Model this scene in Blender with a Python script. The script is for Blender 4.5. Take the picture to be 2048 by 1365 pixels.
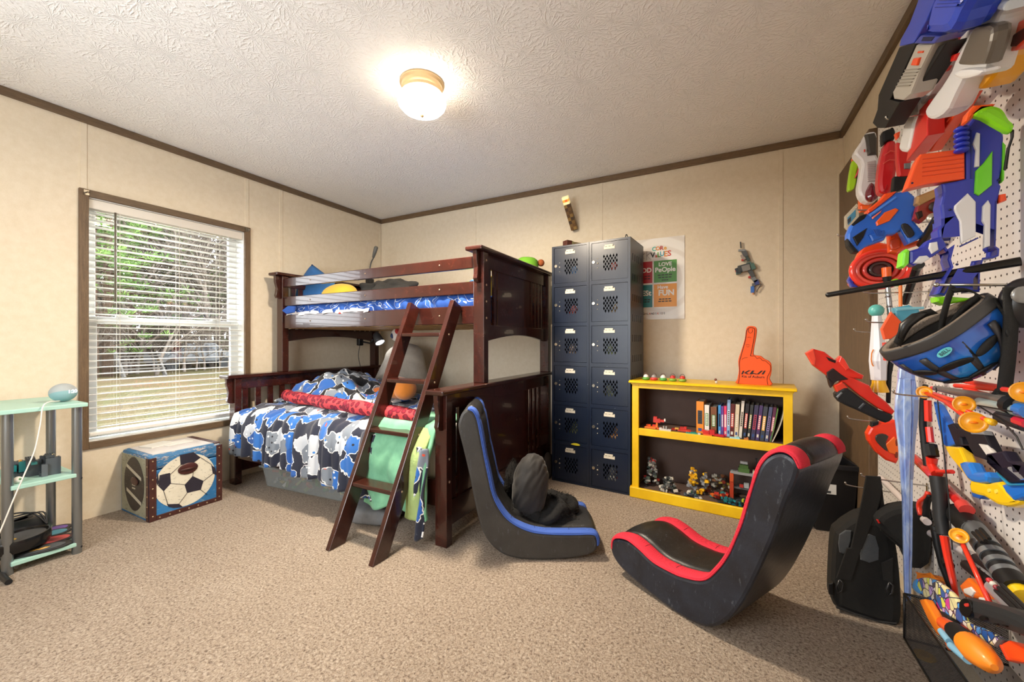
import bpy, math, random
from mathutils import Vector, Matrix, noise as mnoise

random.seed(7)
for o in list(bpy.data.objects):
    bpy.data.objects.remove(o)
SC = bpy.context.scene
COL = SC.collection

# ------------------------------------------------------------------ camera, world, exposure
FPX, CX, CY, HC = 804.0, 1024.0, 682.5, 1.08
YAW = math.atan2(426, 804)
SN, CS = math.sin(YAW), math.cos(YAW)
cam_data = bpy.data.cameras.new('camera')
cam_data.sensor_width = 36.0
cam_data.lens = FPX / 2048 * 36
cam_data.clip_start = 0.02
cam_data.clip_end = 300
cam = bpy.data.objects.new('camera', cam_data)
cam.location = (0, 0, HC)
cam.rotation_euler = (math.pi / 2, 0, YAW)
COL.objects.link(cam)
SC.camera = cam

world = bpy.data.worlds.new('overcast_sky')
SC.world = world
world.use_nodes = True
_bg = world.node_tree.nodes['Background']
_bg.inputs['Color'].default_value = (0.93, 0.97, 1.0, 1)
_bg.inputs['Strength'].default_value = 6.0

SC.view_settings.view_transform = 'Standard'
SC.view_settings.look = 'None'
SC.view_settings.exposure = 1.08
SC.view_settings.gamma = 1.0
SC.view_settings.use_curve_mapping = False
SC.cycles.max_bounces = 9
SC.cycles.diffuse_bounces = 6
SC.cycles.adaptive_threshold = 0.02
SC.cycles.transparent_max_bounces = 16
SC.cycles.sample_clamp_indirect = 6.0

# room: x along the back wall, y along the window wall, metres
XL, XR, YB, YF, ZC = -3.416, 0.677, 3.305, -0.65, 2.44
WY0, WY1, WZ0, WZ1 = 0.951, 1.846, 0.466, 1.955      # window opening

_pl = bpy.data.lights.new('window_portal', 'AREA')
_pl.shape = 'RECTANGLE'
_pl.size, _pl.size_y = WY1 - WY0, WZ1 - WZ0
_pl.cycles.is_portal = True
_po = bpy.data.objects.new('window_portal', _pl)
_po.location = (XL - 0.14, (WY0 + WY1) / 2, (WZ0 + WZ1) / 2)
_po.rotation_euler = (math.pi / 2, 0, -math.pi / 2)   # faces +x
COL.objects.link(_po)
W2X0, W2X1, W2Z0, W2Z1 = -2.35, -0.75, 0.75, 2.05       # added window behind the camera, out of view, made up for daylight fill
_pl2 = bpy.data.lights.new('window_portal', 'AREA'); _pl2.shape = 'RECTANGLE'; _pl2.size, _pl2.size_y = W2X1 - W2X0, W2Z1 - W2Z0
_pl2.cycles.is_portal = True
_po2 = bpy.data.objects.new('window_portal', _pl2); _po2.location = ((W2X0 + W2X1) / 2, YF - 0.14, (W2Z0 + W2Z1) / 2)
_po2.rotation_euler = (math.pi / 2, 0, 0)   # faces +y
COL.objects.link(_po2)
LAMP_GLOW = 6.0
LAMP_WATTS = 38.0
LAMP_COLOR = (1.0, 0.85, 0.66)

# ------------------------------------------------------------------ rays: photo pixel -> point on a real plane
def ray(px, py):
    dx = (px - CX) / FPX
    return Vector((-SN + dx * CS, CS + dx * SN, -(py - CY) / FPX))
CAMP = Vector((0, 0, HC))
def on_z(px, py, z=0.0):
    d = ray(px, py); return CAMP + d * ((z - HC) / d.z)
def on_y(px, py, y):
    d = ray(px, py); return CAMP + d * (y / d.y)
def on_x(px, py, x):
    d = ray(px, py); return CAMP + d * (x / d.x)
def on_plane(px, py, p0, n):
    d = ray(px, py); return CAMP + d * ((p0 - CAMP).dot(n) / d.dot(n))
def crop(ox, oy, s):
    return lambda x, y: (ox + x * s, oy + y * s)

# ------------------------------------------------------------------ materials
def lin(h):
    h = h.lstrip('#')
    out = []
    for i in (0, 2, 4):
        c = int(h[i:i + 2], 16) / 255
        out.append(c / 12.92 if c <= 0.04045 else ((c + 0.055) / 1.055) ** 2.4)
    return tuple(out) + (1.0,)
_mats = {}
class NT:
    def __init__(s, m):
        s.t = m.node_tree; s.n = s.t.nodes; s.b = s.n['Principled BSDF']
    def add(s, typ, **kw):
        nd = s.n.new('ShaderNode' + typ)
        for k, v in kw.items():
            if k.startswith('i_'):
                key = k[2:]
                key = int(key) if key.isdigit() else key
                nd.inputs[key].default_value = v
            else:
                setattr(nd, k, v)
        return nd
    def l(s, a, b):
        s.t.links.new(a, b)
    def math(s, op, a, b=None, c=None, clamp=False):
        nd = s.n.new('ShaderNodeMath'); nd.operation = op; nd.use_clamp = clamp
        for i, v in enumerate((a, b, c)):
            if v is None: continue
            if isinstance(v, (int, float)): nd.inputs[i].default_value = v
            else: s.l(v, nd.inputs[i])
        return nd.outputs[0]
    def mix(s, fac, a, b, blend='MIX'):
        nd = s.n.new('ShaderNodeMix'); nd.data_type = 'RGBA'; nd.blend_type = blend
        for i, v in ((0, fac), (6, a), (7, b)):
            if isinstance(v, (int, float)): nd.inputs[i].default_value = v
            elif isinstance(v, tuple): nd.inputs[i].default_value = v
            elif isinstance(v, str): nd.inputs[i].default_value = lin(v)
            else: s.l(v, nd.inputs[i])
        return nd.outputs[2]
    def coord(s, kind='Object', scale=(1, 1, 1)):
        tc = s.n.new('ShaderNodeTexCoord'); mp = s.n.new('ShaderNodeMapping')
        mp.inputs['Scale'].default_value = scale
        s.l(tc.outputs[kind], mp.inputs['Vector'])
        return mp.outputs[0]
    def noise(s, vec, scale, detail=3, rough=0.55, dist=0.0):
        nd = s.n.new('ShaderNodeTexNoise')
        nd.inputs['Scale'].default_value = scale; nd.inputs['Detail'].default_value = detail
        nd.inputs['Roughness'].default_value = rough; nd.inputs['Distortion'].default_value = dist
        s.l(vec, nd.inputs['Vector']); return nd
    def ramp(s, fac, stops):
        nd = s.n.new('ShaderNodeValToRGB'); cr = nd.color_ramp
        while len(cr.elements) < len(stops): cr.elements.new(0.5)
        for e, (p, c) in zip(cr.elements, stops):
            e.position = p; e.color = lin(c) if isinstance(c, str) else c
        s.l(fac, nd.inputs[0]); return nd.outputs[0]
    def bump(s, h, strength, dist=0.01):
        nd = s.n.new('ShaderNodeBump'); nd.inputs['Strength'].default_value = strength
        nd.inputs['Distance'].default_value = dist
        s.l(h, nd.inputs['Height']); s.l(nd.outputs[0], s.b.inputs['Normal']); return nd
def newmat(name):
    m = bpy.data.materials.new(name); m.use_nodes = True
    _mats[name] = m
    return m, NT(m)
def M(hexc, rough=0.45, metal=0.0, var=0.0, vscale=9.0, bump=0.0, bscale=120.0, coat=0.0, trans=0.0, alpha=1.0, emit=0.0, spec=0.5, sheen=0.0, dark=None):
    key = (hexc, rough, metal, var, vscale, bump, bscale, coat, trans, alpha, emit, spec, sheen, dark)
    if key in _mats: return _mats[key]
    m = bpy.data.materials.new('mat_' + hexc.lstrip('#')); m.use_nodes = True
    nt = NT(m); b = nt.b
    b.inputs['Base Color'].default_value = lin(hexc)
    b.inputs['Roughness'].default_value = rough
    b.inputs['Metallic'].default_value = metal
    b.inputs['Coat Weight'].default_value = coat
    b.inputs['Transmission Weight'].default_value = trans
    b.inputs['Alpha'].default_value = alpha
    b.inputs['Specular IOR Level'].default_value = spec
    b.inputs['Sheen Weight'].default_value = sheen
    if emit:
        b.inputs['Emission Color'].default_value = lin(hexc); b.inputs['Emission Strength'].default_value = emit
    if var or bump:
        v = nt.coord('Object')
        if var:
            nz = nt.noise(v, vscale, 4, 0.6)
            c = lin(hexc); k = 1 - var
            dk = lin(dark) if dark else (c[0] * k, c[1] * k, c[2] * k, 1)
            nt.l(nt.ramp(nz.outputs[0], [(0.35, dk), (0.65, c)]), b.inputs['Base Color'])
        if bump:
            nz2 = nt.noise(v, bscale, 3, 0.6)
            nt.bump(nz2.outputs[0], bump, 0.004)
    _mats[key] = m
    return m

# ------------------------------------------------------------------ objects
MW = {}
def props(o, label=None, cat=None, group=None, kind=None):
    if label: o['label'] = label
    if cat: o['category'] = cat
    if group: o['group'] = group
    if kind: o['kind'] = kind
    return o
def T(name, label, cat, loc=(0, 0, 0), rotz=0.0, group=None, mat=None):
    o = bpy.data.objects.new(name, None); o.empty_display_size = 0.05
    m = mat if mat is not None else Matrix.Translation(Vector(loc)) @ Matrix.Rotation(rotz, 4, 'Z')
    o.matrix_world = m; o.location = m.to_translation(); o.rotation_euler = m.to_euler()
    COL.objects.link(o); MW[o.name] = m.copy()
    return props(o, label, cat, group)
def ctree(root, loc=None, rotz=None, label=None, mat=None):
    r = root.copy(); COL.objects.link(r)
    if loc is not None: r.location = loc
    if rotz is not None: r.rotation_euler = (0, 0, rotz)
    if mat is not None: r.location = mat.to_translation(); r.rotation_euler = mat.to_euler()
    if label: r['label'] = label
    for ch in [c for c in root.children]:
        c = ch.copy(); COL.objects.link(c); c.parent = r
        for g in [x for x in ch.children]:
            d = g.copy(); COL.objects.link(d); d.parent = c
    return r
def catmull(pts, n=4, closed=True):
    out = []; N = len(pts)
    rng = range(N) if closed else range(N - 1)
    for i in rng:
        if closed: p0, p1, p2, p3 = pts[i - 1], pts[i], pts[(i + 1) % N], pts[(i + 2) % N]
        else: p0, p1, p2, p3 = pts[max(i - 1, 0)], pts[i], pts[i + 1], pts[min(i + 2, N - 1)]
        for k in range(n):
            t = k / n
            out.append(tuple(0.5 * ((2 * b) + (-a + c) * t + (2 * a - 5 * b + 4 * c - d) * t * t + (-a + 3 * b - 3 * c + d) * t ** 3)
                             for a, b, c, d in zip(p0, p1, p2, p3)))
    if not closed: out.append(tuple(pts[-1]))
    return out
class B:
    """collects shapes, then links them as one mesh object"""
    def __init__(s): s.v = []; s.f = []
    def raw(s, vs, fs):
        n = len(s.v); s.v += [Vector(p) for p in vs]; s.f += [tuple(i + n for i in f) for f in fs]; return s
    def box(s, x0, x1, y0, y1, z0, z1, m=None):
        vs = [(x, y, z) for z in (z0, z1) for y in (y0, y1) for x in (x0, x1)]
        if m is not None: vs = [m @ Vector(p) for p in vs]
        return s.raw(vs, [(0, 2, 3, 1), (4, 5, 7, 6), (0, 1, 5, 4), (2, 6, 7, 3), (0, 4, 6, 2), (1, 3, 7, 5)])
    def bar(s, p0, p1, w, h, up=(0, 0, 1)):
        p0, p1 = Vector(p0), Vector(p1); d = (p1 - p0).normalized(); a = d.cross(Vector(up)).normalized(); u = a.cross(d)
        vs = [p + a * (i * w / 2) + u * (j * h / 2) for p in (p0, p1) for j in (-1, 1) for i in (-1, 1)]
        return s.raw(vs, [(0, 2, 3, 1), (4, 5, 7, 6), (0, 1, 5, 4), (2, 6, 7, 3), (0, 4, 6, 2), (1, 3, 7, 5)])
    def tube(s, path, r, n=10, caps=True, flat=None, up=None):
        path = [Vector(p) for p in path]; N = len(path)
        rs = r if isinstance(r, (list, tuple)) else [r] * N
        ref = Vector(up) if up else Vector((0.31, 0.22, 0.93)); vs = []; fs = []
        pa = None
        for i, p in enumerate(path):
            d = (path[min(i + 1, N - 1)] - path[max(i - 1, 0)])
            d = d.normalized() if d.length > 1e-9 else Vector((0, 0, 1))
            if pa is None:
                a = d.cross(ref)
                if a.length < 1e-4: a = d.cross(Vector((1, 0, 0)))
                a.normalize()
            else:
                a = (pa - d * pa.dot(d)).normalized()
            pa = a; u = d.cross(a)
            for k in range(n):
                t = 2 * math.pi * k / n
                ru = rs[i] * (flat if flat else 1)
                vs.append(p + a * (math.cos(t) * rs[i]) + u * (math.sin(t) * ru))
        for i in range(N - 1):
            for k in range(n):
                k2 = (k + 1) % n
                fs.append((i * n + k, i * n + k2, (i + 1) * n + k2, (i + 1) * n + k))
        if caps:
            fs.append(tuple(range(n - 1, -1, -1))); fs.append(tuple((N - 1) * n + k for k in range(n)))
        return s.raw(vs, fs)
    def cyl(s, p0, p1, r, r1=None, n=16): return s.tube([p0, p1], [r, r if r1 is None else r1], n)
    def lathe(s, prof, c=(0, 0, 0), axis=(0, 0, 1), n=24, sx=1.0, caps=True):
        """prof: (radius, height) along axis"""
        ax = Vector(axis).normalized(); a = ax.orthogonal().normalized(); u = ax.cross(a); c = Vector(c); vs = []; fs = []
        for r, h in prof:
            for k in range(n):
                t = 2 * math.pi * k / n
                vs.append(c + ax * h + a * (math.cos(t) * r * sx) + u * (math.sin(t) * r))
        for i in range(len(prof) - 1):
            for k in range(n):
                k2 = (k + 1) % n
                fs.append((i * n + k, i * n + k2, (i + 1) * n + k2, (i + 1) * n + k))
        if caps:
            fs.append(tuple(range(n - 1, -1, -1))); fs.append(tuple((len(prof) - 1) * n + k for k in range(n)))
        return s.raw(vs, fs)
    def ell(s, c, r, n=20, m=12, rot=None, pw=1.0, wob=0.0, ws=8.0):
        c = Vector(c); r = (r, r, r) if isinstance(r, (int, float)) else r; vs = []; fs = []
        def sg(v): return math.copysign(abs(v) ** pw, v)
        for i in range(m + 1):
            ph = -math.pi / 2 + math.pi * i / m
            for k in range(n):
                t = 2 * math.pi * k / n
                p = Vector((sg(math.cos(ph)) * sg(math.cos(t)) * r[0], sg(math.cos(ph)) * sg(math.sin(t)) * r[1], sg(math.sin(ph)) * r[2]))
                if rot is not None: p = rot @ p
                if wob: p = p * (1 + wob * mnoise.noise((c + p) * ws))
                vs.append(c + p)
        for i in range(m):
            for k in range(n):
                k2 = (k + 1) % n
                fs.append((i * n + k, i * n + k2, (i + 1) * n + k2, (i + 1) * n + k))
        return s.raw(vs, fs)
    def grid(s, fn, nu, nv, closed_u=False):
        vs = [fn(i / nu, j / nv) for j in range(nv + 1) for i in range(nu + 1)]
        w = nu + 1
        return s.raw(vs, [(j * w + i, j * w + i + 1, (j + 1) * w + i + 1, (j + 1) * w + i) for j in range(nv) for i in range(nu)])
    def prism(s, outs, O, U, V, W, bevel=0.0):
        """outs: a polygon, or a list of polygons (first the outline, then holes), in (U,V); W = thickness vector from O"""
        if not isinstance(outs[0][0], (tuple, list, Vector)): outs = [outs]
        O, U, V, W = Vector(O), Vector(U), Vector(V), Vector(W); th = W.length; wd = W.normalized()
        cu = bpy.data.curves.new('c', 'CURVE'); cu.dimensions = '2D'; cu.fill_mode = 'BOTH'
        bevel = min(bevel, th * 0.45)
        cu.extrude = th / 2 - bevel; cu.bevel_depth = bevel; cu.bevel_resolution = 1 if bevel else 0; cu.offset = -bevel
        for pts in outs:
            sp = cu.splines.new('POLY'); sp.points.add(len(pts) - 1); sp.use_cyclic_u = True
            for p, q in zip(sp.points, pts): p.co = (q[0], q[1], 0, 1)
        ob = bpy.data.objects.new('c', cu); me = bpy.data.meshes.new_from_object(ob)
        vs = [O + U * v.co.x + V * v.co.y + wd * (v.co.z + th / 2) for v in me.vertices]
        fs = [tuple(p.vertices) for p in me.polygons]
        bpy.data.objects.remove(ob); bpy.data.curves.remove(cu); bpy.data.meshes.remove(me)
        return s.raw(vs, fs)
    def text(s, string, O, U, V, size, th=0.001, bold=0.0, align='CENTER', sx=1.0):
        cu = bpy.data.curves.new('t', 'FONT'); cu.body = string; cu.size = size; cu.align_x = align; cu.align_y = 'CENTER'
        cu.extrude = th / 2; cu.offset = bold; cu.resolution_u = 3
        ob = bpy.data.objects.new('t', cu); me = bpy.data.meshes.new_from_object(ob)
        O, U, V = Vector(O), Vector(U), Vector(V); W = U.cross(V)
        vs = [O + U * (v.co.x * sx) + V * v.co.y + W * v.co.z for v in me.vertices]
        fs = [tuple(p.vertices) for p in me.polygons]
        bpy.data.objects.remove(ob); bpy.data.curves.remove(cu); bpy.data.meshes.remove(me)
        return s.raw(vs, fs)
    def mesh(s, name, parent=None, smooth=False):
        vs = s.v
        if parent is not None and parent.name in MW:
            inv = MW[parent.name].inverted(); vs = [inv @ v for v in vs]
        me = bpy.data.meshes.new(name); me.from_pydata([tuple(v) for v in vs], [], s.f); me.update()
        if smooth: me.polygons.foreach_set('use_smooth', [True] * len(me.polygons))
        return me
    def build(s, name, mat, parent=None, smooth=False, bevel=0.0, seg=2, sub=0, solid=0.0, angle=None, label=None, cat=None, group=None, kind=None, recalc=True):
        me = s.mesh(name, parent, smooth)
        if recalc:
            import bmesh
            bm = bmesh.new(); bm.from_mesh(me); bmesh.ops.remove_doubles(bm, verts=bm.verts, dist=1e-6) if recalc == 2 else None
            bmesh.ops.recalc_face_normals(bm, faces=bm.faces); bm.to_mesh(me); bm.free()
        me.materials.append(mat)
        o = bpy.data.objects.new(name, me); COL.objects.link(o)
        if parent is not None:
            o.parent = parent; MW[o.name] = MW.get(parent.name, Matrix.Identity(4))
        else:
            MW[o.name] = Matrix.Identity(4)
        if solid:
            md = o.modifiers.new('thickness', 'SOLIDIFY'); md.thickness = solid; md.offset = 0
        if bevel:
            md = o.modifiers.new('bevel', 'BEVEL'); md.width = bevel; md.segments = seg; md.limit_method = 'ANGLE'; md.angle_limit = 0.6
        if sub:
            md = o.modifiers.new('subdivision', 'SUBSURF'); md.levels = sub; md.render_levels = sub
        if angle is not None:
            me.set_sharp_from_angle(angle=angle)
        return props(o, label, cat, group, kind)
def nz(x, y, z=0.0): return mnoise.noise(Vector((x, y, z)))
X, Y, Z = Vector((1, 0, 0)), Vector((0, 1, 0)), Vector((0, 0, 1))
# ================================================================== materials of the setting
m, n = newmat('wallpaper_panel')
v = n.coord('Object')
a = n.noise(v, 260, 3, 0.7).outputs[0]; b_ = n.noise(v, 26, 5, 0.65).outputs[0]
c1 = n.ramp(a, [(0.3, '#d8c9af'), (0.7, '#e4d7c1')])
c2 = n.ramp(b_, [(0.3, '#d5c6ab'), (0.7, '#e5d9c4')])
n.l(n.mix(0.5, c1, c2), n.b.inputs['Base Color']); n.b.inputs['Roughness'].default_value = 0.72
n.bump(a, 0.08, 0.002); MWALL = m

m, n = newmat('stomped_ceiling')
v = n.coord('Object', (1, 1, 1))
nz_ = n.noise(v, 3.0, 2); vv = n.add('VectorMath', operation='ADD'); sc_ = n.add('VectorMath', operation='SCALE', i_Scale=0.12)
n.l(nz_.outputs['Color'], sc_.inputs[0]); n.l(v, vv.inputs[0]); n.l(sc_.outputs[0], vv.inputs[1])
hs = []
for k, (s_, N_) in enumerate(((5.2, 26), (7.4, 19))):
    vo = n.add('TexVoronoi', i_Scale=s_, i_Randomness=1.0)
    vo.voronoi_dimensions = '2D'
    n.l(vv.outputs[0], vo.inputs['Vector'])
    sub = n.add('VectorMath', operation='SUBTRACT'); n.l(vv.outputs[0], sub.inputs[0]); n.l(vo.outputs['Position'], sub.inputs[1])
    sp = n.add('SeparateXYZ'); n.l(sub.outputs[0], sp.inputs[0])
    ang = n.math('ARCTAN2', sp.outputs[1], sp.outputs[0])
    wob = n.noise(v, 22 + 9 * k, 2).outputs[0]
    ph = n.math('ADD', n.math('MULTIPLY', ang, N_), n.math('MULTIPLY', wob, 9.0))
    sn = n.math('SINE', ph)
    brk = n.noise(v, 40 + 30 * k, 2).outputs[0]
    hs.append(n.math('MULTIPLY', n.math('MAXIMUM', sn, 0.0), n.math('MULTIPLY', n.math('SUBTRACT', brk, 0.36), 3.0, clamp=True)))
h = n.math('ADD', n.math('MAXIMUM', hs[0], hs[1]), n.math('MULTIPLY', n.noise(v, 160, 3, 0.7).outputs[0], 0.5))
n.bump(h, 0.6, 0.005)
n.b.inputs['Base Color'].default_value = lin('#eeedeb'); n.b.inputs['Roughness'].default_value = 0.85; MCEIL = m

m, n = newmat('beige_carpet')
v = n.coord('Object')
a = n.noise(v, 105, 4, 0.75, 0.6).outputs[0]; b_ = n.noise(v, 2.2, 4, 0.6).outputs[0]; c_ = n.noise(v, 420, 2, 0.6).outputs[0]
base = n.ramp(a, [(0.36, '#755e4a'), (0.45, '#b59e87'), (0.55, '#d2bea8'), (0.68, '#e8dac9')])
tone = n.ramp(b_, [(0.3, '#c9bdae'), (0.7, '#ffffff')])
cl = n.mix(0.3, base, tone, 'MULTIPLY')
n.l(cl, n.b.inputs['Base Color']); n.b.inputs['Roughness'].default_value = 0.95
n.b.inputs['Sheen Weight'].default_value = 0.15
n.bump(n.math('ADD', a, n.math('MULTIPLY', c_, 0.4)), 1.0, 0.018); MCARPET = m

def woodmat(name, dark, mid, light, scale=(1, 1, 1), rough=0.45, grain=6.0, coat=0.0, wear=None):
    m, n = newmat(name)
    v = n.coord('Object', scale)
    g = n.noise(v, grain, 6, 0.65, 1.2).outputs[0]
    f = n.noise(v, grain * 9, 3, 0.6).outputs[0]
    c = n.mix(0.35, n.ramp(g, [(0.3, dark), (0.52, mid), (0.75, light)]), n.ramp(f, [(0.3, dark), (0.7, light)]))
    if wear:
        w = n.noise(n.coord('Object'), 85, 5, 0.75).outputs[0]
        c = n.mix(n.ramp(w, [(0.70, (0, 0, 0, 1)), (0.76, (1, 1, 1, 1))]), c, wear)
    n.l(c, n.b.inputs['Base Color']); n.b.inputs['Roughness'].default_value = rough; n.b.inputs['Coat Weight'].default_value = coat
    n.bump(f, 0.12, 0.002)
    return m
MTRIM_Y = woodmat('brown_trim_along_y', '#4a3a29', '#65513c', '#7c664c', (14, 1.2, 14), 0.55)
MTRIM_X = woodmat('brown_trim_along_x', '#4f3d29', '#6c553b', '#84694a', (1.2, 14, 14), 0.55)
MTRIM_Z = woodmat('brown_trim_along_z', '#4a3826', '#67513a', '#7d654a', (14, 14, 1.2), 0.55)
MWHITE = M('#e6e6e2', 0.4); MVINYL = M('#dcdedc', 0.35)

# ================================================================== shell
B().box(XL - .3, XR + .3, YF - .3, YB + .3, -0.08, 0).build('floor', MCARPET, kind='structure')
B().box(XL - .3, XR + .3, YF - .3, YB + .3, ZC, ZC + .08).build('ceiling', MCEIL, kind='structure')
b = B(); t = .14
b.box(XL - t, XL, YF - .1, WY0, 0, ZC).box(XL - t, XL, WY1, YB + t, 0, ZC).box(XL - t, XL, WY0, WY1, 0, WZ0).box(XL - t, XL, WY0, WY1, WZ1, ZC)
wl = b.build('wall_left', MWALL, kind='structure')
wb = B().box(XL, XR + t, YB, YB + t, 0, ZC).build('wall_back', MWALL, kind='structure')
wr = B().box(XR, XR + t, YF - .1, YB, 0, ZC).build('wall_right', MWALL, kind='structure')
B().box(XL, W2X0, YF - t, YF, 0, ZC).box(W2X1, XR, YF - t, YF, 0, ZC).box(W2X0, W2X1, YF - t, YF, 0, W2Z0).box(W2X0, W2X1, YF - t, YF, W2Z1, ZC).build('wall_front', MWALL, kind='structure')
w2 = B().box(W2X0 - .04, W2X0, YF, YF + .018, W2Z0 - .04, W2Z1 + .04).box(W2X1, W2X1 + .04, YF, YF + .018, W2Z0 - .04, W2Z1 + .04).box(W2X0, W2X1, YF, YF + .018, W2Z1, W2Z1 + .04).box(W2X0, W2X1, YF, YF + .018, W2Z0 - .04, W2Z0).build('window_fill_added', MTRIM_X, kind='structure')  # added unseen window, put in so daylight fills the room
for x0 in (W2X0, (W2X0 + W2X1) / 2 - .025, W2X1 - .05): B().box(x0, x0 + .05, YF - .12, YF - .09, W2Z0, W2Z1).build('sash_rail', MVINYL, w2)
for z0 in (W2Z0, W2Z1 - .05): B().box(W2X0 + .05, W2X1 - .05, YF - .118, YF - .092, z0, z0 + .05).build('sash_rail', MVINYL, w2)
# panel joints: thin wrapped strips
for yy in (0.932, 1.867, 2.151):
    B().box(XL, XL + .004, yy - .014, yy + .014, 0 if yy > 2 else 2.0, 2.40).build('seam_strip', MWALL, wl, bevel=.001)
for xx in (-2.161, -0.912, 0.338):
    B().box(xx - .013, xx + .013, YB - .004, YB, 0, 2.40).build('seam_strip', MWALL, wb, bevel=.001)
B().box(XR - .03, XR, YB - .004, YB, 0, 2.40).build('corner_strip', MWALL, wb, bevel=.001)
B().box(XR - .004, XR, YB - .035, YB - .004, 0, 2.40).build('corner_strip', MWALL, wr, bevel=.001)
B().box(XL, XL + .004, YB - .03, YB - .004, 0, 2.40).build('corner_strip', MWALL, wl, bevel=.001)
# dark joint line down the back-right corner
# crown boards
B().box(XL, XL + .02, YF, YB, 2.395, ZC).build('trim_1', MTRIM_Y, kind='structure', bevel=.003)
B().box(XL + .02, XR - .02, YB - .02, YB, 2.395, ZC).build('trim_2', MTRIM_X, kind='structure', bevel=.003)
B().box(XR - .02, XR, YF, YB, 2.395, ZC).build('trim_3', MTRIM_Y, kind='structure', bevel=.003)
# brown board door beside the corner, right wall
dr = B().box(XR - .006, XR + .002, 2.60, 3.25, 0, 2.14).build('door_1', MTRIM_Z, kind='structure')
B().box(XR - .03, XR, 2.79, 3.262, 0, 2.15).build('door_panel', MTRIM_Z, dr, bevel=.004)
B().box(XR - .038, XR, 2.63, 2.786, 0, 2.15).build('jamb_board', MTRIM_Z, dr, bevel=.004)

# ================================================================== window
wn = B().box(XL - t - .002, XL - t + .02, WY0 - .0, WY0 + .03, WZ0, WZ1).box(XL - t - .002, XL - t + .02, WY1 - .03, WY1, WZ0, WZ1) \
    .box(XL - t - .002, XL - t + .02, WY0, WY1, WZ0, WZ0 + .03).box(XL - t - .002, XL - t + .02, WY0, WY1, WZ1 - .03, WZ1).build('window_1', MVINYL, kind='structure')
fo = .042
for nm, y0, y1, z0, z1, mt in (('casing_board', WY0 - fo, WY0, WZ0 - fo, WZ1 + fo, MTRIM_Z), ('casing_board', WY1, WY1 + fo, WZ0 - fo, WZ1 + fo, MTRIM_Z),
                               ('casing_board', WY0, WY1, WZ1, WZ1 + fo, MTRIM_Y), ('casing_board', WY0, WY1, WZ0 - fo, WZ0, MTRIM_Y)):
    B().box(XL - .002, XL + .018, y0, y1, z0, z1).build(nm, mt, wn, bevel=.003)
for y0, y1, z0, z1 in ((WY0 - .001, WY0 + .004, WZ0, WZ1), (WY1 - .004, WY1 + .001, WZ0, WZ1), (WY0, WY1, WZ1 - .004, WZ1 + .001), (WY0, WY1, WZ0 - .001, WZ0 + .004)):
    B().box(XL - t, XL + .0, y0, y1, z0, z1).build('jamb', MWHITE, wn)
def sash(x0, x1, z0, z1):
    fw = .042
    for y0, y1, a0, a1 in ((WY0 + .004, WY0 + .02 + fw, z0, z1), (WY1 - .02 - fw, WY1 - .004, z0, z1), (WY0 + .02 + fw, WY1 - .02 - fw, z0, z0 + fw), (WY0 + .02 + fw, WY1 - .02 - fw, z1 - fw, z1)):
        B().box(x0, x1, y0, y1, a0, a1).build('sash_rail', MVINYL, wn, bevel=.004)
    B().box((x0 + x1) / 2 - .001, (x0 + x1) / 2 + .001, WY0 + .05, WY1 - .05, z0 + .03, z1 - .03).build('pane', MGLASS, wn)
m, n = newmat('window_glass')
_o = n.n['Material Output']; _tr = n.add('BsdfTransparent'); _gl = n.add('BsdfGlossy', i_Roughness=0.0); _mx = n.add('MixShader', i_0=0.05)
n.l(_tr.outputs[0], _mx.inputs[1]); n.l(_gl.outputs[0], _mx.inputs[2]); n.l(_mx.outputs[0], _o.inputs['Surface']); MGLASS = m
B().box(W2X0 + .03, W2X1 - .03, YF - .106, YF - .104, W2Z0 + .03, W2Z1 - .03).build('pane', MGLASS, w2)
sash(XL - .128, XL - .10, 1.19, WZ1 - .01)
sash(XL - .0985, XL - .074, WZ0 + .01, 1.235)
for yy in (1.13, 1.68):
    B().box(XL - .085, XL - .065, yy - .03, yy + .03, 1.233, 1.246).build('sash_lock', MWHITE, wn, bevel=.003)
# blind
bl = T('window_blind', 'white horizontal slat blind let down inside the brown window frame', 'blind', (XL - .04, (WY0 + WY1) / 2, WZ0 + .02))
MSLAT = M('#e9e8e3', 0.35)
BX = XL - .038
B().box(BX - .03, BX + .03, WY0 + .006, WY1 - .006, WZ1 - .062, WZ1 - .006).build('head_rail', M('#d8d2c8', .4), bl, bevel=.003)
NSL = 33
zt, zb = WZ1 - .085, WZ0 + .075
sl = None
for i in range(NSL):
    z = zt + (zb - zt) * i / (NSL - 1)
    if sl is None:
        bb = B()
        bb.grid(lambda u, w: Vector((BX - .024 + .048 * w, WY0 + .012 + (WY1 - WY0 - .024) * u, z + .003 * math.sin(math.pi * w) + .002 * (w - .5))), 1, 4)
        sl = bb.build('slat', MSLAT, bl, smooth=True, solid=.0028, recalc=False); z0_ = z
        cur = sl
    else:
        cur = sl.copy(); COL.objects.link(cur); cur.location.z = z - z0_
B().box(BX - .024, BX + .024, WY0 + .012, WY1 - .012, WZ0 + .03, WZ0 + .05).build('bottom_rail', MSLAT, bl, bevel=.003)
for yy in (WY0 + .15, (WY0 + WY1) / 2 + .02, WY1 - .17):
    for dx in (-.025, .025):
        B().cyl((BX + dx, yy, WZ0 + .04), (BX + dx, yy, WZ1 - .06), .0012, n=5).build('ladder_cord', M('#cfcabd', .7), bl)
B().cyl((BX + .035, WY0 + .125, 1.33), (BX + .035, WY0 + .125, WZ1 - .06), .0055, n=8).build('tilt_wand', M('#6a6254', .3), bl, smooth=True)
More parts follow.
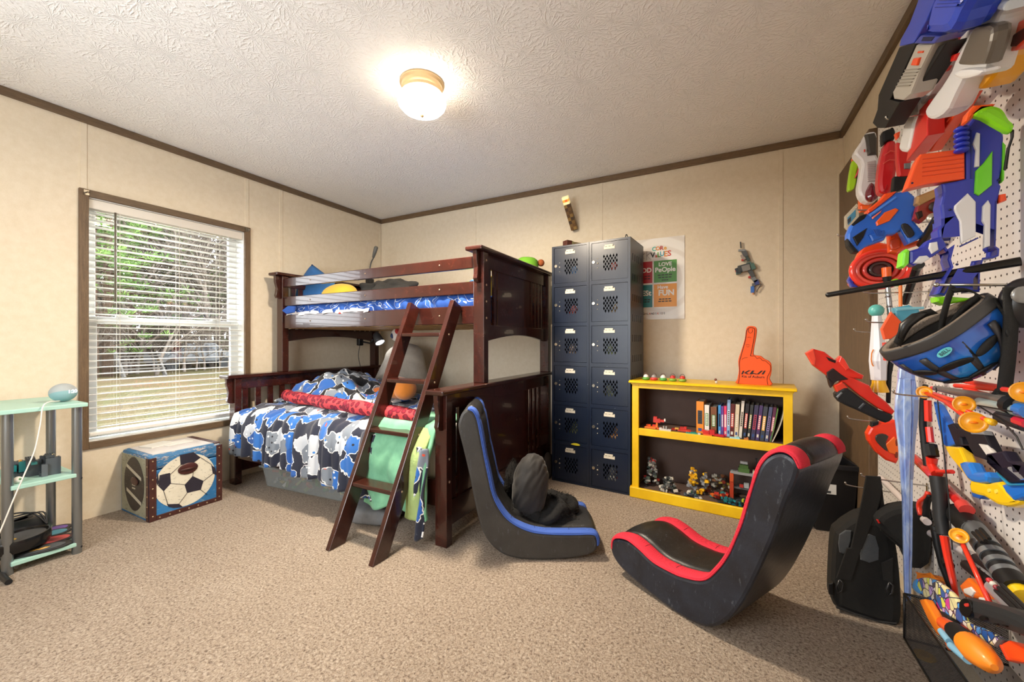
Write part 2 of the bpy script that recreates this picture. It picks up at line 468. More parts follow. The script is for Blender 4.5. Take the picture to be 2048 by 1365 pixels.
for k, (yy, sd) in enumerate(((WY0 - .012, 'left'), (WY1 + .012, 'right'))):
    br = T('curtain_bracket', 'small metal curtain bracket at the %s top corner of the window frame' % sd, 'bracket', (XL + .018, yy, WZ1 + .02))
    B().box(XL + .018, XL + .022, yy - .012, yy + .012, WZ1 + .005, WZ1 + .035).build('plate', M('#8b8375', .3, .9), br)
    B().cyl((XL + .02, yy, WZ1 + .02), (XL + .045, yy, WZ1 + .02), .004, n=8).build('post', M('#a69e90', .3, .9), br)
    B().tube([(XL + .045, yy, WZ1 + .02), (XL + .05, yy, WZ1 + .012), (XL + .053, yy, WZ1 + .022)], .004, 6).build('cup', M('#a69e90', .3, .9), br)

# ================================================================== outdoors
m, n = newmat('yard_ground')
v = n.coord('Object')
a = n.noise(v, .55, 5, .65).outputs[0]; b_ = n.noise(v, 14, 4, .7).outputs[0]
n.l(n.mix(0.45, n.ramp(a, [(0.35, '#493e30'), (0.5, '#45402b'), (0.62, '#3c4127'), (0.75, '#4f4436')]), n.ramp(b_, [(0.3, '#332b20'), (0.7, '#5c5142')])), n.b.inputs['Base Color'])
n.b.inputs['Roughness'].default_value = 1.0; n.b.inputs['Specular IOR Level'].default_value = 0.0
GZ = -0.75
def gh(x, y): return GZ + .12 * nz(x * .2, y * .2) + (max(0, -x - 30) * .05)
g = B(); g.grid(lambda u, w: Vector((-3.8 - 66 * u * u - 1 * u, -45 + 110 * w, gh(-3.8 - 66 * u * u, -45 + 110 * w))), 30, 40)
g.build('ground', m, smooth=True, kind='structure', recalc=False)
MBARK = M('#6a6158', 0.95, var=.4, vscale=3, spec=.0); MPINE = M('#6c8a46', 0.8, var=.5, vscale=1.5, dark='#3a5230', spec=.0); MPBARK = M('#4b3d32', .95, var=.4, spec=.0)
def bare_tree(seed, H):
    rnd = random.Random(seed); b = B(); tw = B()
    def grow(p, d, L, r, lev):
        pts = [p]; q = p
        for _ in range(3):
            d = (d + Vector((rnd.uniform(-1, 1), rnd.uniform(-1, 1), rnd.uniform(-.4, .6))) * .16).normalized(); q = q + d * (L / 3); pts.append(q)
        (b if lev < 2 else tw).tube(pts, [r, r * .85, r * .7, r * .5], 5 if lev < 2 else 3, caps=False)
        if lev >= 4: return
        k = rnd.choice((3, 4)) if lev else 6
        for _ in range(k):
            s_ = pts[rnd.choice((1, 2, 3, 3))] if lev else p.lerp(q, rnd.uniform(.35, 1))
            dd = (d + Vector((rnd.uniform(-1, 1), rnd.uniform(-1, 1), rnd.uniform(-.25, .7))) * 1.0).normalized()
            grow(s_, dd, L * rnd.uniform(.45, .7), r * .5, lev + 1)
    grow(Vector((0, 0, 0)), Vector((0, 0, 1)), H * .62, H * .016, 0)
    return b, tw
def pine(seed, H):
    rnd = random.Random(seed); tr = B(); fo = B()
    tr.tube([(0, 0, 0), (.1, 0, H * .5), (0, .1, H)], [.2, .14, .03], 6)
    for i in range(46):
        z = H * (.12 + .88 * (i / 46) ** .9); R_ = (H - z) * .26 + .5; a = rnd.uniform(0, 6.28)
        d = Vector((math.cos(a), math.sin(a), rnd.uniform(-.05, .3)))
        tip = Vector((0, 0, z)) + d * R_
        tr.tube([(0, 0, z), tip], [.05, .015], 3, caps=False)
        for k in range(5):
            c = Vector((0, 0, z)).lerp(tip, .35 + .16 * k) + Vector((rnd.uniform(-.3, .3), rnd.uniform(-.3, .3), rnd.uniform(-.1, .25)))
            for j in range(24):
                e = Vector((rnd.uniform(-1, 1), rnd.uniform(-1, 1), rnd.uniform(-.3, 1))).normalized(); sd = e.cross(Vector((rnd.uniform(-1, 1), .3, .5))).normalized()
                L = rnd.uniform(.22, .42)
                fo.raw([c, c + e * L + sd * .018, c + e * L * 1.02 - sd * .018], [(0, 1, 2)])
    return tr, fo
protos = []
for k in range(3):
    b, tw = bare_tree(20 + k, 11 + k)
    r = T('bare_tree', 'leafless grey brown tree in the thicket beyond the yard', 'tree', group='bare trees beyond the yard')
    b.build('trunk', MBARK, r, smooth=True, recalc=False); tw.build('twigs', MBARK, r, recalc=False); protos.append(r)
rnd = random.Random(3); cnt = 0
for i in range(64):
    D = rnd.uniform(26, 46); yy = (.25 + .36 * rnd.random()) * D * 1.0
    x_ = -3.6 - D; y_ = -D * .05 + D * rnd.uniform(.22, .66)
    r = protos[i] if i < 3 else ctree(protos[i % 3])
    s_ = rnd.uniform(.75, 1.25)
    r.location = (x_, y_, gh(x_, y_) - .1); r.rotation_euler = (0, 0, rnd.uniform(0, 6.28)); r.scale = (s_, s_, s_)
for i in range(46):
    r = ctree(protos[i % 3], label='low leafless shrub in the undergrowth at the edge of the yard'); r.name = 'bare_shrub'; r['group'] = 'leafless undergrowth'; r['category'] = 'shrub'
    D = rnd.uniform(23.5, 30); x_ = -3.6 - D; y_ = D * rnd.uniform(.20, .66); s_ = rnd.uniform(.22, .42)
    r.location = (x_, y_, gh(x_, y_) - .5 * s_); r.rotation_euler = (0, 0, rnd.uniform(0, 6.28)); r.scale = (s_ * 1.3, s_ * 1.3, s_)
pp = []
for k in range(2):
    tr, fo_ = pine(50 + k, 13)
    r = T('pine_tree', 'green pine tree standing among the bare trees outside', 'tree', group='pine trees beyond the yard')
    tr.build('trunk', MPBARK, r, recalc=False); fo_.build('foliage', MPINE, r, recalc=False); pp.append(r)
for i, (px, D, s_) in enumerate(((215, 25, 1.15), (262, 27, 1.0), (300, 30, 1.05), (345, 33, .9), (190, 24, .8), (430, 31, .55), (455, 36, .8), (240, 38, 1.3))):
    d = ray(px, 700); k = (D + 3.6) / -d.x; x_, y_ = d.x * k, d.y * k
    r = pp[i] if i < 2 else ctree(pp[i % 2])
    r.location = (x_, y_, gh(x_, y_) - .1); r.rotation_euler = (0, 0, i * 1.3); r.scale = (s_, s_, s_)
# wooden steps and a parked pickup far out at the edge of the trees
st = T('wooden_steps', 'pale wooden steps lying at the edge of the yard outside', 'steps', (-27, 10.5, gh(-27, 10.5)))
for i in range(7):
    p = Vector((-27, 8.55 + .0, gh(-27, 9)))
    B().box(-27.3 + i * .1, -26.9 + i * .1, 8.5, 10.3, p.z + .25 + .16 * (6 - i), p.z + .31 + .16 * (6 - i)).build('tread', M('#4c4842', .8), st)
for yy in (8.55, 10.2):
    B().bar((-26.1, yy, p.z), (-27.2, yy, p.z + 1.25), .08, .25).build('stringer', M('#3e3a35', .8), st)
def vehicle(name, label, x0, y0, hexc):
    z = gh(x0, y0); r = T(name, label, 'vehicle', (x0, y0, z), math.pi / 2)
    MB_ = Matrix.Translation((x0, y0, z)) @ Matrix.Rotation(math.pi / 2, 4, 'Z')
    out = [(-2.3, .45), (-2.3, 1.05), (-1.3, 1.12), (-.7, 1.65), (.9, 1.68), (1.5, 1.1), (2.2, 1.0), (2.3, .45)]
    B().prism(out, MB_ @ Vector((0, -.85, 0)), MB_.to_3x3() @ X, Z, MB_.to_3x3() @ (Y * 1.7), .06).build('body', M(hexc, .35, coat=.5), r)
    for x in (-.55, .45):
        for yy in (-.87, .86):
            B().box(x - .4, x + .4, yy, yy + .01, 1.15, 1.55, MB_).build('side_window', M('#2a3036', .1), r)
    for x in (-1.5, 1.4):
        for yy in (-.9, .7):
            B().cyl(MB_ @ Vector((x, yy, .36)), MB_ @ Vector((x, yy + .2, .36)), .36, n=16).build('wheel', M('#202020', .8), r)
vehicle('parked_car', 'pale grey car parked behind the trunks outside the window', -31, 13.6, '#45484a')
vehicle('parked_car', 'tan car parked left of the grey one outside the window', -32, 19.5, '#3f372f')

# ================================================================== ceiling lamp
LC = Vector((-1.41, 1.65, ZC))
lp = T('ceiling_light', 'lit flush ceiling light with frosted white glass bowl and brass-coloured base', 'ceiling light', LC)
MBRASS = M('#c9b089', .35, .7)
B().lathe([(.113, 0), (.115, -.012), (.106, -.02), (.105, -.035), (.098, -.042), (.096, -.062), (.05, -.064)], LC, n=40).build('base_ring', MBRASS, lp, smooth=True, angle=.5)
m, n = newmat('lit_frosted_glass')
n.b.inputs['Base Color'].default_value = (.9, .88, .82, 1); n.b.inputs['Roughness'].default_value = .4
n.b.inputs['Emission Color'].default_value = LAMP_COLOR + (1,); n.b.inputs['Emission Strength'].default_value = LAMP_GLOW
B().lathe([(.094, -.055), (.108, -.065), (.122, -.085), (.126, -.102), (.120, -.122), (.102, -.142), (.07, -.158), (.03, -.165), (.002, -.166)], LC, n=40).build('glass_bowl', m, lp, smooth=True)
B().lathe([(.004, -.164), (.009, -.168), (.010, -.174), (.005, -.180), (.001, -.183)], LC, n=14).build('finial', MBRASS, lp, smooth=True)
ld = bpy.data.lights.new('lamp_light', 'AREA'); ld.shape = 'DISK'; ld.size = .2; ld.energy = LAMP_WATTS; ld.color = LAMP_COLOR
lo = bpy.data.objects.new('lamp_light', ld); COL.objects.link(lo); lo.parent = lp; lo.location = (0, 0, -.19)
# ================================================================== mint shelf unit, left edge
MMINT = M('#a6cfc2', .4, var=.08); MPOLE = M('#8b9093', .3, .85); MBLK = M('#17171a', .45); MBLKR = M('#1b1b1d', .75)
sh = T('shelf_unit', 'three-tier mint green shelf with grey metal poles against the left wall', 'shelf', (-3.1, .66, 0))
for nm, x0, x1, y0, y1, z1 in (('top_shelf', -3.37, -2.87, .47, .80, .766), ('middle_shelf', -3.34, -2.90, .555, .775, .409), ('bottom_shelf', -3.34, -2.90, .555, .775, .058)):
    B().box(x0, x1, y0, y1, z1 - .02, z1).build(nm, MMINT, sh, bevel=.003)
for x, y in ((-2.918, .772), (-2.926, .549), (-3.30, .772), (-3.30, .549)):
    p = B().cyl((x, y, 0.0), (x, y, .748), .019, n=20).build('pole', MPOLE, sh, smooth=True, angle=.8)
    for z in (.380, .03): B().ell((x + .012, y + (.012 if y > .6 else -.0), z), .006, 8, 6).build('shelf_screw', MBLK, p)
for y in (.549,):
    B().cyl((-2.80, y - .02, .012), (-3.32, y - .02, .012), .012, n=12).build('foot_bar', MBLK, sh, smooth=True, angle=.8)
# smart speaker
sp = T('smart_speaker', 'grey round speaker with glowing clock digits on the mint top shelf', 'speaker', (-3.03, .752, .766))
cs = Vector((-3.03, .752, .813))
m, n = newmat('speaker_mesh'); v = n.coord('Object')
sz = n.add('SeparateXYZ'); n.l(v, sz.inputs[0])
n.l(n.ramp(n.math('ADD', n.math('MULTIPLY', sz.outputs[2], 6.0), n.math('MULTIPLY', sz.outputs[0], -2.2)), [(0.24, '#7fa3a8'), (0.26, '#9fa5a6')]), n.b.inputs['Base Color'])
n.b.inputs['Roughness'].default_value = .75; n.bump(n.noise(v, 600, 1).outputs[0], .3, .002)
B().ell(cs, (.052, .052, .047), 32, 18).build('dome', m, sp, smooth=True)
nd = (CAMP - cs); nd.z = 0; nd.normalize(); nd = Matrix.Rotation(math.radians(38), 3, 'Z') @ nd
U_ = Z.cross(nd).normalized()
B().text('1:20', cs + nd * .0522 + Z * .006, U_, Z, .024, .0008, .0004).build('clock_digits', M('#f4f8fa', .5, emit=.6), sp)
c7 = crop(0, 740, .32236)

pth = [Vector((-2.99, .73, .775))] + [on_x(*c7(*p), -2.86) for p in ((275, 215), (250, 340), (215, 500), (160, 630), (90, 790), (20, 960), (-20, 1050))]
B().tube(catmull([tuple(p) for p in pth], 5, False), .0028, 6).build('power_cord', M('#e6e2da', .5), sp, smooth=True)

# brick helper: studded toy bricks, each its own part
_bm = {}
def brick_mesh(w, d, h):
    key = (round(w, 4), round(d, 4), round(h, 4))
    if key not in _bm:
        b = B().box(-w / 2, w / 2, -d / 2, d / 2, 0, h)
        u = .008; nx, ny = max(1, min(6, int(w / u + .3))), max(1, min(4, int(d / u + .3)))
        for i in range(nx):
            for j in range(ny):
                x, y = (i + .5) * w / nx - w / 2, (j + .5) * d / ny - d / 2
                b.lathe([(.0024, h), (.0024, h + .0018)], (x, y, 0), n=6)
        _bm[key] = b
    return _bm[key]
def brick(parent, x, y, z, w, d, h, hexc, rz=0.0, ry=0.0, name='brick', rough=.3):
    src = brick_mesh(w, d, h); b = B(); base = MW[parent.name]
    mm = base @ Matrix.Translation((x, y, z)) @ Matrix.Rotation(rz, 4, 'Z') @ Matrix.Rotation(ry, 4, 'Y')
    b.raw([mm @ q for q in src.v], src.f)
    return b.build(name, M(hexc, rough), parent, recalc=False)
bb = T('brick_building', 'dark grey toy brick building with teal panes on the mint middle shelf', 'toy', (-3.05, .655, .409), math.radians(-8))
for x, y, z, w, d, h, c in ((-.10, -.05, 0, .05, .05, .05, '#3a3f45'), (-.10, -.05, .052, .03, .05, .012, '#555b60'), (-.04, -.03, 0, .07, .06, .02, '#2e3338'), (-.03, -.02, .022, .02, .05, .05, '#1f6f6f'),
                            (0, .0, 0, .03, .05, .075, '#3d444a'), (.03, .03, 0, .05, .03, .016, '#4c5258'), (.05, .06, 0, .03, .05, .085, '#4a5157'), (.03, .05, .087, .06, .03, .012, '#3d444a'), (-.075, -.03, .052, .06, .02, .010, '#474d53'), (-.06, .0, .0, .02, .02, .07, '#3a4046'), (-.005, .03, .0, .02, .02, .09, '#454b51'), (.02, .0, .06, .04, .02, .01, '#2d6f70'), (.07, .03, 0, .016, .02, .06, '#565c62'), (-.02, -.01, .075, .07, .03, .012, '#30353a'),
                            (.05, .06, .088, .012, .012, .012, '#d9c08a'), (-.045, -.04, .064, .010, .010, .014, '#c98d3c'), (-.06, -.06, .022, .016, .02, .03, '#238585'), (.02, .075, 0, .05, .02, .03, '#6a7076'), (-.08, .02, 0, .08, .03, .014, '#565c62')):
    brick(bb, x, y, z, w, d, h, c)
bt = T('toy_ball', 'small white and green toy ball at the front of the mint middle shelf', 'toy', (-2.95, .585, .409))
B().ell((-2.95, .585, .424), .0155, 16, 10).build('ball', M('#e9e8e4', .4), bt, smooth=True)
for a_ in (0.3, 2.2, 4.4): B().ell((-2.95 + .011 * math.cos(a_), .585 + .011 * math.sin(a_), .428), .006, 10, 6).build('green_patch', M('#4f8a55', .5), bt, smooth=True)
# black oval tub, console behind it and flat discs on the bottom shelf
c0 = crop(0, 880, .20507)
def fz(z, *pts): return [on_z(*c0(*p), z) for p in pts]
tub = T('black_tub', 'shiny black oval game tub with grey rim on the mint bottom shelf', 'toy', fz(.075, (300, 950))[0])
tc = fz(.12, (300, 900))[0]; rt = Matrix.Rotation(math.radians(-60), 3, 'Z')
def oval(b, c, rx, ry, prof, rot, n=32):
    vs = []; fs = []
    for k, (s_, h) in enumerate(prof):
        for i in range(n):
            a_ = 2 * math.pi * i / n; vs.append(Vector(c) + rot @ Vector((rx * s_ * math.cos(a_), ry * s_ * math.sin(a_), 0)) + Z * h)
    for k in range(len(prof) - 1):
        for i in range(n):
            fs.append((k * n + i, k * n + (i + 1) % n, (k + 1) * n + (i + 1) % n, (k + 1) * n + i))
    fs.append(tuple(range(n - 1, -1, -1))); fs.append(tuple((len(prof) - 1) * n + i for i in range(n)))
    return b.raw(vs, fs)
tc = Vector((-3.0, .60, .085))
oval(B(), tc, .115, .088, [(.75, 0), (.95, .006), (1, .02), (1, .052), (.97, .060), (.90, .060), (.88, .050), (.5, .048)], rt).build('tub_body', M('#121214', .22), tub, smooth=True, angle=.5)
oval(B(), tc + Z * .049, .095, .07, [(1, 0), (1, .003)], rt).build('grille', M('#4a4b4e', .6, bump=.5, bscale=300), tub)
oval(B(), tc + Vector((.02, -.03, .053)), .02, .012, [(1, 0), (.8, .002)], rt).build('gold_emblem', M('#d0a43c', .3, .3), tub)
con = T('black_console', 'black plastic console with cables behind the oval game tub', 'toy', (-3.2, .64, .06))
oval(B(), (-3.19, .64, .06), .10, .085, [(1, 0), (1, .07), (.9, .09), (.6, .105), (.3, .108)], rt).build('housing', M('#1d1e20', .35), con, smooth=True, angle=.7)
oval(B(), (-3.19, .64, .162), .05, .035, [(1, 0), (1, .006)], rt).build('dial', M('#303236', .5), con)
for k in range(3):
    B().tube(catmull([(-3.24 + .02 * k, .58, .165), (-3.2 + .02 * k, .62, .20 - .01 * k), (-3.16, .68 + .015 * k, .185), (-3.13, .72, .12)], 6, False), .004, 6).build('cable', MBLK, con, smooth=True)
for nm, c_, rx, ry, z, hx, lab in (('flat_disc', (-3.20, .765), .062, .05, .06, '#6f4fa0', 'black flat game disc with a purple centre behind the oval tub'),
                                   ('flat_disc', (-3.12, .742), .062, .05, .066, '#4a8fa6', 'black flat game disc with a light blue centre beside the oval tub'),
                                   ('flat_disc', (-3.03, .712), .085, .06, .062, '#b9484a', 'black flat game disc with a red centre beside the oval tub'),
                                   ('flat_disc', (-2.955, .652), .12, .055, .06, '#4d5054', 'black flat game disc with gold wave marks at the front of the mint bottom shelf')):
    t_ = T(nm, lab, 'toy', (c_[0], c_[1], z)); rr = Matrix.Rotation(math.radians(75), 3, 'Z')
    oval(B(), (c_[0], c_[1], z), rx, ry, [(1, 0), (1, .005), (.96, .007)], rr).build('plate', M('#232427', .5), t_)
    oval(B(), (c_[0] + .006, c_[1], z + .0072), rx * .72, ry * .72, [(1, 0), (1, .0012)], rr).build('centre', M(hx, .5), t_)
    if 'gold' in lab:
        for k in range(3):
            pts = [(c_[0] + .012 * math.cos(a_) * (1 + k * .6), c_[1] + .012 + .012 * math.sin(a_) * (1 + k * .6), z + .0095) for a_ in [x * .25 - .9 for x in range(8)]]
            B().tube(pts, .0016, 4).build('gold_arc', M('#c89b45', .4), t_)
        oval(B(), (c_[0] + .004, c_[1] - .018, z + .0085), .014, .01, [(1, 0), (1, .001)], rr).build('gold_dot', M('#c89b45', .4), t_)

# ================================================================== painted sports trunk
TX0, TX1, TY0, TY1, TZ = -3.408, -3.02, 1.10, 1.49, .391
tk = T('sports_trunk', 'weathered storage trunk with painted soccer ball front under the window', 'trunk', ((TX0 + TX1) / 2, (TY0 + TY1) / 2, 0))
def worn(name, base, dk, wear='#d9d2c4', sc=7, lo=.58, hi=.66):
    m, n = newmat(name); v = n.coord('Object')
    a = n.noise(v, sc, 5, .7).outputs[0]; w = n.noise(n.coord('Object', (1, 1, 3.5)), sc * 4, 4, .75).outputs[0]
    c = n.ramp(a, [(.3, dk), (.7, base)])
    n.l(n.mix(n.ramp(w, [(lo, (0, 0, 0, 1)), (hi, (1, 1, 1, 1))]), c, wear), n.b.inputs['Base Color']); n.b.inputs['Roughness'].default_value = .55
    return m
MT_BLUE = worn('trunk_blue', '#2f79b4', '#215c8c', '#7e98a4'); MT_GREY = worn('trunk_end_paint', '#a9a894', '#8a8a76', '#6a6a5a')
MT_WHITE = worn('trunk_ball_white', '#ddd8c6', '#cfc8b4', '#7d7a72', 9, .60, .64); MT_TOP = worn('trunk_top', '#d8d3cf', '#bcb4b2', '#94545a', 5, .68, .75)
MT_LEATH = M('#4a2722', .45, var=.35, vscale=30); MT_DARK = worn('trunk_ball_black', '#2a2634', '#211d29', '#6d6a6a', 10, .66, .7)
B().box(TX0, TX1, TY0, TY1, 0, .30).build('body', MT_BLUE, tk, bevel=.006)
B().box(TX0, TX1, TY0, TY1, .303, TZ).build('lid', worn('trunk_lid', '#3a78a8', '#2a5a82', '#b9ada0', 6, .55, .63), tk, bevel=.02)
B().box(TX0 + .02, TX1 - .03, TY0 + .03, TY1 - .03, TZ - .001, TZ + .002).build('lid_top', MT_TOP, tk)
B().box(TX0 + .015, TX1 - .012, TY0 - .002, TY0 + .001, .015, TZ - .02).build('end_panel', MT_GREY, tk)
xf = TX1 + .0015
def onf(pts, x=xf): return [(on_x(*c7(*p), x).y, on_x(*c7(*p), x).z) for p in pts]
pc = onf([(1155, 685)])[0]
def front(pts, nm, mt, d=.002, off=0.0, holes=()):
    return B().prism([pts] + list(holes), (TX1 + off, 0, 0), Y, Z, X * d).build(nm, mt, tk)
circ = [(pc[0] + .162 * math.cos(t_ * math.pi / 24), pc[1] + .162 * math.sin(t_ * math.pi / 24)) for t_ in range(48)]
front(circ, 'ball_print', MT_WHITE)
for pg in ([(1115, 530), (1200, 512), (1245, 545), (1205, 575), (1120, 590)], [(990, 655), (1055, 640), (1060, 705), (1015, 755), (980, 720)], [(1195, 660), (1262, 690), (1245, 745), (1160, 765), (1145, 715)],
           [(1310, 590), (1335, 610), (1345, 655), (1320, 645)], [(1035, 835), (1110, 832), (1135, 852), (1075, 858), (1045, 850)], [(968, 690), (980, 640), (985, 700), (975, 720)]):
    front(onf(pg), 'patch_print', MT_DARK, .0015, .0015)
for p, q in (((1120, 590), (1050, 655)), ((1205, 575), (1195, 660)), ((1245, 545), (1315, 590)), ((1055, 705), (1145, 712)), ((1262, 690), (1320, 645)), ((1160, 765), (1110, 832)), ((1015, 755), (1040, 835)), ((1245, 745), (1285, 775)), ((1120, 590), (1205, 575))):
    (y0, z0), (y1, z1) = onf([p, q]); B().bar((TX1 + .0025, y0, z0), (TX1 + .0025, y1, z1), .0015, .005, up=(1, 0, 0)).build('seam_print', MT_DARK, tk)
# leather straps with studs
st_ = []
for y0 in (TY0 - .001, TY1 - .034): st_.append((TX1 - .002, TX1 + .004, y0, y0 + .035, .0, TZ - .012))
st_.append((TX1 - .002, TX1 + .0035, TY0 + .0345, TY1 - .0345, 0, .03)); st_.append((TX1 - .035, TX1 - .003, TY0 - .004, TY0 - .0005, .001, TZ - .012))
for a_ in st_: B().box(*a_).build('leather_strap', MT_LEATH, tk, bevel=.002)
B().box(TX0 + .01, TX1 - .01, TY1 - .04, TY1 - .005, TZ - .002, TZ + .004).build('leather_strap', MT_LEATH, tk, bevel=.002)
for y_ in (TY0 + .016, TY1 - .017):
    for i in range(7): B().ell((TX1 + .004, y_, .03 + i * .055), (.003, .005, .005), 8, 6).build('stud', M('#b09a7a', .3, .8), tk, smooth=True)
for i in range(7): B().ell((TX1 + .004, TY0 + .05 + i * .05, .014), (.003, .005, .005), 8, 6).build('stud', M('#b09a7a', .3, .8), tk, smooth=True)
for i in range(6): B().ell((TX1 - .017, TY0 - .004, .03 + i * .06), (.005, .003, .005), 8, 6).build('stud', M('#b09a7a', .3, .8), tk, smooth=True)
hd = onf([(1165, 612)])[0]
B().ell((TX1 + .006, hd[0], hd[1]), (.006, .055, .036), 20, 8).build('leather_tab', M('#4b2420', .4, var=.3, vscale=40), tk, smooth=True)
B().tube([(TX1 + .012, hd[0] - .042, hd[1]), (TX1 + .022, hd[0], hd[1] + .002), (TX1 + .012, hd[0] + .042, hd[1])], .006, 8).build('pull_handle', MT_LEATH, tk, smooth=True)
# football on the end panel
fx, fzc = (TX0 + TX1) / 2, .20
el = [(.135 * math.cos(a_ * math.pi / 16) * (1 - .12 * abs(math.sin(a_ * math.pi / 16)) ** 3), .165 * math.sin(a_ * math.pi / 16)) for a_ in range(32)]
B().prism(el, (fx, TY0 - .002, fzc), X, Z, -Y * .002).build('football_print', worn('football_paint', '#3d3532', '#2a2423', '#6d6458', 9, .6, .66), tk)
for k in (-1, 1):
    B().prism([(-.10, .075 * k - .012 + .03 * 1), (.10, .075 * k - .012 - .03), (.10, .075 * k + .008 - .03), (-.10, .075 * k + .008 + .03)], (fx, TY0 - .004, fzc), X, Z, -Y * .001).build('stripe_print', M('#c9c3b2', .6), tk)
for i in range(4): B().box(fx - .02, fx + .02, TY0 - .006, TY0 - .004, fzc - .03 + i * .02, fzc - .022 + i * .02).build('lace_print', M('#c9c3b2', .6), tk)
B().ell((fx + .02, TY0 - .008, fzc + .02), (.05, .006, .025), 16, 8).build('end_handle', MT_LEATH, tk, smooth=True)
for k, (px, py, w_, h_, rz, lab) in enumerate(((980, 468, .15, .11, .25, 'white paper booklet lying left on top of the trunk'), (1095, 455, .15, .10, .1, 'white paper booklet lying right, further back on the trunk'))):
    p = on_z(*c7(px, py), TZ + .003 + .004 * 0); t_ = T('booklet', lab, 'booklet', (p.x, p.y, TZ + .002), rz + math.pi / 2)
    mm = MW[t_.name]
    B().box(-w_ / 2, w_ / 2, -h_ / 2, h_ / 2, .0, .005 + .004 * (k == 0), mm).build('cover', M('#dedcd6', .6), t_, bevel=.0015)
    B().box(-w_ / 2 + .002, w_ / 2 + .001, -h_ / 2 + .002, h_ / 2 - .002, .001, .0035 + .004 * (k == 0), mm).build('pages', M('#efeee9', .8), t_)
# ================================================================== bunk bed
MBED = woodmat('cherry_bed_wood', '#220d09', '#35150f', '#481e15', (3, 3, 3), .26, 4.0, coat=.35, wear='#8a6250')
bed = T('bunk_bed', 'dark cherry wood bunk bed, narrow bunk over a wide lower bed', 'bunk bed', (-2.29, 2.35, 0))
EX = ((-3.312, -3.236), (-1.353, -1.277))       # x spans of the end frames
LY0, LY1, UY0, UY1 = 1.685, 3.10, 2.05, 3.10
for (x0, x1), sgn in zip(EX, (-1, 1)):
    xm = (x0 + x1) / 2
    for y0 in (LY0, LY1 - .05):
        B().box(x0, x1, y0, y0 + .05, 0, .80).build('lower_post', MBED, bed, bevel=.004)
    cap = B().box(x0 - .022, x1 + .022, LY0 - .06, LY1 + .02, .80, .826).build('lower_cap_rail', MBED, bed, bevel=.008, seg=3)
    B().box(xm - .015, xm + .015, LY0 + .05, LY1 - .05, .715, .80).build('lower_top_rail', MBED, bed, bevel=.003)
    B().box(xm - .015, xm + .015, LY0 + .05, LY1 - .05, .09, .225).build('lower_bottom_rail', MBED, bed, bevel=.003)
    if sgn > 0:
        for yy in (1.79, 1.855, 2.715, 2.79, 2.865, 2.94): B().box(xm - .008, xm + .008, yy - .018, yy + .018, .22, .72).build('lower_slat', MBED, bed)
        B().box(xm - .006, xm + .006, 1.875, 2.70, .22, .72).build('lower_panel', MBED, bed, bevel=.004)
    else:
        for k in range(13): B().box(xm - .008, xm + .008, 1.775 + k * .098 - .02, 1.775 + k * .098 + .02, .22, .72).build('lower_slat', MBED, bed)
    # shaped brackets under the cap
    prof = [(0, 0), (.045, 0), (.043, -.05), (.030, -.10), (.034, -.14), (.040, -.165), (.030, -.185), (.0, -.19)]
    B().prism(prof, (xm - .014, LY0, .80), -Y, Z, X * .028, .003).build('lower_bracket', MBED, bed)
    for y0 in (UY0, UY1 - .055):
        B().box(x0, x1, y0, y0 + .055, .826, 1.62).build('upper_post', MBED, bed, bevel=.004)
    B().box(x0 - .022, x1 + .022, UY0 - .06, UY1 + .02, 1.62, 1.645).build('upper_cap_rail', MBED, bed, bevel=.008, seg=3)
    B().box(xm - .015, xm + .015, UY0 + .05, UY1 - .05, 1.53, 1.62).build('upper_top_rail', MBED, bed, bevel=.003)
    # arched bottom rail
    y0, y1 = UY0 + .05, UY1 - .05
    arch = [(y0, 1.18), (y0, 1.075)] + [(y0 + (y1 - y0) * t_, 1.075 + .045 * math.sin(math.pi * t_)) for t_ in [k / 10 for k in range(1, 10)]] + [(y1, 1.075), (y1, 1.18)]
    B().prism(arch, (xm - .015, 0, 0), Y, Z, X * .03, .003).build('upper_bottom_rail', MBED, bed)
    if True:
        for yy in (2.165, 2.235, 2.785, 2.85, 2.915, 2.98): B().box(xm - .008, xm + .008, yy - .017, yy + .017, 1.17, 1.54).build('upper_slat', MBED, bed)
        B().box(xm - .006, xm + .006, 2.27, 2.765, 1.17, 1.54).build('upper_panel', MBED, bed, bevel=.004)
    B().prism(prof, (xm - .014, UY0, 1.62), -Y, Z, X * .028, .003).build('upper_bracket', MBED, bed)
RX0, RX1 = EX[0][1] - .01, EX[1][0] + .01
for nm, z0, z1, mt in (('guard_rail', 1.527, 1.60, MBED), ('guard_rail', 1.37, 1.446, MBED), ('upper_side_rail', 1.185, 1.297, MBED)):
    B().box(RX0, RX1, UY0 + .012, UY0 + .037, z0, z1).build(nm, mt, bed, bevel=.004)
for z0, z1 in ((1.527, 1.60), (1.37, 1.446), (1.185, 1.297)):
    B().box(RX0, RX1, UY1 - .037, UY1 - .012, z0, z1).build('rear_rail', MBED, bed, bevel=.004)
for y0 in (LY0 + .012, LY1 - .037): B().box(RX0, RX1, y0, y0 + .026, .20, .34).build('lower_side_rail', MBED, bed, bevel=.004)
MSLATW = M('#b98f58', .6, var=.25, vscale=14)
for k in range(14):
    xx = RX0 + .07 + k * (RX1 - RX0 - .14) / 13
    B().box(xx - .035, xx + .035, UY0 + .037, UY1 - .037, 1.183, 1.198).build('upper_bed_slat', MSLATW, bed)
    B().box(xx - .035, xx + .035, LY0 + .04, LY1 - .04, .28, .295).build('lower_bed_slat', MSLATW, bed)
for xx in (-2.9, -2.29, -1.62):
    for z in (1.565, 1.408, 1.24): B().ell((xx, UY0 + .011, z), (.006, .003, .006), 10, 6).build('screw_cap', M('#8d7a68', .3, .6), bed, smooth=True)
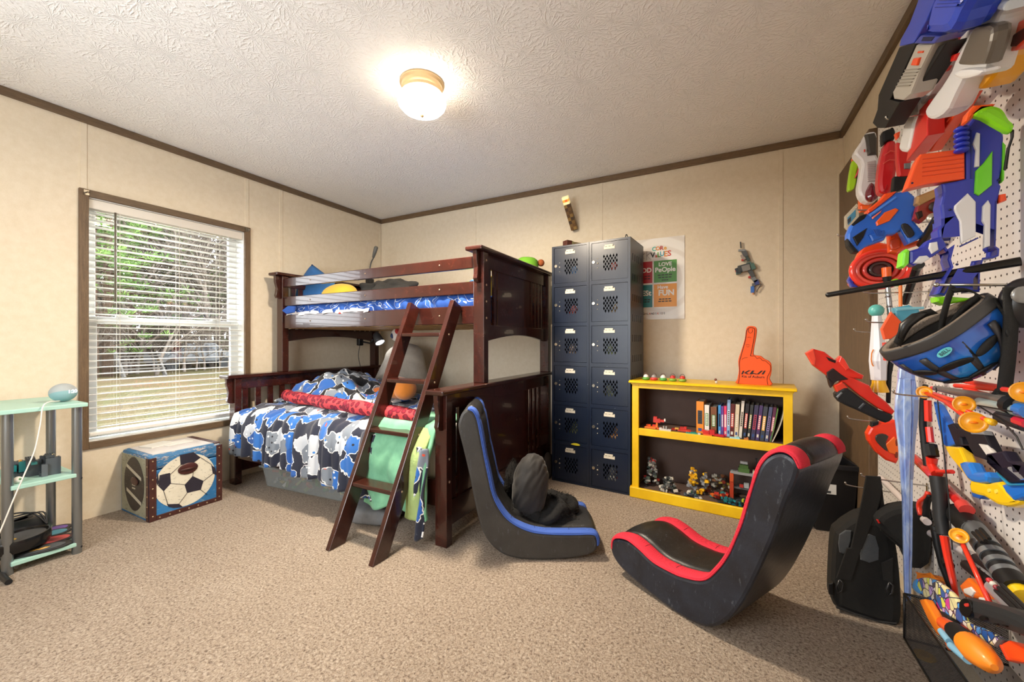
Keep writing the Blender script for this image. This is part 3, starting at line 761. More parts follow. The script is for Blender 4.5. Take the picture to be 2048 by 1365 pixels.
for z in (.34, .46, 1.22, 1.32, 1.42, 1.57):
    yy = LY0 + .025 if z < 1 else UY0 + .03
    B().ell((EX[1][1], yy, z), (.003, .007, .007), 10, 6).build('screw_cap', M('#b59c84', .3, .6), bed, smooth=True)

# ladder
ld_ = T('bunk_ladder', 'dark cherry wooden ladder leaning against the upper bunk rail', 'ladder', (-1.66, 1.42, 0))
def lrail(xb, xt):
    p0, p1 = Vector((xb, 1.43, 0)), Vector((xt, 2.015, 1.31))
    d = (p1 - p0).normalized(); w = Vector((0, -d.z, d.y)) * .046
    a0, a1 = p0 + w, p0 - w
    a0 = a0 - d * (a0.z / d.z); a1 = a1 - d * (a1.z / d.z)
    o = X * .016
    vs = [a0 - o, a1 - o, p1 - w - o, p1 + w - o, a0 + o, a1 + o, p1 - w + o, p1 + w + o]
    B().raw(vs, [(0, 1, 2, 3), (4, 7, 6, 5), (0, 3, 7, 4), (1, 5, 6, 2), (0, 4, 5, 1), (3, 2, 6, 7)]).build('side_rail', MBED, ld_, bevel=.004)
lrail(-1.806, -1.79); lrail(-1.497, -1.455)
for z in (1.118, .845, .572, .302):
    t_ = z / 1.31; yy = 1.43 + .585 * t_; xa, xb = -1.806 + .016 * t_ + .016, -1.497 + .042 * t_ - .016
    B().bar((xa, yy, z), (xb, yy, z), .09, .022).build('rung', MBED, ld_, bevel=.004)
    for xx in (xa - .032, xb + .033): B().ell((xx, yy, z), (.003, .006, .006), 8, 6).build('rung_bolt', M('#b59c84', .3, .6), ld_, smooth=True)

# ---------------------------------------------------------------- bedding
def controller_cloth(name, scale, base='#20263a'):
    """printed fabric: dark ground with outlined blue, white and grey gamepad-like blobs"""
    m, n = newmat(name); v = n.coord('UV', (scale, scale, 1))
    nn = n.noise(v, 2.2, 2); off = n.add('VectorMath', operation='SCALE', i_Scale=.55); n.l(nn.outputs['Color'], off.inputs[0])
    ad = n.add('VectorMath', operation='ADD'); n.l(v, ad.inputs[0]); n.l(off.outputs[0], ad.inputs[1])
    vo = n.add('TexVoronoi', i_Scale=1.0, i_Randomness=.85); vo.voronoi_dimensions = '2D'; n.l(ad.outputs[0], vo.inputs['Vector'])
    d = vo.outputs['Distance']; sp = n.add('SeparateColor'); n.l(vo.outputs['Color'], sp.inputs[0])
    col = n.ramp(sp.outputs[0], [(0.0, '#2f6fc0'), (.38, '#c6cdd6'), (.52, '#2a5fae'), (.72, '#7d8794')]); col.node.color_ramp.interpolation = 'CONSTANT'
    v2 = n.add('TexVoronoi', i_Scale=3.9, i_Randomness=1.0); v2.voronoi_dimensions = '2D'; n.l(v, v2.inputs['Vector'])
    sp2 = n.add('SeparateColor'); n.l(v2.outputs['Color'], sp2.inputs[0])
    dot = n.math('MULTIPLY', n.math('LESS_THAN', v2.outputs['Distance'], .20), n.math('GREATER_THAN', sp2.outputs[1], .62))
    dcol = n.ramp(sp2.outputs[0], [(0, '#e9eef2'), (.4, '#20242e'), (.75, '#3a80cc'), (.93, '#d8553f')]); dcol.node.color_ramp.interpolation = 'CONSTANT'
    inner = n.mix(dot, col, dcol)
    c = n.mix(n.math('LESS_THAN', d, .475), base, '#eef0f0')
    c = n.mix(n.math('LESS_THAN', d, .43), c, inner)
    lines = n.noise(v, 3.5, 2).outputs[0]
    c2 = n.mix(n.math('MULTIPLY', n.math('LESS_THAN', n.math('ABSOLUTE', n.math('SUBTRACT', lines, .5)), .0001), n.math('GREATER_THAN', d, .50)), c, '#b8bfc4')
    n.l(c2, n.b.inputs['Base Color']); n.b.inputs['Roughness'].default_value = .85; n.b.inputs['Sheen Weight'].default_value = .2
    return m
def cloth(fn, nu, nv, name, mat, parent, solid=.012, su=1.0, sv=1.0, **kw):
    b = B().grid(fn, nu, nv); o = b.build(name, mat, parent, smooth=True, solid=solid, recalc=False, **kw)
    uv = o.data.uv_layers.new(name='UVMap'); w = nu + 1
    for poly in o.data.polygons:
        for li in poly.loop_indices:
            vi = o.data.loops[li].vertex_index; uv.data[li].uv = ((vi % w) / nu * su, (vi // w) / nv * sv)
    return o
MCOMF = controller_cloth('gamepad_print_comforter', 1.0)
mt1 = T('lower_mattress', 'white mattress lying on the wide lower bed, mostly under the comforter', 'mattress', (-2.29, 2.38, .295))
B().box(-3.215, -1.375, 1.735, 3.04, .297, .535).build('mattress_body', M('#d8d6d2', .8), mt1, bevel=.05, seg=4)
mt2 = T('upper_mattress', 'thin upper bunk mattress in a blue fitted cover', 'mattress', (-2.29, 2.57, 1.2))
B().box(-3.22, -1.37, 2.10, 3.05, 1.20, 1.33).build('mattress_body', M('#3b5f9e', .8), mt2, bevel=.04, seg=4)
# comforter: over the top and down the front, hem falling lower towards the middle
cf = T('comforter', 'comforter printed with blue and white game controllers over the lower bed', 'comforter', (-2.4, 1.7, .3))
def comf(u, w):
    x = -3.20 + 1.43 * u
    hem = .275 - .085 * u - .012 * math.sin(u * 26)
    L1, L2 = .95, .555 - hem
    s_ = w * (L1 + L2)
    fold = .016 * math.sin(u * 62 + 3 * nz(u * 6, w * 2)) + .010 * math.sin(u * 121 + 5 * nz(u * 9, 3.3))
    if s_ < L1:
        y = 1.70 + (L1 - s_) * 1.0; z = .585 + .02 * nz(x * 7, y * 7) + .018 * nz(x * 3, y * 4, 5)
        k = max(0, 1 - (L1 - s_) / .14)
        z += .018 * (1 - k) * math.sin(y * 38 + 2 * nz(x * 4, y * 3)) * .5 + fold * .5 * (k + .25) - .035 * k * k
        y += -.02 * k
    else:
        q = s_ - L1; y = 1.672 - .028 * math.sin(min(1, q / .12) * math.pi / 2) - fold * (.5 + 1.2 * q) - .02 * q
        z = .575 - .03 - q
    return Vector((x, y, z))
cloth(comf, 190, 80, 'printed_cloth', MCOMF, cf, .014, su=12.5, sv=10.0)
# bunched comforter at the back and pillow
pf = T('rumpled_comforter', 'dark game-print comforter end rumpled up against the left headboard', 'comforter', (-3.0, 2.4, .6))
def rump(u, w):
    x = -3.19 + .92 * u; y = 1.95 + .85 * w
    h = .17 * math.exp(-((u - .35) / .33) ** 2) * math.sin(math.pi * min(1, w * 1.05)) ** .6 + .05 * nz(x * 8, y * 8) + .04 * nz(x * 16, y * 13, 2)
    e = min(1, u * 9, (1 - u) * 9, w * 9, (1 - w) * 9)
    return Vector((x, y, .60 + (.03 + max(0, h)) * e))
cloth(rump, 70, 60, 'printed_cloth', controller_cloth('gamepad_print_dark', 1.0, '#14161c'), pf, .012, su=7, sv=6.5)
# red leopard bolster
m, n = newmat('red_leopard_plush'); v = n.coord('Object')
vo = n.add('TexVoronoi', i_Scale=26.0, i_Randomness=.8); n.l(v, vo.inputs['Vector']); d = vo.outputs['Distance']
n.l(n.ramp(d, [(.0, '#a81c3c'), (.40, '#7d0c28'), (.50, '#5d081e'), (.58, '#d8444a')]), n.b.inputs['Base Color']); n.b.inputs['Roughness'].default_value = .8
bo = T('bolster_pillow', 'long thin red leopard-print plush snake lying across the lower bed', 'plush', (-2.3, 1.86, .62))
pts = catmull([(-3.13, 2.02, .645), (-2.95, 1.95, .648), (-2.62, 1.90, .650), (-2.2, 1.84, .652), (-1.85, 1.80, .65), (-1.55, 1.79, .645)], 8, False)
B().tube(pts, [.012] + [.043 + .004 * math.sin(i * .8) for i in range(len(pts) - 2)] + [.012], 16).build('plush_body', m, bo, smooth=True)
# green blanket between the ladder rails
MGREEN = M('#7fc09a', .75, var=.18, vscale=10, sheen=.1, dark='#6aa886'); MGREEN2 = M('#9fbf72', .8, var=.2, vscale=20)
gb = T('green_blanket', 'mint green blanket hanging off the bed behind the ladder', 'blanket', (-1.6, 1.62, .3))
def grn(u, w):
    x = -1.80 + .43 * u - .04 * w * (1 - u); L1 = .30; s_ = w * (.30 + .45)
    f = .012 * math.sin(u * 17 + 4 * nz(u * 3, w * 3)) + .02 * nz(u * 5, w * 7, 1)
    if s_ < L1: return Vector((x, 2.04 - s_, .617 + .015 * nz(x * 8, s_ * 9)))
    q = s_ - L1
    return Vector((x, 1.735 - .085 * math.sin(min(1, q / .22) * math.pi / 2) + f * .7 - .01 * math.sin(q * 7), .605 - q * (1.0 + .06 * math.sin(u * 9))))
cloth(grn, 50, 60, 'blanket_cloth', MGREEN, gb, .02)
MQ = M('#a3bb78', .9, bump=.8, bscale=70)
cloth(lambda u, w: Vector((-1.475 + .085 * u - .03 * w, (1.735 - .10 * math.sin(min(1, w * 2.4) * math.pi / 2)) - .012 * math.sin(u * 3.1) + .008 * nz(u * 4, w * 6), .60 - .46 * w)), 12, 40, 'quilted_edge', MQ, gb, .022)
tl = T('comforter_corner', 'pointed corner of game-print fabric hanging beside the near bed post', 'comforter', (-1.40, 1.63, .1))
def tail(u, w):
    x = -1.435 + .078 * u * (1 - .35 * w); z = .52 - .45 * w
    return Vector((x, 1.632 + .012 * math.sin(u * 7 + w * 9) - .012 * w, z - .03 * (1 - abs(u - .4)) * (w > .9)))
cloth(tail, 10, 40, 'printed_cloth', MCOMF, tl, .01, su=.7, sv=3)
# plastic tub of toys under the bed
bn = T('storage_tub', 'clear grey plastic storage tub full of toys pushed under the bed', 'storage tub', (-2.55, 1.95, 0))
m, n = newmat('clear_plastic'); n.b.inputs['Base Color'].default_value = lin('#b4bab9'); n.b.inputs['Roughness'].default_value = .25; n.b.inputs['Alpha'].default_value = .32; MCLEAR = m
mm = Matrix.Translation((-2.62, 2.02, 0)) @ Matrix.Rotation(math.radians(4.5), 4, 'Z')
def frust(b, w0, d0, w1, d1, z0, z1, mm, t_=.004):
    vs = [(-w0, -d0, z0), (w0, -d0, z0), (w0, d0, z0), (-w0, d0, z0), (-w1, -d1, z1), (w1, -d1, z1), (w1, d1, z1), (-w1, d1, z1)]
    vs += [(x * (1 - t_ / .3), y * (1 - t_ / .2), z + (t_ if i < 4 else 0)) for i, (x, y, z) in enumerate(vs)]
    fs = [(0, 3, 2, 1), (0, 1, 5, 4), (1, 2, 6, 5), (2, 3, 7, 6), (3, 0, 4, 7)]
    fs += [(8, 9, 10, 11), (8, 12, 13, 9), (9, 13, 14, 10), (10, 14, 15, 11), (11, 15, 12, 8), (4, 5, 13, 12), (5, 6, 14, 13), (6, 7, 15, 14), (7, 4, 12, 15)]
    return b.raw([mm @ Vector(p) for p in vs], fs)
frust(B(), .40, .205, .425, .225, .004, .155, mm).build('tub_body', MCLEAR, bn, bevel=.006)
rb = B()
for x0, x1, y0, y1 in ((-.44, .44, -.243, -.223), (-.44, .44, .223, .243), (-.44, -.42, -.243, .243), (.42, .44, -.243, .243)): rb.box(x0, x1, y0, y1, .148, .162, mm)
rb.build('tub_rim', MCLEAR, bn, bevel=.004)
rt_ = random.Random(5)
for k in range(130):
    p = Vector((rt_.uniform(-.37, .37), -.18 + .28 * rt_.random() ** 1.8, .02 + rt_.uniform(0, .095)))
    q = B(); r3 = Matrix.Translation(mm @ p) @ Matrix.Rotation(rt_.uniform(0, 6), 4, Vector((rt_.random(), rt_.random(), rt_.random() + .1)))
    s_ = rt_.uniform(.014, .03)
    q.box(-s_, s_, -s_ * .5, s_ * .5, -s_ * .35, s_ * .35, r3)
    o = q.build('tub_toy_brick', M(rt_.choice(('#b03a34', '#3d7a46', '#33598f', '#c9b45a', '#d8d4cc', '#444549', '#7d8a3c', '#b56b3a', '#8a8a8a')), .5), bn, recalc=False)
fp = T('floor_cushion', 'small grey cushion on the carpet half under the bed', 'cushion', (-1.87, 1.76, 0))
B().ell((-1.87, 1.765, .052), (.15, .12, .05), 28, 14, rot=Matrix.Rotation(.35, 3, 'Z'), pw=.55, wob=.10, ws=14).build('cushion_body', M('#7b7d80', .9, var=.2, vscale=20), fp, smooth=True)
# backrest pillow
MGREYP = M('#a89f93', .95, var=.25, vscale=8, bump=.4, bscale=90, sheen=.1)
bp = T('backrest_pillow', 'large grey plush backrest pillow with arms in the far bed corner', 'pillow', (-2.78, 2.85, .6))
def puff(outline, O, U, V, W, th, rings=9, n=64, pw=.5, wob=.006):
    """soft pillow over a star-shaped outline (U,V): rounded front and back"""
    cu = sum(p[0] for p in outline) / len(outline); cv = sum(p[1] for p in outline) / len(outline)
    pts = catmull(outline, 6); O, U, V, W = Vector(O), Vector(U), Vector(V), Vector(W); vs = []; fs = []; N = len(pts)
    prof = [(k / rings) for k in range(1, rings + 1)]
    seq = [(r, 1) for r in prof] + [(r, -1) for r in reversed(prof[:-1])]
    for r, sg in seq:
        for (a, b) in pts:
            h = th / 2 * max(0, 1 - r ** 2.2) ** pw * sg
            p = O + U * (cu + (a - cu) * r) + V * (cv + (b - cv) * r) + W * h
            vs.append(p + W * (wob * mnoise.noise(p * 14)) + V * (wob * .6 * mnoise.noise(p * 11 + Vector((3, 1, 2)))))
    for k in range(len(seq) - 1):
        for i in range(N): fs.append((k * N + i, k * N + (i + 1) % N, (k + 1) * N + (i + 1) % N, (k + 1) * N + i))
    fs.append(tuple(range(N - 1, -1, -1))); fs.append(tuple((len(seq) - 1) * N + i for i in range(N)))
    return B().raw(vs, fs)
puff([(-.34, 0), (-.31, .12), (-.24, .27), (-.20, .38), (-.10, .44), (.06, .44), (.17, .40), (.23, .27), (.29, .12), (.31, 0), (.0, -.03)], (-2.74, 2.90, .62), X, (Z + Y * .18).normalized(), -Y, .26).build('back_cushion', MGREYP, bp, smooth=True)
for s_, cx_ in ((-1, -3.0), (1, -2.47)):
    B().ell((cx_, 2.68, .675), (.085, .20, .075), 22, 14, rot=Matrix.Rotation(-.5 * s_, 3, 'Z'), wob=.06).build('arm_rest', MGREYP, bp, smooth=True)
B().tube(catmull([(-2.78, 2.86, 1.085), (-2.79, 2.85, 1.115), (-2.74, 2.85, 1.125), (-2.70, 2.86, 1.085)], 5, False), .012, 8).build('top_handle', MGREYP, bp, smooth=True)
# orange plush
op = T('orange_plush', 'round orange plush toy lying in front of the grey backrest pillow', 'plush', (-2.50, 2.36, .62))
MOR = M('#e8892b', .9, var=.12, vscale=10, sheen=.5)
oc = on_y(795, 775, 2.42)
B().ell((oc.x, 2.42, .705), (.155, .11, .088), 28, 16, wob=.04).build('plush_body', MOR, op, smooth=True)
B().ell((oc.x + .10, 2.40, .70), (.088, .09, .085), 24, 14).build('plush_head', MOR, op, smooth=True)
for dx, dz in ((-.17, -.03), (-.12, -.045), (-.20, -.05)):
    B().ell((oc.x + dx, 2.38, .70 + dz), (.05, .045, .035), 16, 10).build('plush_limb', M('#dd7526', .9, sheen=.5), op, smooth=True)
# clip lamp on the headboard rail, lit
cl_ = T('clip_lamp', 'black clip-on reading lamp, lit, fixed above the lower bed', 'lamp', (-3.22, 2.95, 1.1))
p0 = on_y(720, 683, 2.9); p1 = on_y(740, 687, 2.86); p2 = on_y(752, 672, 2.82); p3 = on_y(764, 690, 2.74)
B().box(p0.x - .022, p0.x + .022, 2.87, 2.93, p0.z - .045, p0.z + .05).build('clamp', M('#121213', .35), cl_, bevel=.012, seg=3)
B().tube([p0, p1, (p1 + p2) / 2], .008, 8).build('arm', M('#222326', .4), cl_, smooth=True)
dd = (Vector((CS, SN, 0)) * .5 - Z * .8 - Vector((-SN, CS, 0)) * .30).normalized(); p2 = p2 + Z * .012
B().lathe([(.022, -.01), (.036, .01), (.040, .05), (.048, .10), (.046, .10), (.036, .05), (.02, 0)], p2, dd, 24).build('shade', M('#4a4b4d', .4), cl_, smooth=True)
B().lathe([(.001, .088), (.040, .088), (.040, .094), (.001, .096)], p2, dd, 24).build('bulb_disc', M('#ffffff', .5, emit=14.0), cl_, smooth=True)
B().tube(catmull([tuple(p0 - Z * .04), tuple(p0 + Vector((.0, -.02, -.15))), tuple(p0 + Vector((.05, -.03, -.28))), tuple(p0 + Vector((.06, .02, -.42)))], 6, False), .003, 6).build('cord', MBLK, cl_, smooth=True)
wt = T('soft_toy', 'white soft toy with red and blue patches hung under the upper bunk', 'plush', (-2.8, 2.7, 1.1))
q = on_y(795, 670, 2.62)
B().ell(q, (.055, .05, .06), 20, 12).build('toy_body', M('#d9d4cc', .9), wt, smooth=True)
B().ell(q + Vector((.03, -.03, .03)), (.02, .026, .026), 12, 8).build('red_patch', M('#b5322f', .8), wt, smooth=True)
B().ell(q + Vector((-.02, -.038, -.01)), (.018, .02, .024), 12, 8).build('blue_patch', M('#2f3f63', .8), wt, smooth=True)
B().cyl(q + Z * .05, (q.x, q.y, 1.186), .003, n=6).build('hanging_loop', MBLK, wt)
# ---------------------------------------------------------------- upper bunk bedding
m, n = newmat('blue_line_print'); v = n.coord('UV', (1, 1, 1))
a = n.noise(v, 1.6, 1, .5, .6).outputs[0]
ln = n.math('LESS_THAN', n.math('ABSOLUTE', n.math('SUBTRACT', a, .5)), .006); ln2 = n.math('LESS_THAN', n.math('ABSOLUTE', n.math('SUBTRACT', a, .62)), .005)
n.l(n.mix(n.math('MAXIMUM', ln, ln2), n.ramp(n.noise(v, .8, 2).outputs[0], [(.3, '#27458c'), (.7, '#3a62b2')]), '#d4dbe0'), n.b.inputs['Base Color']); n.b.inputs['Roughness'].default_value = .95; n.b.inputs['Specular IOR Level'].default_value = .15; MBLUEC = m
uc = T('blue_quilt', 'blue quilt with thin white lines tucked along the upper bunk', 'quilt', (-2.29, 2.5, 1.33))
def uq(u, w):
    x = -3.235 + 1.87 * u; L = .92; s_ = w * (L + .12)
    f = .008 * math.sin(u * 70 + 3 * nz(u * 9, w)) + .006 * math.sin(u * 131)
    if s_ < L: return Vector((x, 3.02 - s_, 1.375 + .012 * nz(x * 6, s_ * 8) + f * .4))
    q_ = s_ - L
    return Vector((x, 2.098 + f - .012 * math.sin(q_ / .12 * math.pi), 1.37 - q_ * .75))
cloth(uq, 160, 40, 'quilt_cloth', MBLUEC, uc, .016, su=11, sv=6)
m, n = newmat('white_red_sheet'); v = n.coord('Object')
vo = n.add('TexVoronoi', i_Scale=22.0); n.l(v, vo.inputs['Vector']); sp = n.add('SeparateColor'); n.l(vo.outputs['Color'], sp.inputs[0])
n.l(n.mix(n.math('MULTIPLY', n.math('LESS_THAN', vo.outputs['Distance'], .3), n.math('GREATER_THAN', sp.outputs[0], .6)), '#dcdcdf', n.mix(n.math('GREATER_THAN', sp.outputs[1], .5), '#b5322f', '#3a62a6')), n.b.inputs['Base Color'])
us = T('printed_sheet', 'white sheet with red spots poking out under the blue quilt', 'sheet', (-2.9, 2.07, 1.3))
B().grid(lambda u, w: Vector((-3.20 + .95 * u, 2.072 - .012 * math.sin(u * 40) - .01 * w, 1.318 - .028 * w + .006 * math.sin(u * 25))), 60, 6).build('sheet_hem', m, us, smooth=True, solid=.006, recalc=False)
cn = on_y(572, 621, 2.02)
B().prism([(-.06, .0), (.02, .035), (.10, .03), (.09, -.02), (.0, -.03)], (cn.x, 2.02, cn.z), X, Z, Y * .02, .006).build('sheet_corner', MBLUEC, us)
pb = T('blue_pillow', 'blue pillow standing on its corner at the left end of the upper bunk', 'pillow', (-3.1, 2.4, 1.4))
def pill(b, c, w, h, t_, rot, n_=18):
    def f(sg):
        def g(u, v_):
            a_, c_ = u * 2 - 1, v_ * 2 - 1
            pin = 1 - .10 * (abs(a_) * abs(c_))
            k = (max(0, 1 - a_ * a_) * max(0, 1 - c_ * c_)) ** .42
            p = Vector((a_ * w / 2 * (1 - .07 * (1 - c_ * c_) * 0), c_ * h / 2, sg * t_ / 2 * k + .006 * nz(a_ * 3, c_ * 3) * k))
            return Vector(c) + rot @ p
        return g
    b.grid(f(1), n_, n_); b.grid(f(-1), n_, n_); return b
pc_ = on_y(604, 560, 2.30)
pill(B(), (pc_.x + .12, 2.33, 1.53), .42, .36, .13, Matrix.Rotation(math.radians(78), 3, 'X') @ Matrix.Rotation(math.radians(-28), 3, 'Z')).build('pillow_body', M('#2f6cae', .7, var=.2, vscale=6), pb, smooth=True, recalc=2)
yp = T('yellow_cushion', 'plain yellow plush cushion behind the upper bunk guard rail', 'cushion', (-2.75, 2.4, 1.4))
yc = on_y(675, 575, 2.4)
B().ell((yc.x, 2.40, 1.47), (.20, .12, .10), 28, 14, rot=Matrix.Rotation(-.12, 3, 'Y'), pw=.8, wob=.05).build('cushion_body', M('#ecc63c', .85, sheen=.4), yp, smooth=True)
B().ell((yc.x - .16, 2.36, 1.465), (.06, .07, .07), 18, 10).build('pale_end', M('#e6e08a', .85, sheen=.4), yp, smooth=True)
kb = T('black_blanket', 'crumpled charcoal blanket heaped on the upper bunk', 'blanket', (-2.3, 2.45, 1.4))
kc = on_y(775, 570, 2.45)
B().ell((kc.x, 2.45, 1.47), (.30, .16, .11), 60, 34, wob=.42, ws=13).build('blanket_heap', M('#2a2928', .95, var=.3, vscale=12), kb, smooth=True)
nl = T('gooseneck_lamp', 'thin grey gooseneck lamp rising behind the upper guard rail', 'lamp', (-3.1, 2.9, 1.4))
B().tube(catmull([tuple(on_y(738, 560, 2.9)), tuple(on_y(741, 530, 2.9)), tuple(on_y(747, 516, 2.9))], 6, False), .006, 8).build('neck', M('#5a5a58', .4, .5), nl, smooth=True)
a_, b2 = on_y(746, 517, 2.9), on_y(753, 493, 2.9); dv = (b2 - a_)
B().lathe([(.004, 0), (.012, .01), (.018, dv.length * .5), (.020, dv.length * .9), (.012, dv.length)], a_, dv, 16).build('lamp_head', M('#5f5f5c', .5), nl, smooth=True)
lc = on_y(738, 560, 2.9)
B().box(lc.x - .03, lc.x + .03, 2.88, 2.94, 1.38, lc.z + .01).build('base_clip', MBLK, nl, bevel=.006)
gp = T('green_plush', 'green knitted plush beside the upper right bed post', 'plush', (-1.5, 2.3, 1.4))
gc = on_y(935, 556, 2.25)
B().ell((gc.x, 2.28, 1.43), (.09, .08, .055), 22, 12, wob=.08).build('plush_body', M('#4d7a36', .95, bump=.6, bscale=150), gp, smooth=True)
yb = T('yellow_block', 'yellow box standing behind the green knitted plush on the upper bunk', 'box', (-1.44, 2.34, 1.4))
B().box(gc.x + .035, gc.x + .10, 2.37, 2.43, 1.385, 1.515).build('box_body', M('#e8c93a', .5), yb, bevel=.006)
B().box(gc.x + .03, gc.x + .105, 2.365, 2.435, 1.515, 1.53).build('box_lid', M('#d9b92c', .5), yb, bevel=.004)
gh_ = T('green_hat', 'bright green soft hat with brown tip above the right upper headboard', 'plush', (-1.45, 2.75, 1.4))
q = on_x(1055, 521, -1.45)
B().lathe([(.09, -.26), (.10, -.20), (.095, -.06), (.085, 0), (.06, .018), (.02, .024)], q, (.05, 0, 1), 22).build('hat_crown', M('#6fae2c', .85), gh_, smooth=True)
B().ell(q + Vector((.095, .06, -.02)), (.03, .03, .03), 14, 8).build('brown_tip', M('#a5582c', .85), gh_, smooth=True)
for k, (yy, hx, h_, lab) in enumerate(((2.19, '#5b9ad6', .06, 'light blue soft toy seen through the near slats of the upper headboard'), (2.25, '#d8582c', .13, 'orange soft toy seen low through the near slats of the upper headboard'), (2.83, '#3f78c4', .22, 'blue soft toy behind the far slats of the upper headboard'))):
    t_ = T('soft_toy', lab, 'plush', (-1.42, yy, 1.385))
    B().ell((-1.44, yy, 1.385 + h_ / 2 * .9), (.045, .06, h_ / 2), 18, 12).build('toy_body', M(hx, .85, sheen=.3), t_, smooth=True)
    B().ell((-1.44, yy, 1.385 + h_ * .92), (.035, .045, .04), 14, 10).build('toy_head', M(hx, .85, sheen=.3), t_, smooth=True)
# ================================================================== lockers
LW, LD, LH = .607, .355, 1.81
LKA = math.atan2(-.042, .606)
lk = T('locker_bank', 'dark blue steel locker bank, two columns of six doors by the bed', 'lockers', (-1.188, 2.91, 0), LKA)
lm = MW[lk.name]; LU, LV3 = lm.to_3x3() @ X, lm.to_3x3() @ Y
m, n = newmat('locker_paint'); v = n.coord('Object')
a = n.noise(v, 160, 2, .6).outputs[0]; b_ = n.noise(v, 3.0, 3, .6).outputs[0]
c = n.ramp(b_, [(.35, '#101c33'), (.65, '#1b2434')])
spk = n.add('TexVoronoi', i_Scale=34.0); n.l(v, spk.inputs['Vector']); sp = n.add('SeparateColor'); n.l(spk.outputs['Color'], sp.inputs[0])
c = n.mix(n.math('MULTIPLY', n.math('LESS_THAN', spk.outputs['Distance'], .07), n.math('GREATER_THAN', sp.outputs[0], .72)), c, '#8f989e')
n.l(c, n.b.inputs['Base Color']); n.b.inputs['Roughness'].default_value = .32; n.b.inputs['Metallic'].default_value = .0; n.bump(a, .05, .001); MLOCK = m
MLOCKIN = M('#15181d', .7)
b = B().box(0, LW, LD - .004, LD, 0, LH, lm).box(0, LW, .0, LD, LH - .004, LH, lm).box(0, LW, 0, LD, .02, .026, lm).box(0, .003, 0, LD, 0, LH, lm).box(LW / 2 - .003, LW / 2 + .003, 0.001, LD, 0, LH, lm)
for i in range(1, 6): b.box(.003, LW - .003, .02, LD, LH / 6 * i - .002, LH / 6 * i + .002, lm)
b.build('carcass', MLOCKIN, lk)
holes = []
for i in range(12):
    for j in range(5):
        for k in range(1):
            y0 = .05 + j * .055; z0 = .06 + i * .145
            holes.append([(y0, z0), (y0 + .012, z0), (y0 + .012, z0 + .05), (y0, z0 + .05)])
B().prism([[(0, 0), (LD, 0), (LD, LH), (0, LH)]] + holes, lm @ Vector((LW - .003, 0, 0)), LV3, Z, LU * .003).build('side_panel', MLOCK, lk)
# front frame with twelve openings
ops = []; PW, PH = LW / 2, LH / 6
for cI in range(2):
    for r in range(6):
        x0, z0 = cI * PW, r * PH
        ops.append([(x0 + .018, z0 + .014), (x0 + PW - .018, z0 + .014), (x0 + PW - .018, z0 + PH - .014), (x0 + .018, z0 + PH - .014)])
B().prism([[(0, 0), (LW, 0), (LW, LH), (0, LH)]] + ops, lm @ Vector((0, .012, 0)), LU, Z, -LV3 * .016).build('front_frame', MLOCK, lk)
B().box(LW / 2 - .001, LW / 2 + .001, -.0055, .001, 0, LH, lm).build('centre_gap', M('#08090b', .9), lk)
# a door with staggered diamond cut-outs
dw, dh = PW - .040, PH - .032
dia = []
for r in range(6):
    nC = 5 if r % 2 == 0 else 4
    for k in range(nC):
        cx_ = (k - (nC - 1) / 2) * .0235; cz_ = .0445 - r * .0185
        dia.append([(cx_, cz_ + .0155), (cx_ + .0068, cz_), (cx_, cz_ - .0155), (cx_ - .0068, cz_)])
D0 = B().prism([[(-dw / 2, -dh / 2), (dw / 2, -dh / 2), (dw / 2, dh / 2), (-dw / 2, dh / 2)]] + [[(x - .005 + .012, z - .012) for x, z in q] for q in dia], (0, 0, 0), X, Z, -Y * .004)
door_me = None
dref = None
for cI in range(2):
    for r in range(6):
        cx_, cz_ = cI * PW + PW / 2, r * PH + PH / 2
        if dref is None:
            do = B(); do.raw([lm @ (q + Vector((cx_, .004, cz_))) for q in D0.v], D0.f); do = do.build('door', MLOCK, lk); dref = do; c00 = Vector((cx_, 0, cz_))
            la = B().lathe([(.001, .004), (.011, .004), (.012, .002), (.012, -.002)], lm @ Vector((cx_ - .118, -.002, cz_ - .002)), -LV3, 14).build('latch', M('#c9c2b2', .25, .9), do, smooth=True, angle=.5)
            sc1 = B()
            for dz, rr in ((.034, .0035), (0, .0065), (-.034, .0035)): sc1.ell(lm @ Vector((cx_ - .088, -.001, cz_ - .012 + dz)), rr, 8, 6)
            sc1.build('rivets', M('#d6d0c0', .3, .7), do, smooth=True)
            lb = B().box(cx_ - .040, cx_ + .040, -.003, 0, cz_ + .083, cz_ + .104, lm).box(cx_ - .034, cx_ + .026, -.004, 0, cz_ + .102, cz_ + .116, lm)
            lb.build('name_label', M('#ddd6c4', .7), do)
            sl_ = B()
            for k in range(3): sl_.box(cx_ - .03 + k * .025, cx_ - .016 + k * .025, -.0045, -.002, cz_ + .101, cz_ + .1035, lm)
            sl_.build('label_slots', M('#5a5448', .8), do)
        else:
            off = Vector((cx_, 0, cz_)) - c00
            dn = dref.copy(); COL.objects.link(dn); dn.location = off
            for ch in list(dref.children):
                cc = ch.copy(); COL.objects.link(cc); cc.parent = dn
rl = random.Random(11)
SHADE = {'#a5493f': 'red', '#8f9bb0': 'grey blue', '#b07a3f': 'tan', '#b9b9b0': 'pale', '#9b4a4a': 'dull red', '#7a7c48': 'olive', '#7d8a58': 'green', '#5b7fae': 'blue', '#9b3a33': 'red', '#7a6440': 'brown', '#a8b08a': 'pale green', '#8d7a6a': 'taupe'}
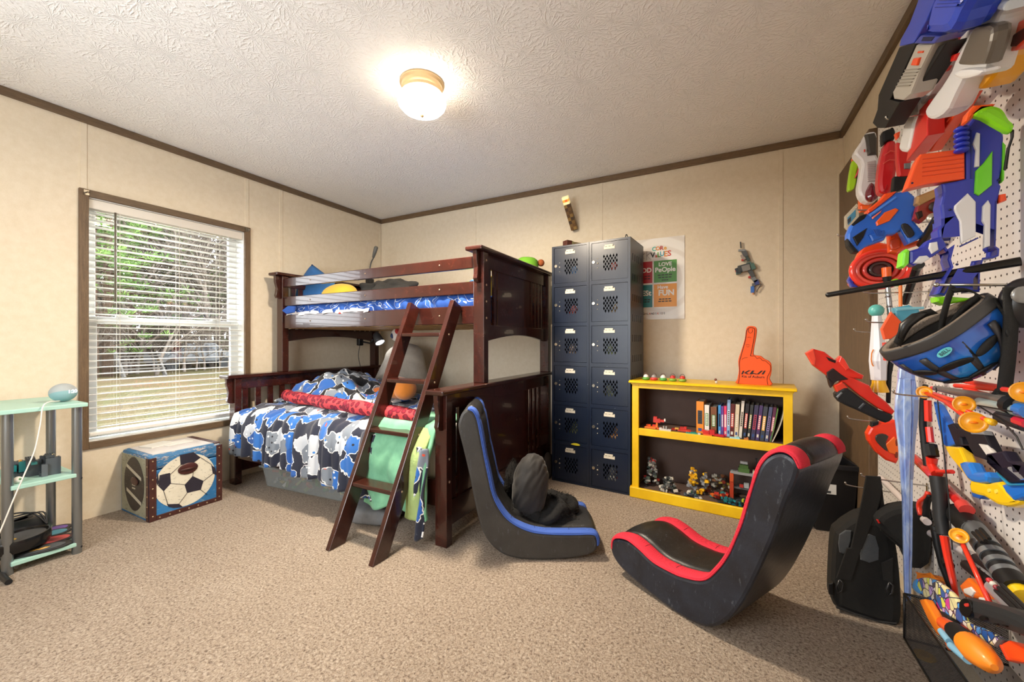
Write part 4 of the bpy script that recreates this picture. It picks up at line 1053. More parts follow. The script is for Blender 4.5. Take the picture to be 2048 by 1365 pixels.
for cI, r, hx in ((0, 4, '#a5493f'), (0, 4, '#8f9bb0'), (1, 1, '#b07a3f'), (1, 0, '#b9b9b0'), (1, 0, '#9b4a4a'), (0, 1, '#7a7c48'), (1, 3, '#7d8a58'), (0, 5, '#5b7fae'), (1, 5, '#9b3a33'), (1, 4, '#7a6440'), (1, 2, '#a8b08a'), (0, 3, '#8d7a6a')):
    x0 = cI * PW + PW / 2 + rl.uniform(-.05, .03); z0 = r * PH + .03
    t_ = T('stored_toy', '%s toy behind the mesh of the %s door in the %s locker column' % (SHADE[hx], ('lowest', 'fifth', 'fourth', 'third', 'second', 'top')[r], 'left' if cI == 0 else 'right'), 'toy', lm @ Vector((x0, .12, r * PH + .004)))
    if hx in ('#8f9bb0', '#9b4a4a'): x0 = cI * PW + PW / 2 + .07
    b = B().ell(lm @ Vector((x0, .10, r * PH + .055)), (.055, .045, .05), 14, 10, wob=.3, ws=20); b.build('toy_base', M(hx, .5), t_, smooth=True)
    B().ell(lm @ Vector((x0 + .01, .09, r * PH + .12)), (.03, .03, .035), 12, 8).build('toy_top', M(hx, .5), t_, smooth=True)
yt = T('yellow_tag', 'yellow paper scrap caught above the lowest left locker door', 'paper', lm @ Vector((.2, -.006, .30)))
B().prism(catmull([(-.035, 0), (-.01, .012), (.02, .012), (.04, .002), (.01, -.004)], 3), lm @ Vector((.195, -.0075, .300)), LU, Z, -LV3 * .002).build('scrap', M('#d8cf2c', .5), yt)

cbg = T('cloth_bag', 'crumpled dark bag with pale print between the bed end and lockers', 'bag', (-1.235, 2.90, 0))
B().ell((-1.232, 2.93, .10), (.035, .10, .10), 24, 16, wob=.25, ws=16).build('bag_body', M('#2b2728', .8, var=.4, vscale=20), cbg, smooth=True)
B().ell((-1.236, 2.845, .08), (.026, .03, .07), 18, 12, wob=.2, ws=20).build('pale_print', M('#8d7c74', .8, var=.5, vscale=40), cbg, smooth=True)
# things on top of the lockers
cr = T('wooden_prop', 'brown blocky wooden prop lying on top of the lockers', 'prop', lm @ Vector((.10, .15, LH)))
m_ = Matrix.Translation(lm @ Vector((.08, .06, LH))) @ Matrix.Rotation(math.radians(58), 4, 'Z')
B().box(0, .05, -.028, .028, .0, .055, m_).build('end_block', M('#5c2f24', .6, var=.3, vscale=40), cr, bevel=.003)
B().box(.05, .065, -.026, .026, .002, .052, m_).build('band', M('#9a9466', .6), cr)
B().box(.065, .26, -.024, .024, .004, .048, m_).build('shaft', M('#8a7448', .7, var=.3, vscale=25), cr, bevel=.002)
hk = T('metal_loop', 'small dark metal loop standing on the right locker top', 'hook', lm @ Vector((.53, .10, LH)))
q0 = lm @ Vector((.55, .10, LH))
B().tube(catmull([tuple(q0 + Vector((-.008, 0, -.003))), tuple(q0 + Vector((-.008, 0, .03))), tuple(q0 + Vector((0, 0, .045))), tuple(q0 + Vector((.010, 0, .02))), tuple(q0 + Vector((.012, 0, -.003)))], 5, False), .0035, 7).build('loop', M('#3a3a38', .4, .6), hk, smooth=True)
B().tube(catmull([tuple(q0 + Vector((-.16, .02, .002))), tuple(q0 + Vector((-.10, .0, .010))), tuple(q0 + Vector((-.02, 0, .004)))], 5, False), .004, 6).build('wire', M('#2c2c2c', .4, .6), hk, smooth=True)

# blocky torch lamp on the wall
tb, tt = Vector((-1.135, 3.28, 2.035)), Vector((-1.165, 3.13, 2.27))
to = T('wall_torch', 'square wooden toy torch lamp with glowing yellow end tilted off the wall', 'wall lamp', tb)
dz_ = (tt - tb).normalized(); ux = dz_.cross(Vector((0, -1, .5))).normalized(); uy = dz_.cross(ux); L_ = (tt - tb).length
tm = Matrix(((ux.x, uy.x, dz_.x, tb.x), (ux.y, uy.y, dz_.y, tb.y), (ux.z, uy.z, dz_.z, tb.z), (0, 0, 0, 1)))
hw = .0255
segs = 8
cols = ['#6b4a24', '#8a6a34', '#4e3418', '#7a5a2c', '#5a3d1d', '#93733c', '#44301a', '#6f5028']
for i in range(segs):
    for j in range(2):
        B().box(-hw if j == 0 else 0, 0 if j == 0 else hw, -hw, hw, L_ * .78 * i / segs, L_ * .78 * (i + 1) / segs, tm).build('wood_block', M(cols[(i * 3 + j * 5) % 8], .6), to)
for i, hx in enumerate(('#e9d9a0', '#e6a53a', '#f0e6a8')):
    B().box(-hw, hw, -hw, hw, L_ * (.78 + .073 * i), L_ * (.78 + .073 * (i + 1)), tm).build('glow_block', M(hx, .5, emit=.35), to)
B().box(-.006, .014, -hw - .001, -hw + .002, L_ * .86, L_ * .92, tm).build('orange_pixel', M('#e0662a', .5, emit=.3), to)
B().box(-.02, .02, .0, .05, -.01, .03, tm).build('wall_mount', M('#4a3a28', .6), to)

# ================================================================== poster
py = YB - .006
po = T('wall_poster', 'white poster with four coloured squares hung beside the lockers', 'poster', (-.455, py, 1.56))
px0, px1, pz0, pz1 = -.70, -.270, 1.249, 1.882
m, n = newmat('poster_paper'); v = n.coord('Object')
sp = n.add('SeparateXYZ'); n.l(v, sp.inputs[0])
wv = n.add('TexWave', i_Scale=3.2, i_Distortion=2.5); wv.wave_type = 'RINGS'; wv.rings_direction = 'Y'; n.l(v, wv.inputs['Vector']); wv.inputs['Detail Scale'].default_value = .8
n.l(n.ramp(wv.outputs[0], [(.55, '#e9e6e0'), (.9, '#dcd6ce')]), n.b.inputs['Base Color']); n.b.inputs['Roughness'].default_value = .35
B().box(px0, px1, py, py + .004, pz0, pz1).build('sheet', m, po)
cp = crop(1240, 440, .234375)
def pp_(x, y): q = on_y(*cp(x, y), py); return q.x, q.z
def sq(x0, y0, x1, y1, hx, nm='colour_square'):
    (a0, b0), (a1, b1) = pp_(x0, y0), pp_(x1, y1)
    B().box(a0, a1, py - .001, py, min(b0, b1), max(b0, b1)).build(nm, M(hx, .4), po)
gx0, gxm0, gxm1, gx1 = -.665, -.5025, -.492, -.325
zt0, zt1, zb0, zb1 = 1.705, 1.535, 1.522, 1.345
for x0, x1, z0, z1, hx in ((gx0, gxm0, zt1, zt0, '#b3242e'), (gxm1, gx1, zt1, zt0, '#4b8f33'), (gx0, gxm0, zb1, zb0, '#2a8287'), (gxm1, gx1, zb1, zb0, '#ea9a22')):
    B().box(x0, x1, py - .001, py, z0, z1).build('colour_square', M(hx, .4), po)
MWT = M('#f2f0ea', .5); MINK = M('#2a2624', .5)
def ptxt(s_, x, z, size, mt, bold=.0008, sx=1.0, nm='lettering'):
    B().text(s_, (x, py - .0018, z), X, Z, size, .0008, bold, sx=sx).build(nm, mt, po)
xm_ = (gxm1 + gx1) / 2; xl_ = (gx0 + gxm0) / 2
ptxt('LOVE', xm_, 1.674, .040, MWT, .0012); ptxt('PeOple', xm_, 1.632, .050, MWT, .0014)
ptxt('Have', xm_ - .018, 1.497, .038, MWT, .0011); ptxt('FUN', xm_ + .008, 1.452, .060, MWT, .002)
ptxt('GOD', xl_ + .018, 1.635, .050, MWT, .0018, nm='lettering'); ptxt('BESt', xl_ + .02, 1.455, .056, MWT, .0018)
for x_, z_, w_ in ((xm_, 1.592, .11), (xm_, 1.573, .10), (xm_, 1.552, .05), (xm_, 1.405, .09), (xm_, 1.388, .10), (xl_ + .02, 1.59, .10), (xl_ + .02, 1.57, .10), (xl_ + .02, 1.405, .10), (xl_ + .02, 1.388, .09)):
    for k in range(4): B().box(x_ - w_ / 2 + k * w_ / 4, x_ - w_ / 2 + (k + .8) * w_ / 4, py - .0016, py - .001, z_ - .004, z_ + .004).build('small_print', MINK, po)
for ch, x_, z_, s_, hx in (('C', -.490, 1.798, .045, '#3aa79b'), ('O', -.462, 1.800, .040, '#d9822b'), ('R', -.434, 1.800, .045, '#b5342d'), ('e', -.408, 1.800, .045, '#e0a02c'),
                           ('V', -.500, 1.752, .055, '#2a2624'), ('a', -.474, 1.744, .034, '#d9572b'), ('L', -.454, 1.750, .055, '#56a03a'), ('U', -.430, 1.756, .05, '#3aa0b5'), ('E', -.404, 1.752, .058, '#d9822b'), ('S', -.378, 1.754, .058, '#c23a2c')):
    ptxt(ch, x_, z_, s_, M(hx, .5), .0013)
for cx_ in (-.590, -.545):
    for k in range(2 if cx_ > -.56 else 3):
        a_ = math.radians((90, 38, -38)[k] if cx_ > -.56 else (90, 35, -35)[k]); L2 = .036
        p = Vector((cx_, py - .0014, 1.752)); d_ = Vector((math.cos(a_), 0, math.sin(a_))) * L2
        B().bar(p - d_ * (0 if cx_ > -.56 and k else 1), p + d_, .0008, .011, up=(0, 1, 0)).build('emblem_stroke', MINK, po)
B().bar((-.545, py - .0014, 1.752), (-.545 + .034, py - .0014, 1.752 - .034), .0008, .011, up=(0, 1, 0)).build('emblem_stroke', MINK, po)
for i, ch in enumerate('HIGHLANDSKIDS'):
    ptxt(ch, -.600 + i * .0155, 1.294, .021, M(('#2a2624', '#c2452c', '#2a2624', '#6b3a2a')[i % 4], .5), .0004)

# ================================================================== brick spaceship on the wall
ss = T('brick_spaceship', 'small grey toy brick spaceship hung nose-down on the back wall', 'toy', (.14, YB - .04, 1.6))
cq = crop(1240, 440, .234375)
def bw(x, y, w, h, d, hx, rot=0.0, off=.02):
    q = on_y(*cq(x, y), YB - off); mm_ = Matrix.Translation(q) @ Matrix.Rotation(math.radians(rot), 4, 'Y')
    B().box(-w / 2, w / 2, -d / 2, d / 2, -h / 2, h / 2, mm_).build('brick', M(hx, .35), ss, bevel=.001)
for a_ in ((1030, 215, .008, .045, .01, '#3c3f42', 4), (1040, 262, .045, .014, .016, '#8d9092', -5), (1065, 290, .03, .04, .02, '#5d6164', 20), (1050, 320, .022, .04, .02, '#9a8f88', 20), (1085, 325, .02, .05, .018, '#3a4a48', 25), (1045, 345, .014, .012, .02, '#b5322f'),
           (1060, 410, .075, .045, .04, '#3e4345', 12), (1075, 415, .05, .04, .05, '#82807c', 12), (1020, 430, .05, .04, .035, '#2f3740', 20), (990, 435, .012, .016, .02, '#c0402f'), (1130, 400, .03, .045, .035, '#4f7068', 20),
           (1120, 455, .025, .06, .03, '#4a4f52', 25), (1105, 490, .016, .014, .02, '#b5322f'), (1140, 500, .025, .06, .02, '#767b7e', 28), (1165, 535, .028, .035, .02, '#3b4a86', 20), (1140, 555, .02, .02, .02, '#5c6064', 0), (1185, 580, .006, .06, .008, '#4c4540', -28), (1130, 595, .022, .045, .012, '#3d6fc0', 0), (1135, 630, .006, .016, .008, '#d98a4a', 0),
           (1010, 455, .03, .016, .03, '#4e6a66', 10), (1100, 375, .03, .02, .03, '#4e6a66', 10)):
    bw(*a_[:6], rot=-a_[6] if len(a_) > 6 else 0)

# ================================================================== yellow bookshelf
BW, BD, BH = .916, .29, .814
BA = math.atan2(-.076, .913)
bs = T('bookshelf', 'low yellow painted bookshelf with brown inside, two open tiers', 'bookshelf', (-.57, 2.86, 0), BA)
bm_ = MW[bs.name]; BU, BV = bm_.to_3x3() @ X, bm_.to_3x3() @ Y
MYEL = M('#efc414', .4, var=.12, vscale=5, dark='#dcae0c'); MBRN = M('#5d4a42', .7, var=.15)
B().prism([(0, 0), (BD + .02, 0), (BD + .02, .018), (.012, .018), (.0, .012), (-.008, .004)], bm_ @ Vector((-.02, -.018, BH - .024)), BV, Z, BU * (BW + .04), .003).build('top_board', MYEL, bs)
B().box(-.006, BW + .006, -.006, .0, BH - .034, BH - .022, bm_).build('top_moulding', MYEL, bs, bevel=.002)
B().box(0, .018, .0, BD, 0, BH - .02, bm_).build('side_board', MYEL, bs); B().box(BW - .018, BW, 0, BD, 0, BH - .02, bm_).build('side_board', MYEL, bs)
B().box(.018, .022, .016, BD, .07, BH - .024, bm_).build('side_lining', MBRN, bs); B().box(BW - .022, BW - .018, .016, BD, .07, BH - .024, bm_).build('side_lining', MBRN, bs)
B().box(.018, BW - .018, BD - .008, BD - .002, .02, BH - .022, bm_).build('back_board', MBRN, bs)
for x0 in (0, BW - .045): B().box(x0, x0 + .045, -.004, .016, 0, BH - .03, bm_).build('face_stile', MYEL, bs, bevel=.002)
B().box(.045, BW - .045, -.003, .016, BH - .058, BH - .03, bm_).build('face_rail', MYEL, bs)
B().box(.018, BW - .018, .016, BD - .008, .455, .478, bm_).build('middle_shelf', MBRN, bs)
B().box(.045, BW - .045, -.004, .02, .432, .480, bm_).build('shelf_edge', MYEL, bs, bevel=.003)
B().box(.018, BW - .018, .0, BD - .008, .045, .062, bm_).build('bottom_shelf', MBRN, bs)
B().box(-.014, BW + .014, -.018, .002, 0, .072, bm_).build('plinth', MYEL, bs, bevel=.006); B().box(-.014, .0, -.0, BD, 0, .072, bm_).build('plinth_side', MYEL, bs)
B().box(.018, BW - .018, .016, BD - .008, BH - .026, BH - .022, bm_).build('top_lining', MBRN, bs)
# books
cb = crop(1270, 770, .15137)
bp0 = bm_ @ Vector((0, .055, 0)); bn_ = BV
def sx_(px, py_=560):
    q = on_plane(*cb(px, py_), bp0, bn_); return (bm_.inverted() @ q).x
MPG = M('#e3dccb', .85)
books = [(812, 915, 430, 0, '#e58a24', '#3b3f44', 'orange hardback with dark title band, first in the row'), (920, 985, 390, 0, '#e6e4dd', '#3f8a4a', 'white spined paperback with green lettering'), (1000, 1085, 370, 0, '#7a4a2c', '#2f7a3a', 'brown book with green top band'),
         (1100, 1138, 400, 0, '#3f8fd0', '#1d3f66', 'sky blue slim paperback in the book row'), (1140, 1172, 390, 0, '#6a3f98', '#b8a0d0', 'violet slim paperback beside the pink one'), (1176, 1214, 395, 0, '#e03c6a', '#f2c8d4', 'pink slim paperback beside the violet one'),
         (1212, 1256, 480, 1, '#8fb2da', '#e0e6ec', 'tall pale blue thin book'), (1250, 1310, 430, 2, '#5a1a1a', '#c23a34', 'dark red and black paperback'), (1310, 1365, 430, 2.5, '#d8c9ae', '#cdbd9f', 'book turned with cream page edges outward'), (1370, 1412, 480, 4, '#ddd6cc', '#c4b9a8', 'pale thin leaning book beside the cream page edges'),
         (1418, 1470, 450, 5, '#24242a', '#d0453a', 'black leaning paperback with red title and blue foot'), (1476, 1520, 440, 5.5, '#34383a', '#8f8a4a', 'charcoal leaning paperback with olive title'), (1526, 1584, 440, 6, '#3c3a58', '#c23a5c', 'indigo leaning paperback with crimson title'), (1590, 1640, 440, 6, '#4a3a6a', '#c24a6a', 'violet grey leaning paperback'),
         (1646, 1706, 430, 6, '#3f4652', '#f0b02c', 'slate leaning paperback with yellow title band'), (1712, 1762, 430, 6.5, '#52587a', '#9a86c0', 'grey lilac leaning paperback with white top'), (1768, 1814, 430, 6.5, '#5c2f4c', '#d06a8a', 'maroon leaning paperback near the right end')]
for i, (x0, x1, h_, lean, hx, hx2, lab) in enumerate(books):
    a0, a1 = sx_(x0), sx_(x1); w_ = (a1 - a0) * .94; H_ = h_ * .15137 * 2.52 / 804 * 1.02; dpt = .155
    if H_ > .24: H_ = .24
    base = bm_ @ Matrix.Translation((a0, .05, .4795)) @ Matrix.Rotation(math.radians(lean), 4, 'Y')
    t_ = T('book', lab, 'book', mat=base, group='books on the upper bookshelf tier')
    B().box(0, w_, 0, .0025, 0, H_, base).build('spine', M(hx, .35), t_, bevel=.0008)
    B().box(0, .0018, .0025, dpt, 0, H_, base).build('cover', M(hx, .35), t_); B().box(w_ - .0018, w_, .0025, dpt, 0, H_, base).build('cover', M(hx, .35), t_)
    B().box(.002, w_ - .002, .003, dpt - .004, .003, H_ - .004, base).build('pages', MPG, t_)
    B().box(w_ * .18, w_ * .82, -.0006, .0, H_ * .3, H_ * .72, base).build('title_band', M(hx2, .4), t_)
    for k in range(7): B().box(w_ * .30, w_ * .70, -.001, -.0005, H_ * (.33 + .055 * k), H_ * (.365 + .055 * k), base).build('title_lettering', M('#e9e6de' if i % 3 else '#1f1f22', .5), t_)
    B().box(w_ * .25, w_ * .75, -.0006, 0, H_ * .08, H_ * .17, base).build('publisher_mark', M('#d8d4c8' if i % 2 else '#2d4d86', .5), t_)
for k, (x0, lean, hx, lab) in enumerate(((1815, 9.5, '#5a9a45', 'thin green leaning booklet at the right end of the books'), (1840, 13, '#cfcabb', 'thin curling pale booklet leaning last on the shelf'))):
    base = bm_ @ Matrix.Translation((sx_(x0) - .01, .045, .4795)) @ Matrix.Rotation(math.radians(lean), 4, 'Y')
    t_ = T('booklet', lab, 'booklet', mat=base)
    B().grid(lambda u, w: base @ Vector((.012 * math.sin(u * 2.2) * (k + .3), .15 * w, .205 * u)), 8, 1).build('cover', M(hx, .5), t_, solid=.004, recalc=False)
    B().grid(lambda u, w: base @ Vector((.0035 + .012 * math.sin(u * 2.2) * (k + .3), .005 + .14 * w, .003 + .198 * u)), 8, 1).build('pages', MPG, t_, solid=.002, recalc=False)

# brick toys on the upper tier
def lt(name, lab, px, py_, yloc, zl, parts, rz=0.0, k=1.0):
    q = on_plane(*cb(px, py_), bm_ @ Vector((0, yloc, 0)), bn_); xl = (bm_.inverted() @ q).x
    t_ = T(name, lab, 'toy', mat=bm_ @ Matrix.Translation((xl, yloc, zl)) @ Matrix.Rotation(rz, 4, 'Z'))
    for p in parts: brick(t_, *[q * k for q in p[:6]], *p[6:])
    return t_
ZS = .479
lt('brick_creature', 'red toy brick creature with white snout standing on an orange stalk', 330, 540, .05, ZS, [(0, 0, 0, .04, .02, .008, '#e0682a'), (-.02, 0, .008, .012, .012, .035, '#e5762c'), (-.02, 0, .043, .045, .02, .026, '#c23a33'), (.014, 0, .05, .03, .016, .014, '#c83f38'), (-.03, 0, .069, .024, .016, .012, '#c23a33'), (.032, 0, .056, .009, .014, .016, '#e6e2dc')])
lt('orange_plate', 'orange studded toy plate lying at the left end of the upper tier', 210, 570, .06, ZS, [(0, 0, 0, .075, .05, .008, '#e5742a'), (-.02, .02, .009, .03, .016, .009, '#d8551f'), (.02, .03, .009, .03, .016, .009, '#c9301f')])
lt('grey_brick_wall', 'light grey toy brick strip with two clear columns at the shelf edge', 400, 590, .018, ZS, [(0, 0, 0, .075, .02, .012, '#c9c6c0'), (-.01, 0, .012, .009, .009, .018, '#9a9a98'), (.006, 0, .012, .009, .009, .018, '#9a9a98'), (-.03, 0, .012, .016, .016, .004, '#d6d3cd')])
lt('red_brick_pile', 'loose heap of red toy bricks on the upper tier', 620, 560, .07, ZS, [(0, 0, 0, .05, .03, .01, '#c8392c'), (.04, .0, 0, .03, .03, .01, '#d6432f'), (.0, .02, .01, .03, .024, .012, '#b52c26'), (-.05, .01, 0, .03, .03, .009, '#a82a22'), (.02, .01, .012, .016, .016, .016, '#c23028'), (-.03, -.01, .01, .024, .016, .009, '#d8a24a'), (.06, -.02, 0, .03, .016, .008, '#c8392c')])
lt('teal_plate', 'teal angled toy brick wing lying at the front of the upper tier', 750, 618, .02, ZS, [(0, 0, 0, .07, .022, .006, '#2f9c92', .1), (.01, 0, .006, .03, .016, .006, '#238278', .1), (.045, 0, 0, .016, .016, .01, '#b9bcbc')])
lt('red_brick_car', 'red toy brick vehicle with orange base in front of the books', 985, 610, .02, ZS, [(-.01, 0, 0, .05, .03, .008, '#e0702a'), (-.02, 0, .008, .036, .024, .022, '#cc2f2a'), (.015, 0, .008, .03, .024, .030, '#c4262a'), (.055, -.005, .004, .06, .02, .012, '#b51f2c', -.25), (-.035, 0, .022, .02, .02, .012, '#d83a30')])
lt('pale_blue_plate', 'pale blue studded toy plate lying on the upper shelf edge', 1320, 675, .025, ZS, [(0, 0, 0, .055, .03, .006, '#a6d8de'), (.015, 0, .006, .016, .016, .006, '#8fc8d0')])
lt('tan_stub', 'small tan toy brick piece lying before the leaning books', 1470, 665, .03, ZS, [(0, 0, 0, .024, .016, .008, '#c07a4a'), (.006, 0, .008, .010, .010, .006, '#b0683c')])
# brick builds on the lower tier
cb = crop(1270, 890, .15137); ZL = .0625
rb_ = random.Random(4)
def heap(name, lab, px, py_, yl, w, d, h, n_, cols_, tall=1.0):
    parts = []
    for k in range(n_):
        t_ = k / n_; zz = h * t_ ** tall; s_ = 1 - .7 * t_
        parts.append((rb_.uniform(-w, w) / 2 * s_, rb_.uniform(-d, d) / 2 * s_, zz, rb_.uniform(.012, .03), rb_.uniform(.010, .022), rb_.uniform(.007, .016), rb_.choice(cols_), rb_.uniform(0, 3), rb_.uniform(-.4, .4) if k else 0))
    return lt(name, lab, px, py_, yl, ZL, parts)
GR = ['#3c4042', '#6d7072', '#9a9a94', '#2c3032', '#c2beb4', '#4c5a52']
heap('brick_robot', 'tall grey toy brick robot with red core at the left of the lower tier', 215, 570, .10, .10, .07, .19, 60, GR + ['#a8322c'], .9)
heap('brick_walker', 'smaller grey and white toy brick spacecraft beside the brick robot', 450, 600, .06, .12, .07, .09, 44, GR + ['#d0ccc0', '#cfcac0'], 1.2)
heap('brick_shop', 'low toy brick market stall with olive roof on the lower tier', 1110, 480, .16, .20, .07, .13, 50, ['#6a4a34', '#8a7a3a', '#3c3a36', '#7a3226', '#8f8f88'], .8)
heap('brick_heap', 'loose heap of red and orange toy bricks mid lower tier', 1150, 590, .09, .17, .07, .04, 40, ['#c8392c', '#d86a2c', '#3c4042', '#2f7a7a', '#7a2620'], 1.3)
heap('dark_brick_ship', 'low black and teal toy brick boat at the lower shelf front', 1260, 700, .03, .14, .03, .03, 24, ['#22282c', '#1f6f78', '#2c8a92', '#3a3f44'], 1.2)
heap('brick_wing', 'white and dark toy brick scatter at the lower shelf front', 760, 640, .03, .11, .03, .035, 24, ['#22282c', '#c9c6bc', '#4b5560', '#2f5a52'], 1.2)
heap('yellow_black_bricks', 'black and lime toy brick car at the right of the lower tier', 1470, 620, .05, .06, .04, .05, 20, ['#22282c', '#b9c43a', '#d8d26a', '#3a3f44'], 1.0)
heap('yellow_brick_stack', 'tallest stack of yellow and grey toy bricks mid lower tier', 770, 560, .12, .07, .05, .16, 30, ['#e8b524', '#e8b524', '#8f9296', '#dca520'], .9)
heap('short_yellow_stack', 'shorter stack of yellow toy bricks right of the taller one', 920, 560, .12, .06, .05, .14, 24, ['#e8b524', '#dca520', '#5a5d60', '#8f9296'], .9)
lt('orange_baseplate', 'orange studded toy plate at the front of the lower tier', 1280, 660, .06, ZL, [(0, 0, 0, .085, .03, .007, '#e8601f'), (0, .006, .007, .04, .012, .006, '#d8531a')])
tw = lt('brick_tower', 'red and grey toy brick tower house with green roof', 1440, 560, .12, ZL, [(-.05, 0, 0, .016, .03, .09, '#a83a22'), (-.05, 0, .092, .016, .03, .04, '#c2522c'), (.04, 0, 0, .016, .03, .13, '#7a7d80'), (0, 0, .13, .11, .03, .012, '#8d9092'), (0, .01, .06, .10, .03, .008, '#5a5d60'), (0, .01, 0, .09, .03, .01, '#3c4042'),
                                                                                                                           (0, 0, .142, .045, .03, .02, '#4a6a3a'), (0, 0, .162, .035, .024, .014, '#55763f'), (0, 0, .18, .03, .012, .010, '#b9bcbc'), (.045, 0, .142, .02, .02, .014, '#c9c0a8'), (.01, 0, .07, .02, .016, .02, '#9aa0a4'), (-.01, -.005, .07, .016, .012, .012, '#a8322c')], k=1.35)
brick(tw, .0675, .0, .21, .006, .006, .07, '#1d1f22', name='mast'); brick(tw, .0675, 0, .28, .014, .012, .008, '#1d1f22', name='mast_top')
# figures on top
cb = crop(1240, 720, .234375)
TZ_ = BH - .006
for k, (px, hx, hx2, lab) in enumerate(((222, '#e6e2da', '#5a9a3c', 'tiny white and green wobble toy, first from the lockers'), (290, '#8f8a88', '#c23a34', 'tiny grey and red wobble toy, second from the lockers'), (368, '#e2ded6', '#4f9a46', 'tiny white wobble toy with green rim, third from the lockers'), (450, '#c2302c', '#7aa83a', 'tiny red wobble toy, fourth from the lockers'), (533, '#c2352a', '#86a83f', 'tiny red wobble toy, last of five beside the lockers'))):
    q = on_plane(*cb(px, 150), bm_ @ Vector((0, .07, 0)), bn_); q = Vector((q.x, q.y, TZ_)); t_ = T('wobble_toy', lab, 'toy', q, group='wobble toys on the bookshelf')
    B().lathe([(.016, 0), (.025, .005), (.026, .012), (.019, .019), (.006, .022)], q, n=16).build('rim_base', M(hx2, .4), t_, smooth=True)
    B().ell(q + Z * .022, (.018, .016, .018), 14, 10).build('body', M(hx, .4), t_, smooth=True)
    B().tube([tuple(q + Vector((.016 * math.cos(a_), 0, .028 + .022 * math.sin(a_)))) for a_ in [x * math.pi / 8 for x in range(9)]], .0018, 6).build('hoop', M('#5a3a34', .4), t_, smooth=True)
q = on_plane(*cb(822, 168), bm_ @ Vector((0, .06, 0)), bn_); q = Vector((q.x, q.y, TZ_)); t_ = T('small_figure', 'tiny brown and white figure standing alone mid bookshelf top', 'toy', q)
B().ell(q + Z * .010, (.008, .007, .010), 12, 8).build('body', M('#d6cfc4', .5), t_, smooth=True); B().ell(q + Vector((-.004, 0, .025)), (.008, .008, .009), 12, 8).build('head', M('#7a4334', .5), t_, smooth=True)
# foam finger
cf_ = crop(1240, 440, .234375)
fy = bm_ @ Vector((0, .13, 0))
def ff(pts): 
    out = []
    for p in pts:
        q = on_plane(*cf_(*p), fy, bn_); l_ = bm_.inverted() @ q; out.append((l_.x, l_.z))
    return out
fo_ = ff([(1005, 1370), (1003, 1330), (1015, 1260), (1010, 1180), (1025, 1120), (1045, 1060), (1065, 990), (1075, 920), (1085, 890), (1110, 880), (1150, 885), (1168, 905), (1165, 960), (1150, 1040), (1140, 1110), (1150, 1128), (1200, 1135), (1235, 1160), (1275, 1180), (1293, 1210), (1293, 1270), (1278, 1330), (1283, 1385)])
zmin = min(z for _, z in fo_); fo_ = [(x, z - zmin + TZ_) for x, z in fo_]
fz_ = sum(z for _, z in ff([(1005, 1370)])) ; dzz = TZ_ - zmin
ffg = T('foam_finger', 'orange foam pointing finger standing on the yellow bookshelf', 'foam finger', bm_ @ Vector((.72, .13, TZ_)))
MFO = M('#ee5a22', .75, bump=.15, bscale=300)
B().prism(catmull(fo_, 3), bm_ @ Vector((0, .155, 0)), BU, Z, -BV * .045, .006).build('foam_body', MFO, ffg)
MBK = M('#15110f', .6)
def fline(pts, r=.0022, nm='outline_print'):
    P = [bm_ @ Vector((x, .1095, z + dzz)) for x, z in ff(pts)]
    B().tube(catmull([tuple(p) for p in P], 4, False), r, 5, flat=.5).build(nm, MBK, ffg)
fline([(1012, 1365), (1022, 1280), (1020, 1190), (1040, 1110), (1070, 1000), (1082, 920), (1105, 895), (1140, 898), (1152, 920), (1140, 1010), (1115, 1135)])
fline([(1115, 1135), (1150, 1135), (1168, 1155), (1195, 1150), (1215, 1172), (1240, 1175), (1262, 1195), (1282, 1215), (1282, 1260), (1255, 1320), (1262, 1378)])
fline([(1098, 905), (1098, 930), (1115, 940), (1132, 925), (1130, 905)], .0014); fline([(1090, 978), (1105, 974), (1120, 980)], .0014); fline([(1075, 1042), (1092, 1038), (1108, 1044)], .0014); fline([(1078, 1054), (1092, 1058), (1104, 1054)], .0014); fline([(1040, 1165), (1060, 1152), (1090, 1148)], .0014)
# logo strokes: slanted K-I-A letter forms and the line below
def fpoly(pts, nm='logo_print'):
    B().prism([(x, z + dzz) for x, z in ff(pts)], bm_ @ Vector((0, .111, 0)), BU, Z, -BV * .002).build(nm, MBK, ffg)
for pg in ([(1035, 1290), (1050, 1260), (1064, 1260), (1050, 1290)], [(1058, 1278), (1098, 1256), (1118, 1256), (1080, 1278), (1108, 1290), (1086, 1290)], [(1104, 1290), (1130, 1258), (1148, 1258), (1125, 1290)],
           [(1125, 1290), (1134, 1276), (1186, 1290), (1172, 1290), (1158, 1290), (1142, 1286)], [(1165, 1290), (1205, 1258), (1222, 1258), (1185, 1290)], [(1208, 1290), (1230, 1258), (1244, 1258), (1226, 1290)]):
    fpoly(pg)
tx = ff([(1136, 1311)])[0]
B().text('Kia of Auburn', bm_ @ Vector((tx[0], .1095, tx[1] + dzz)), BU, Z, .0215, .001, .0002).build('lettering', MBK, ffg)
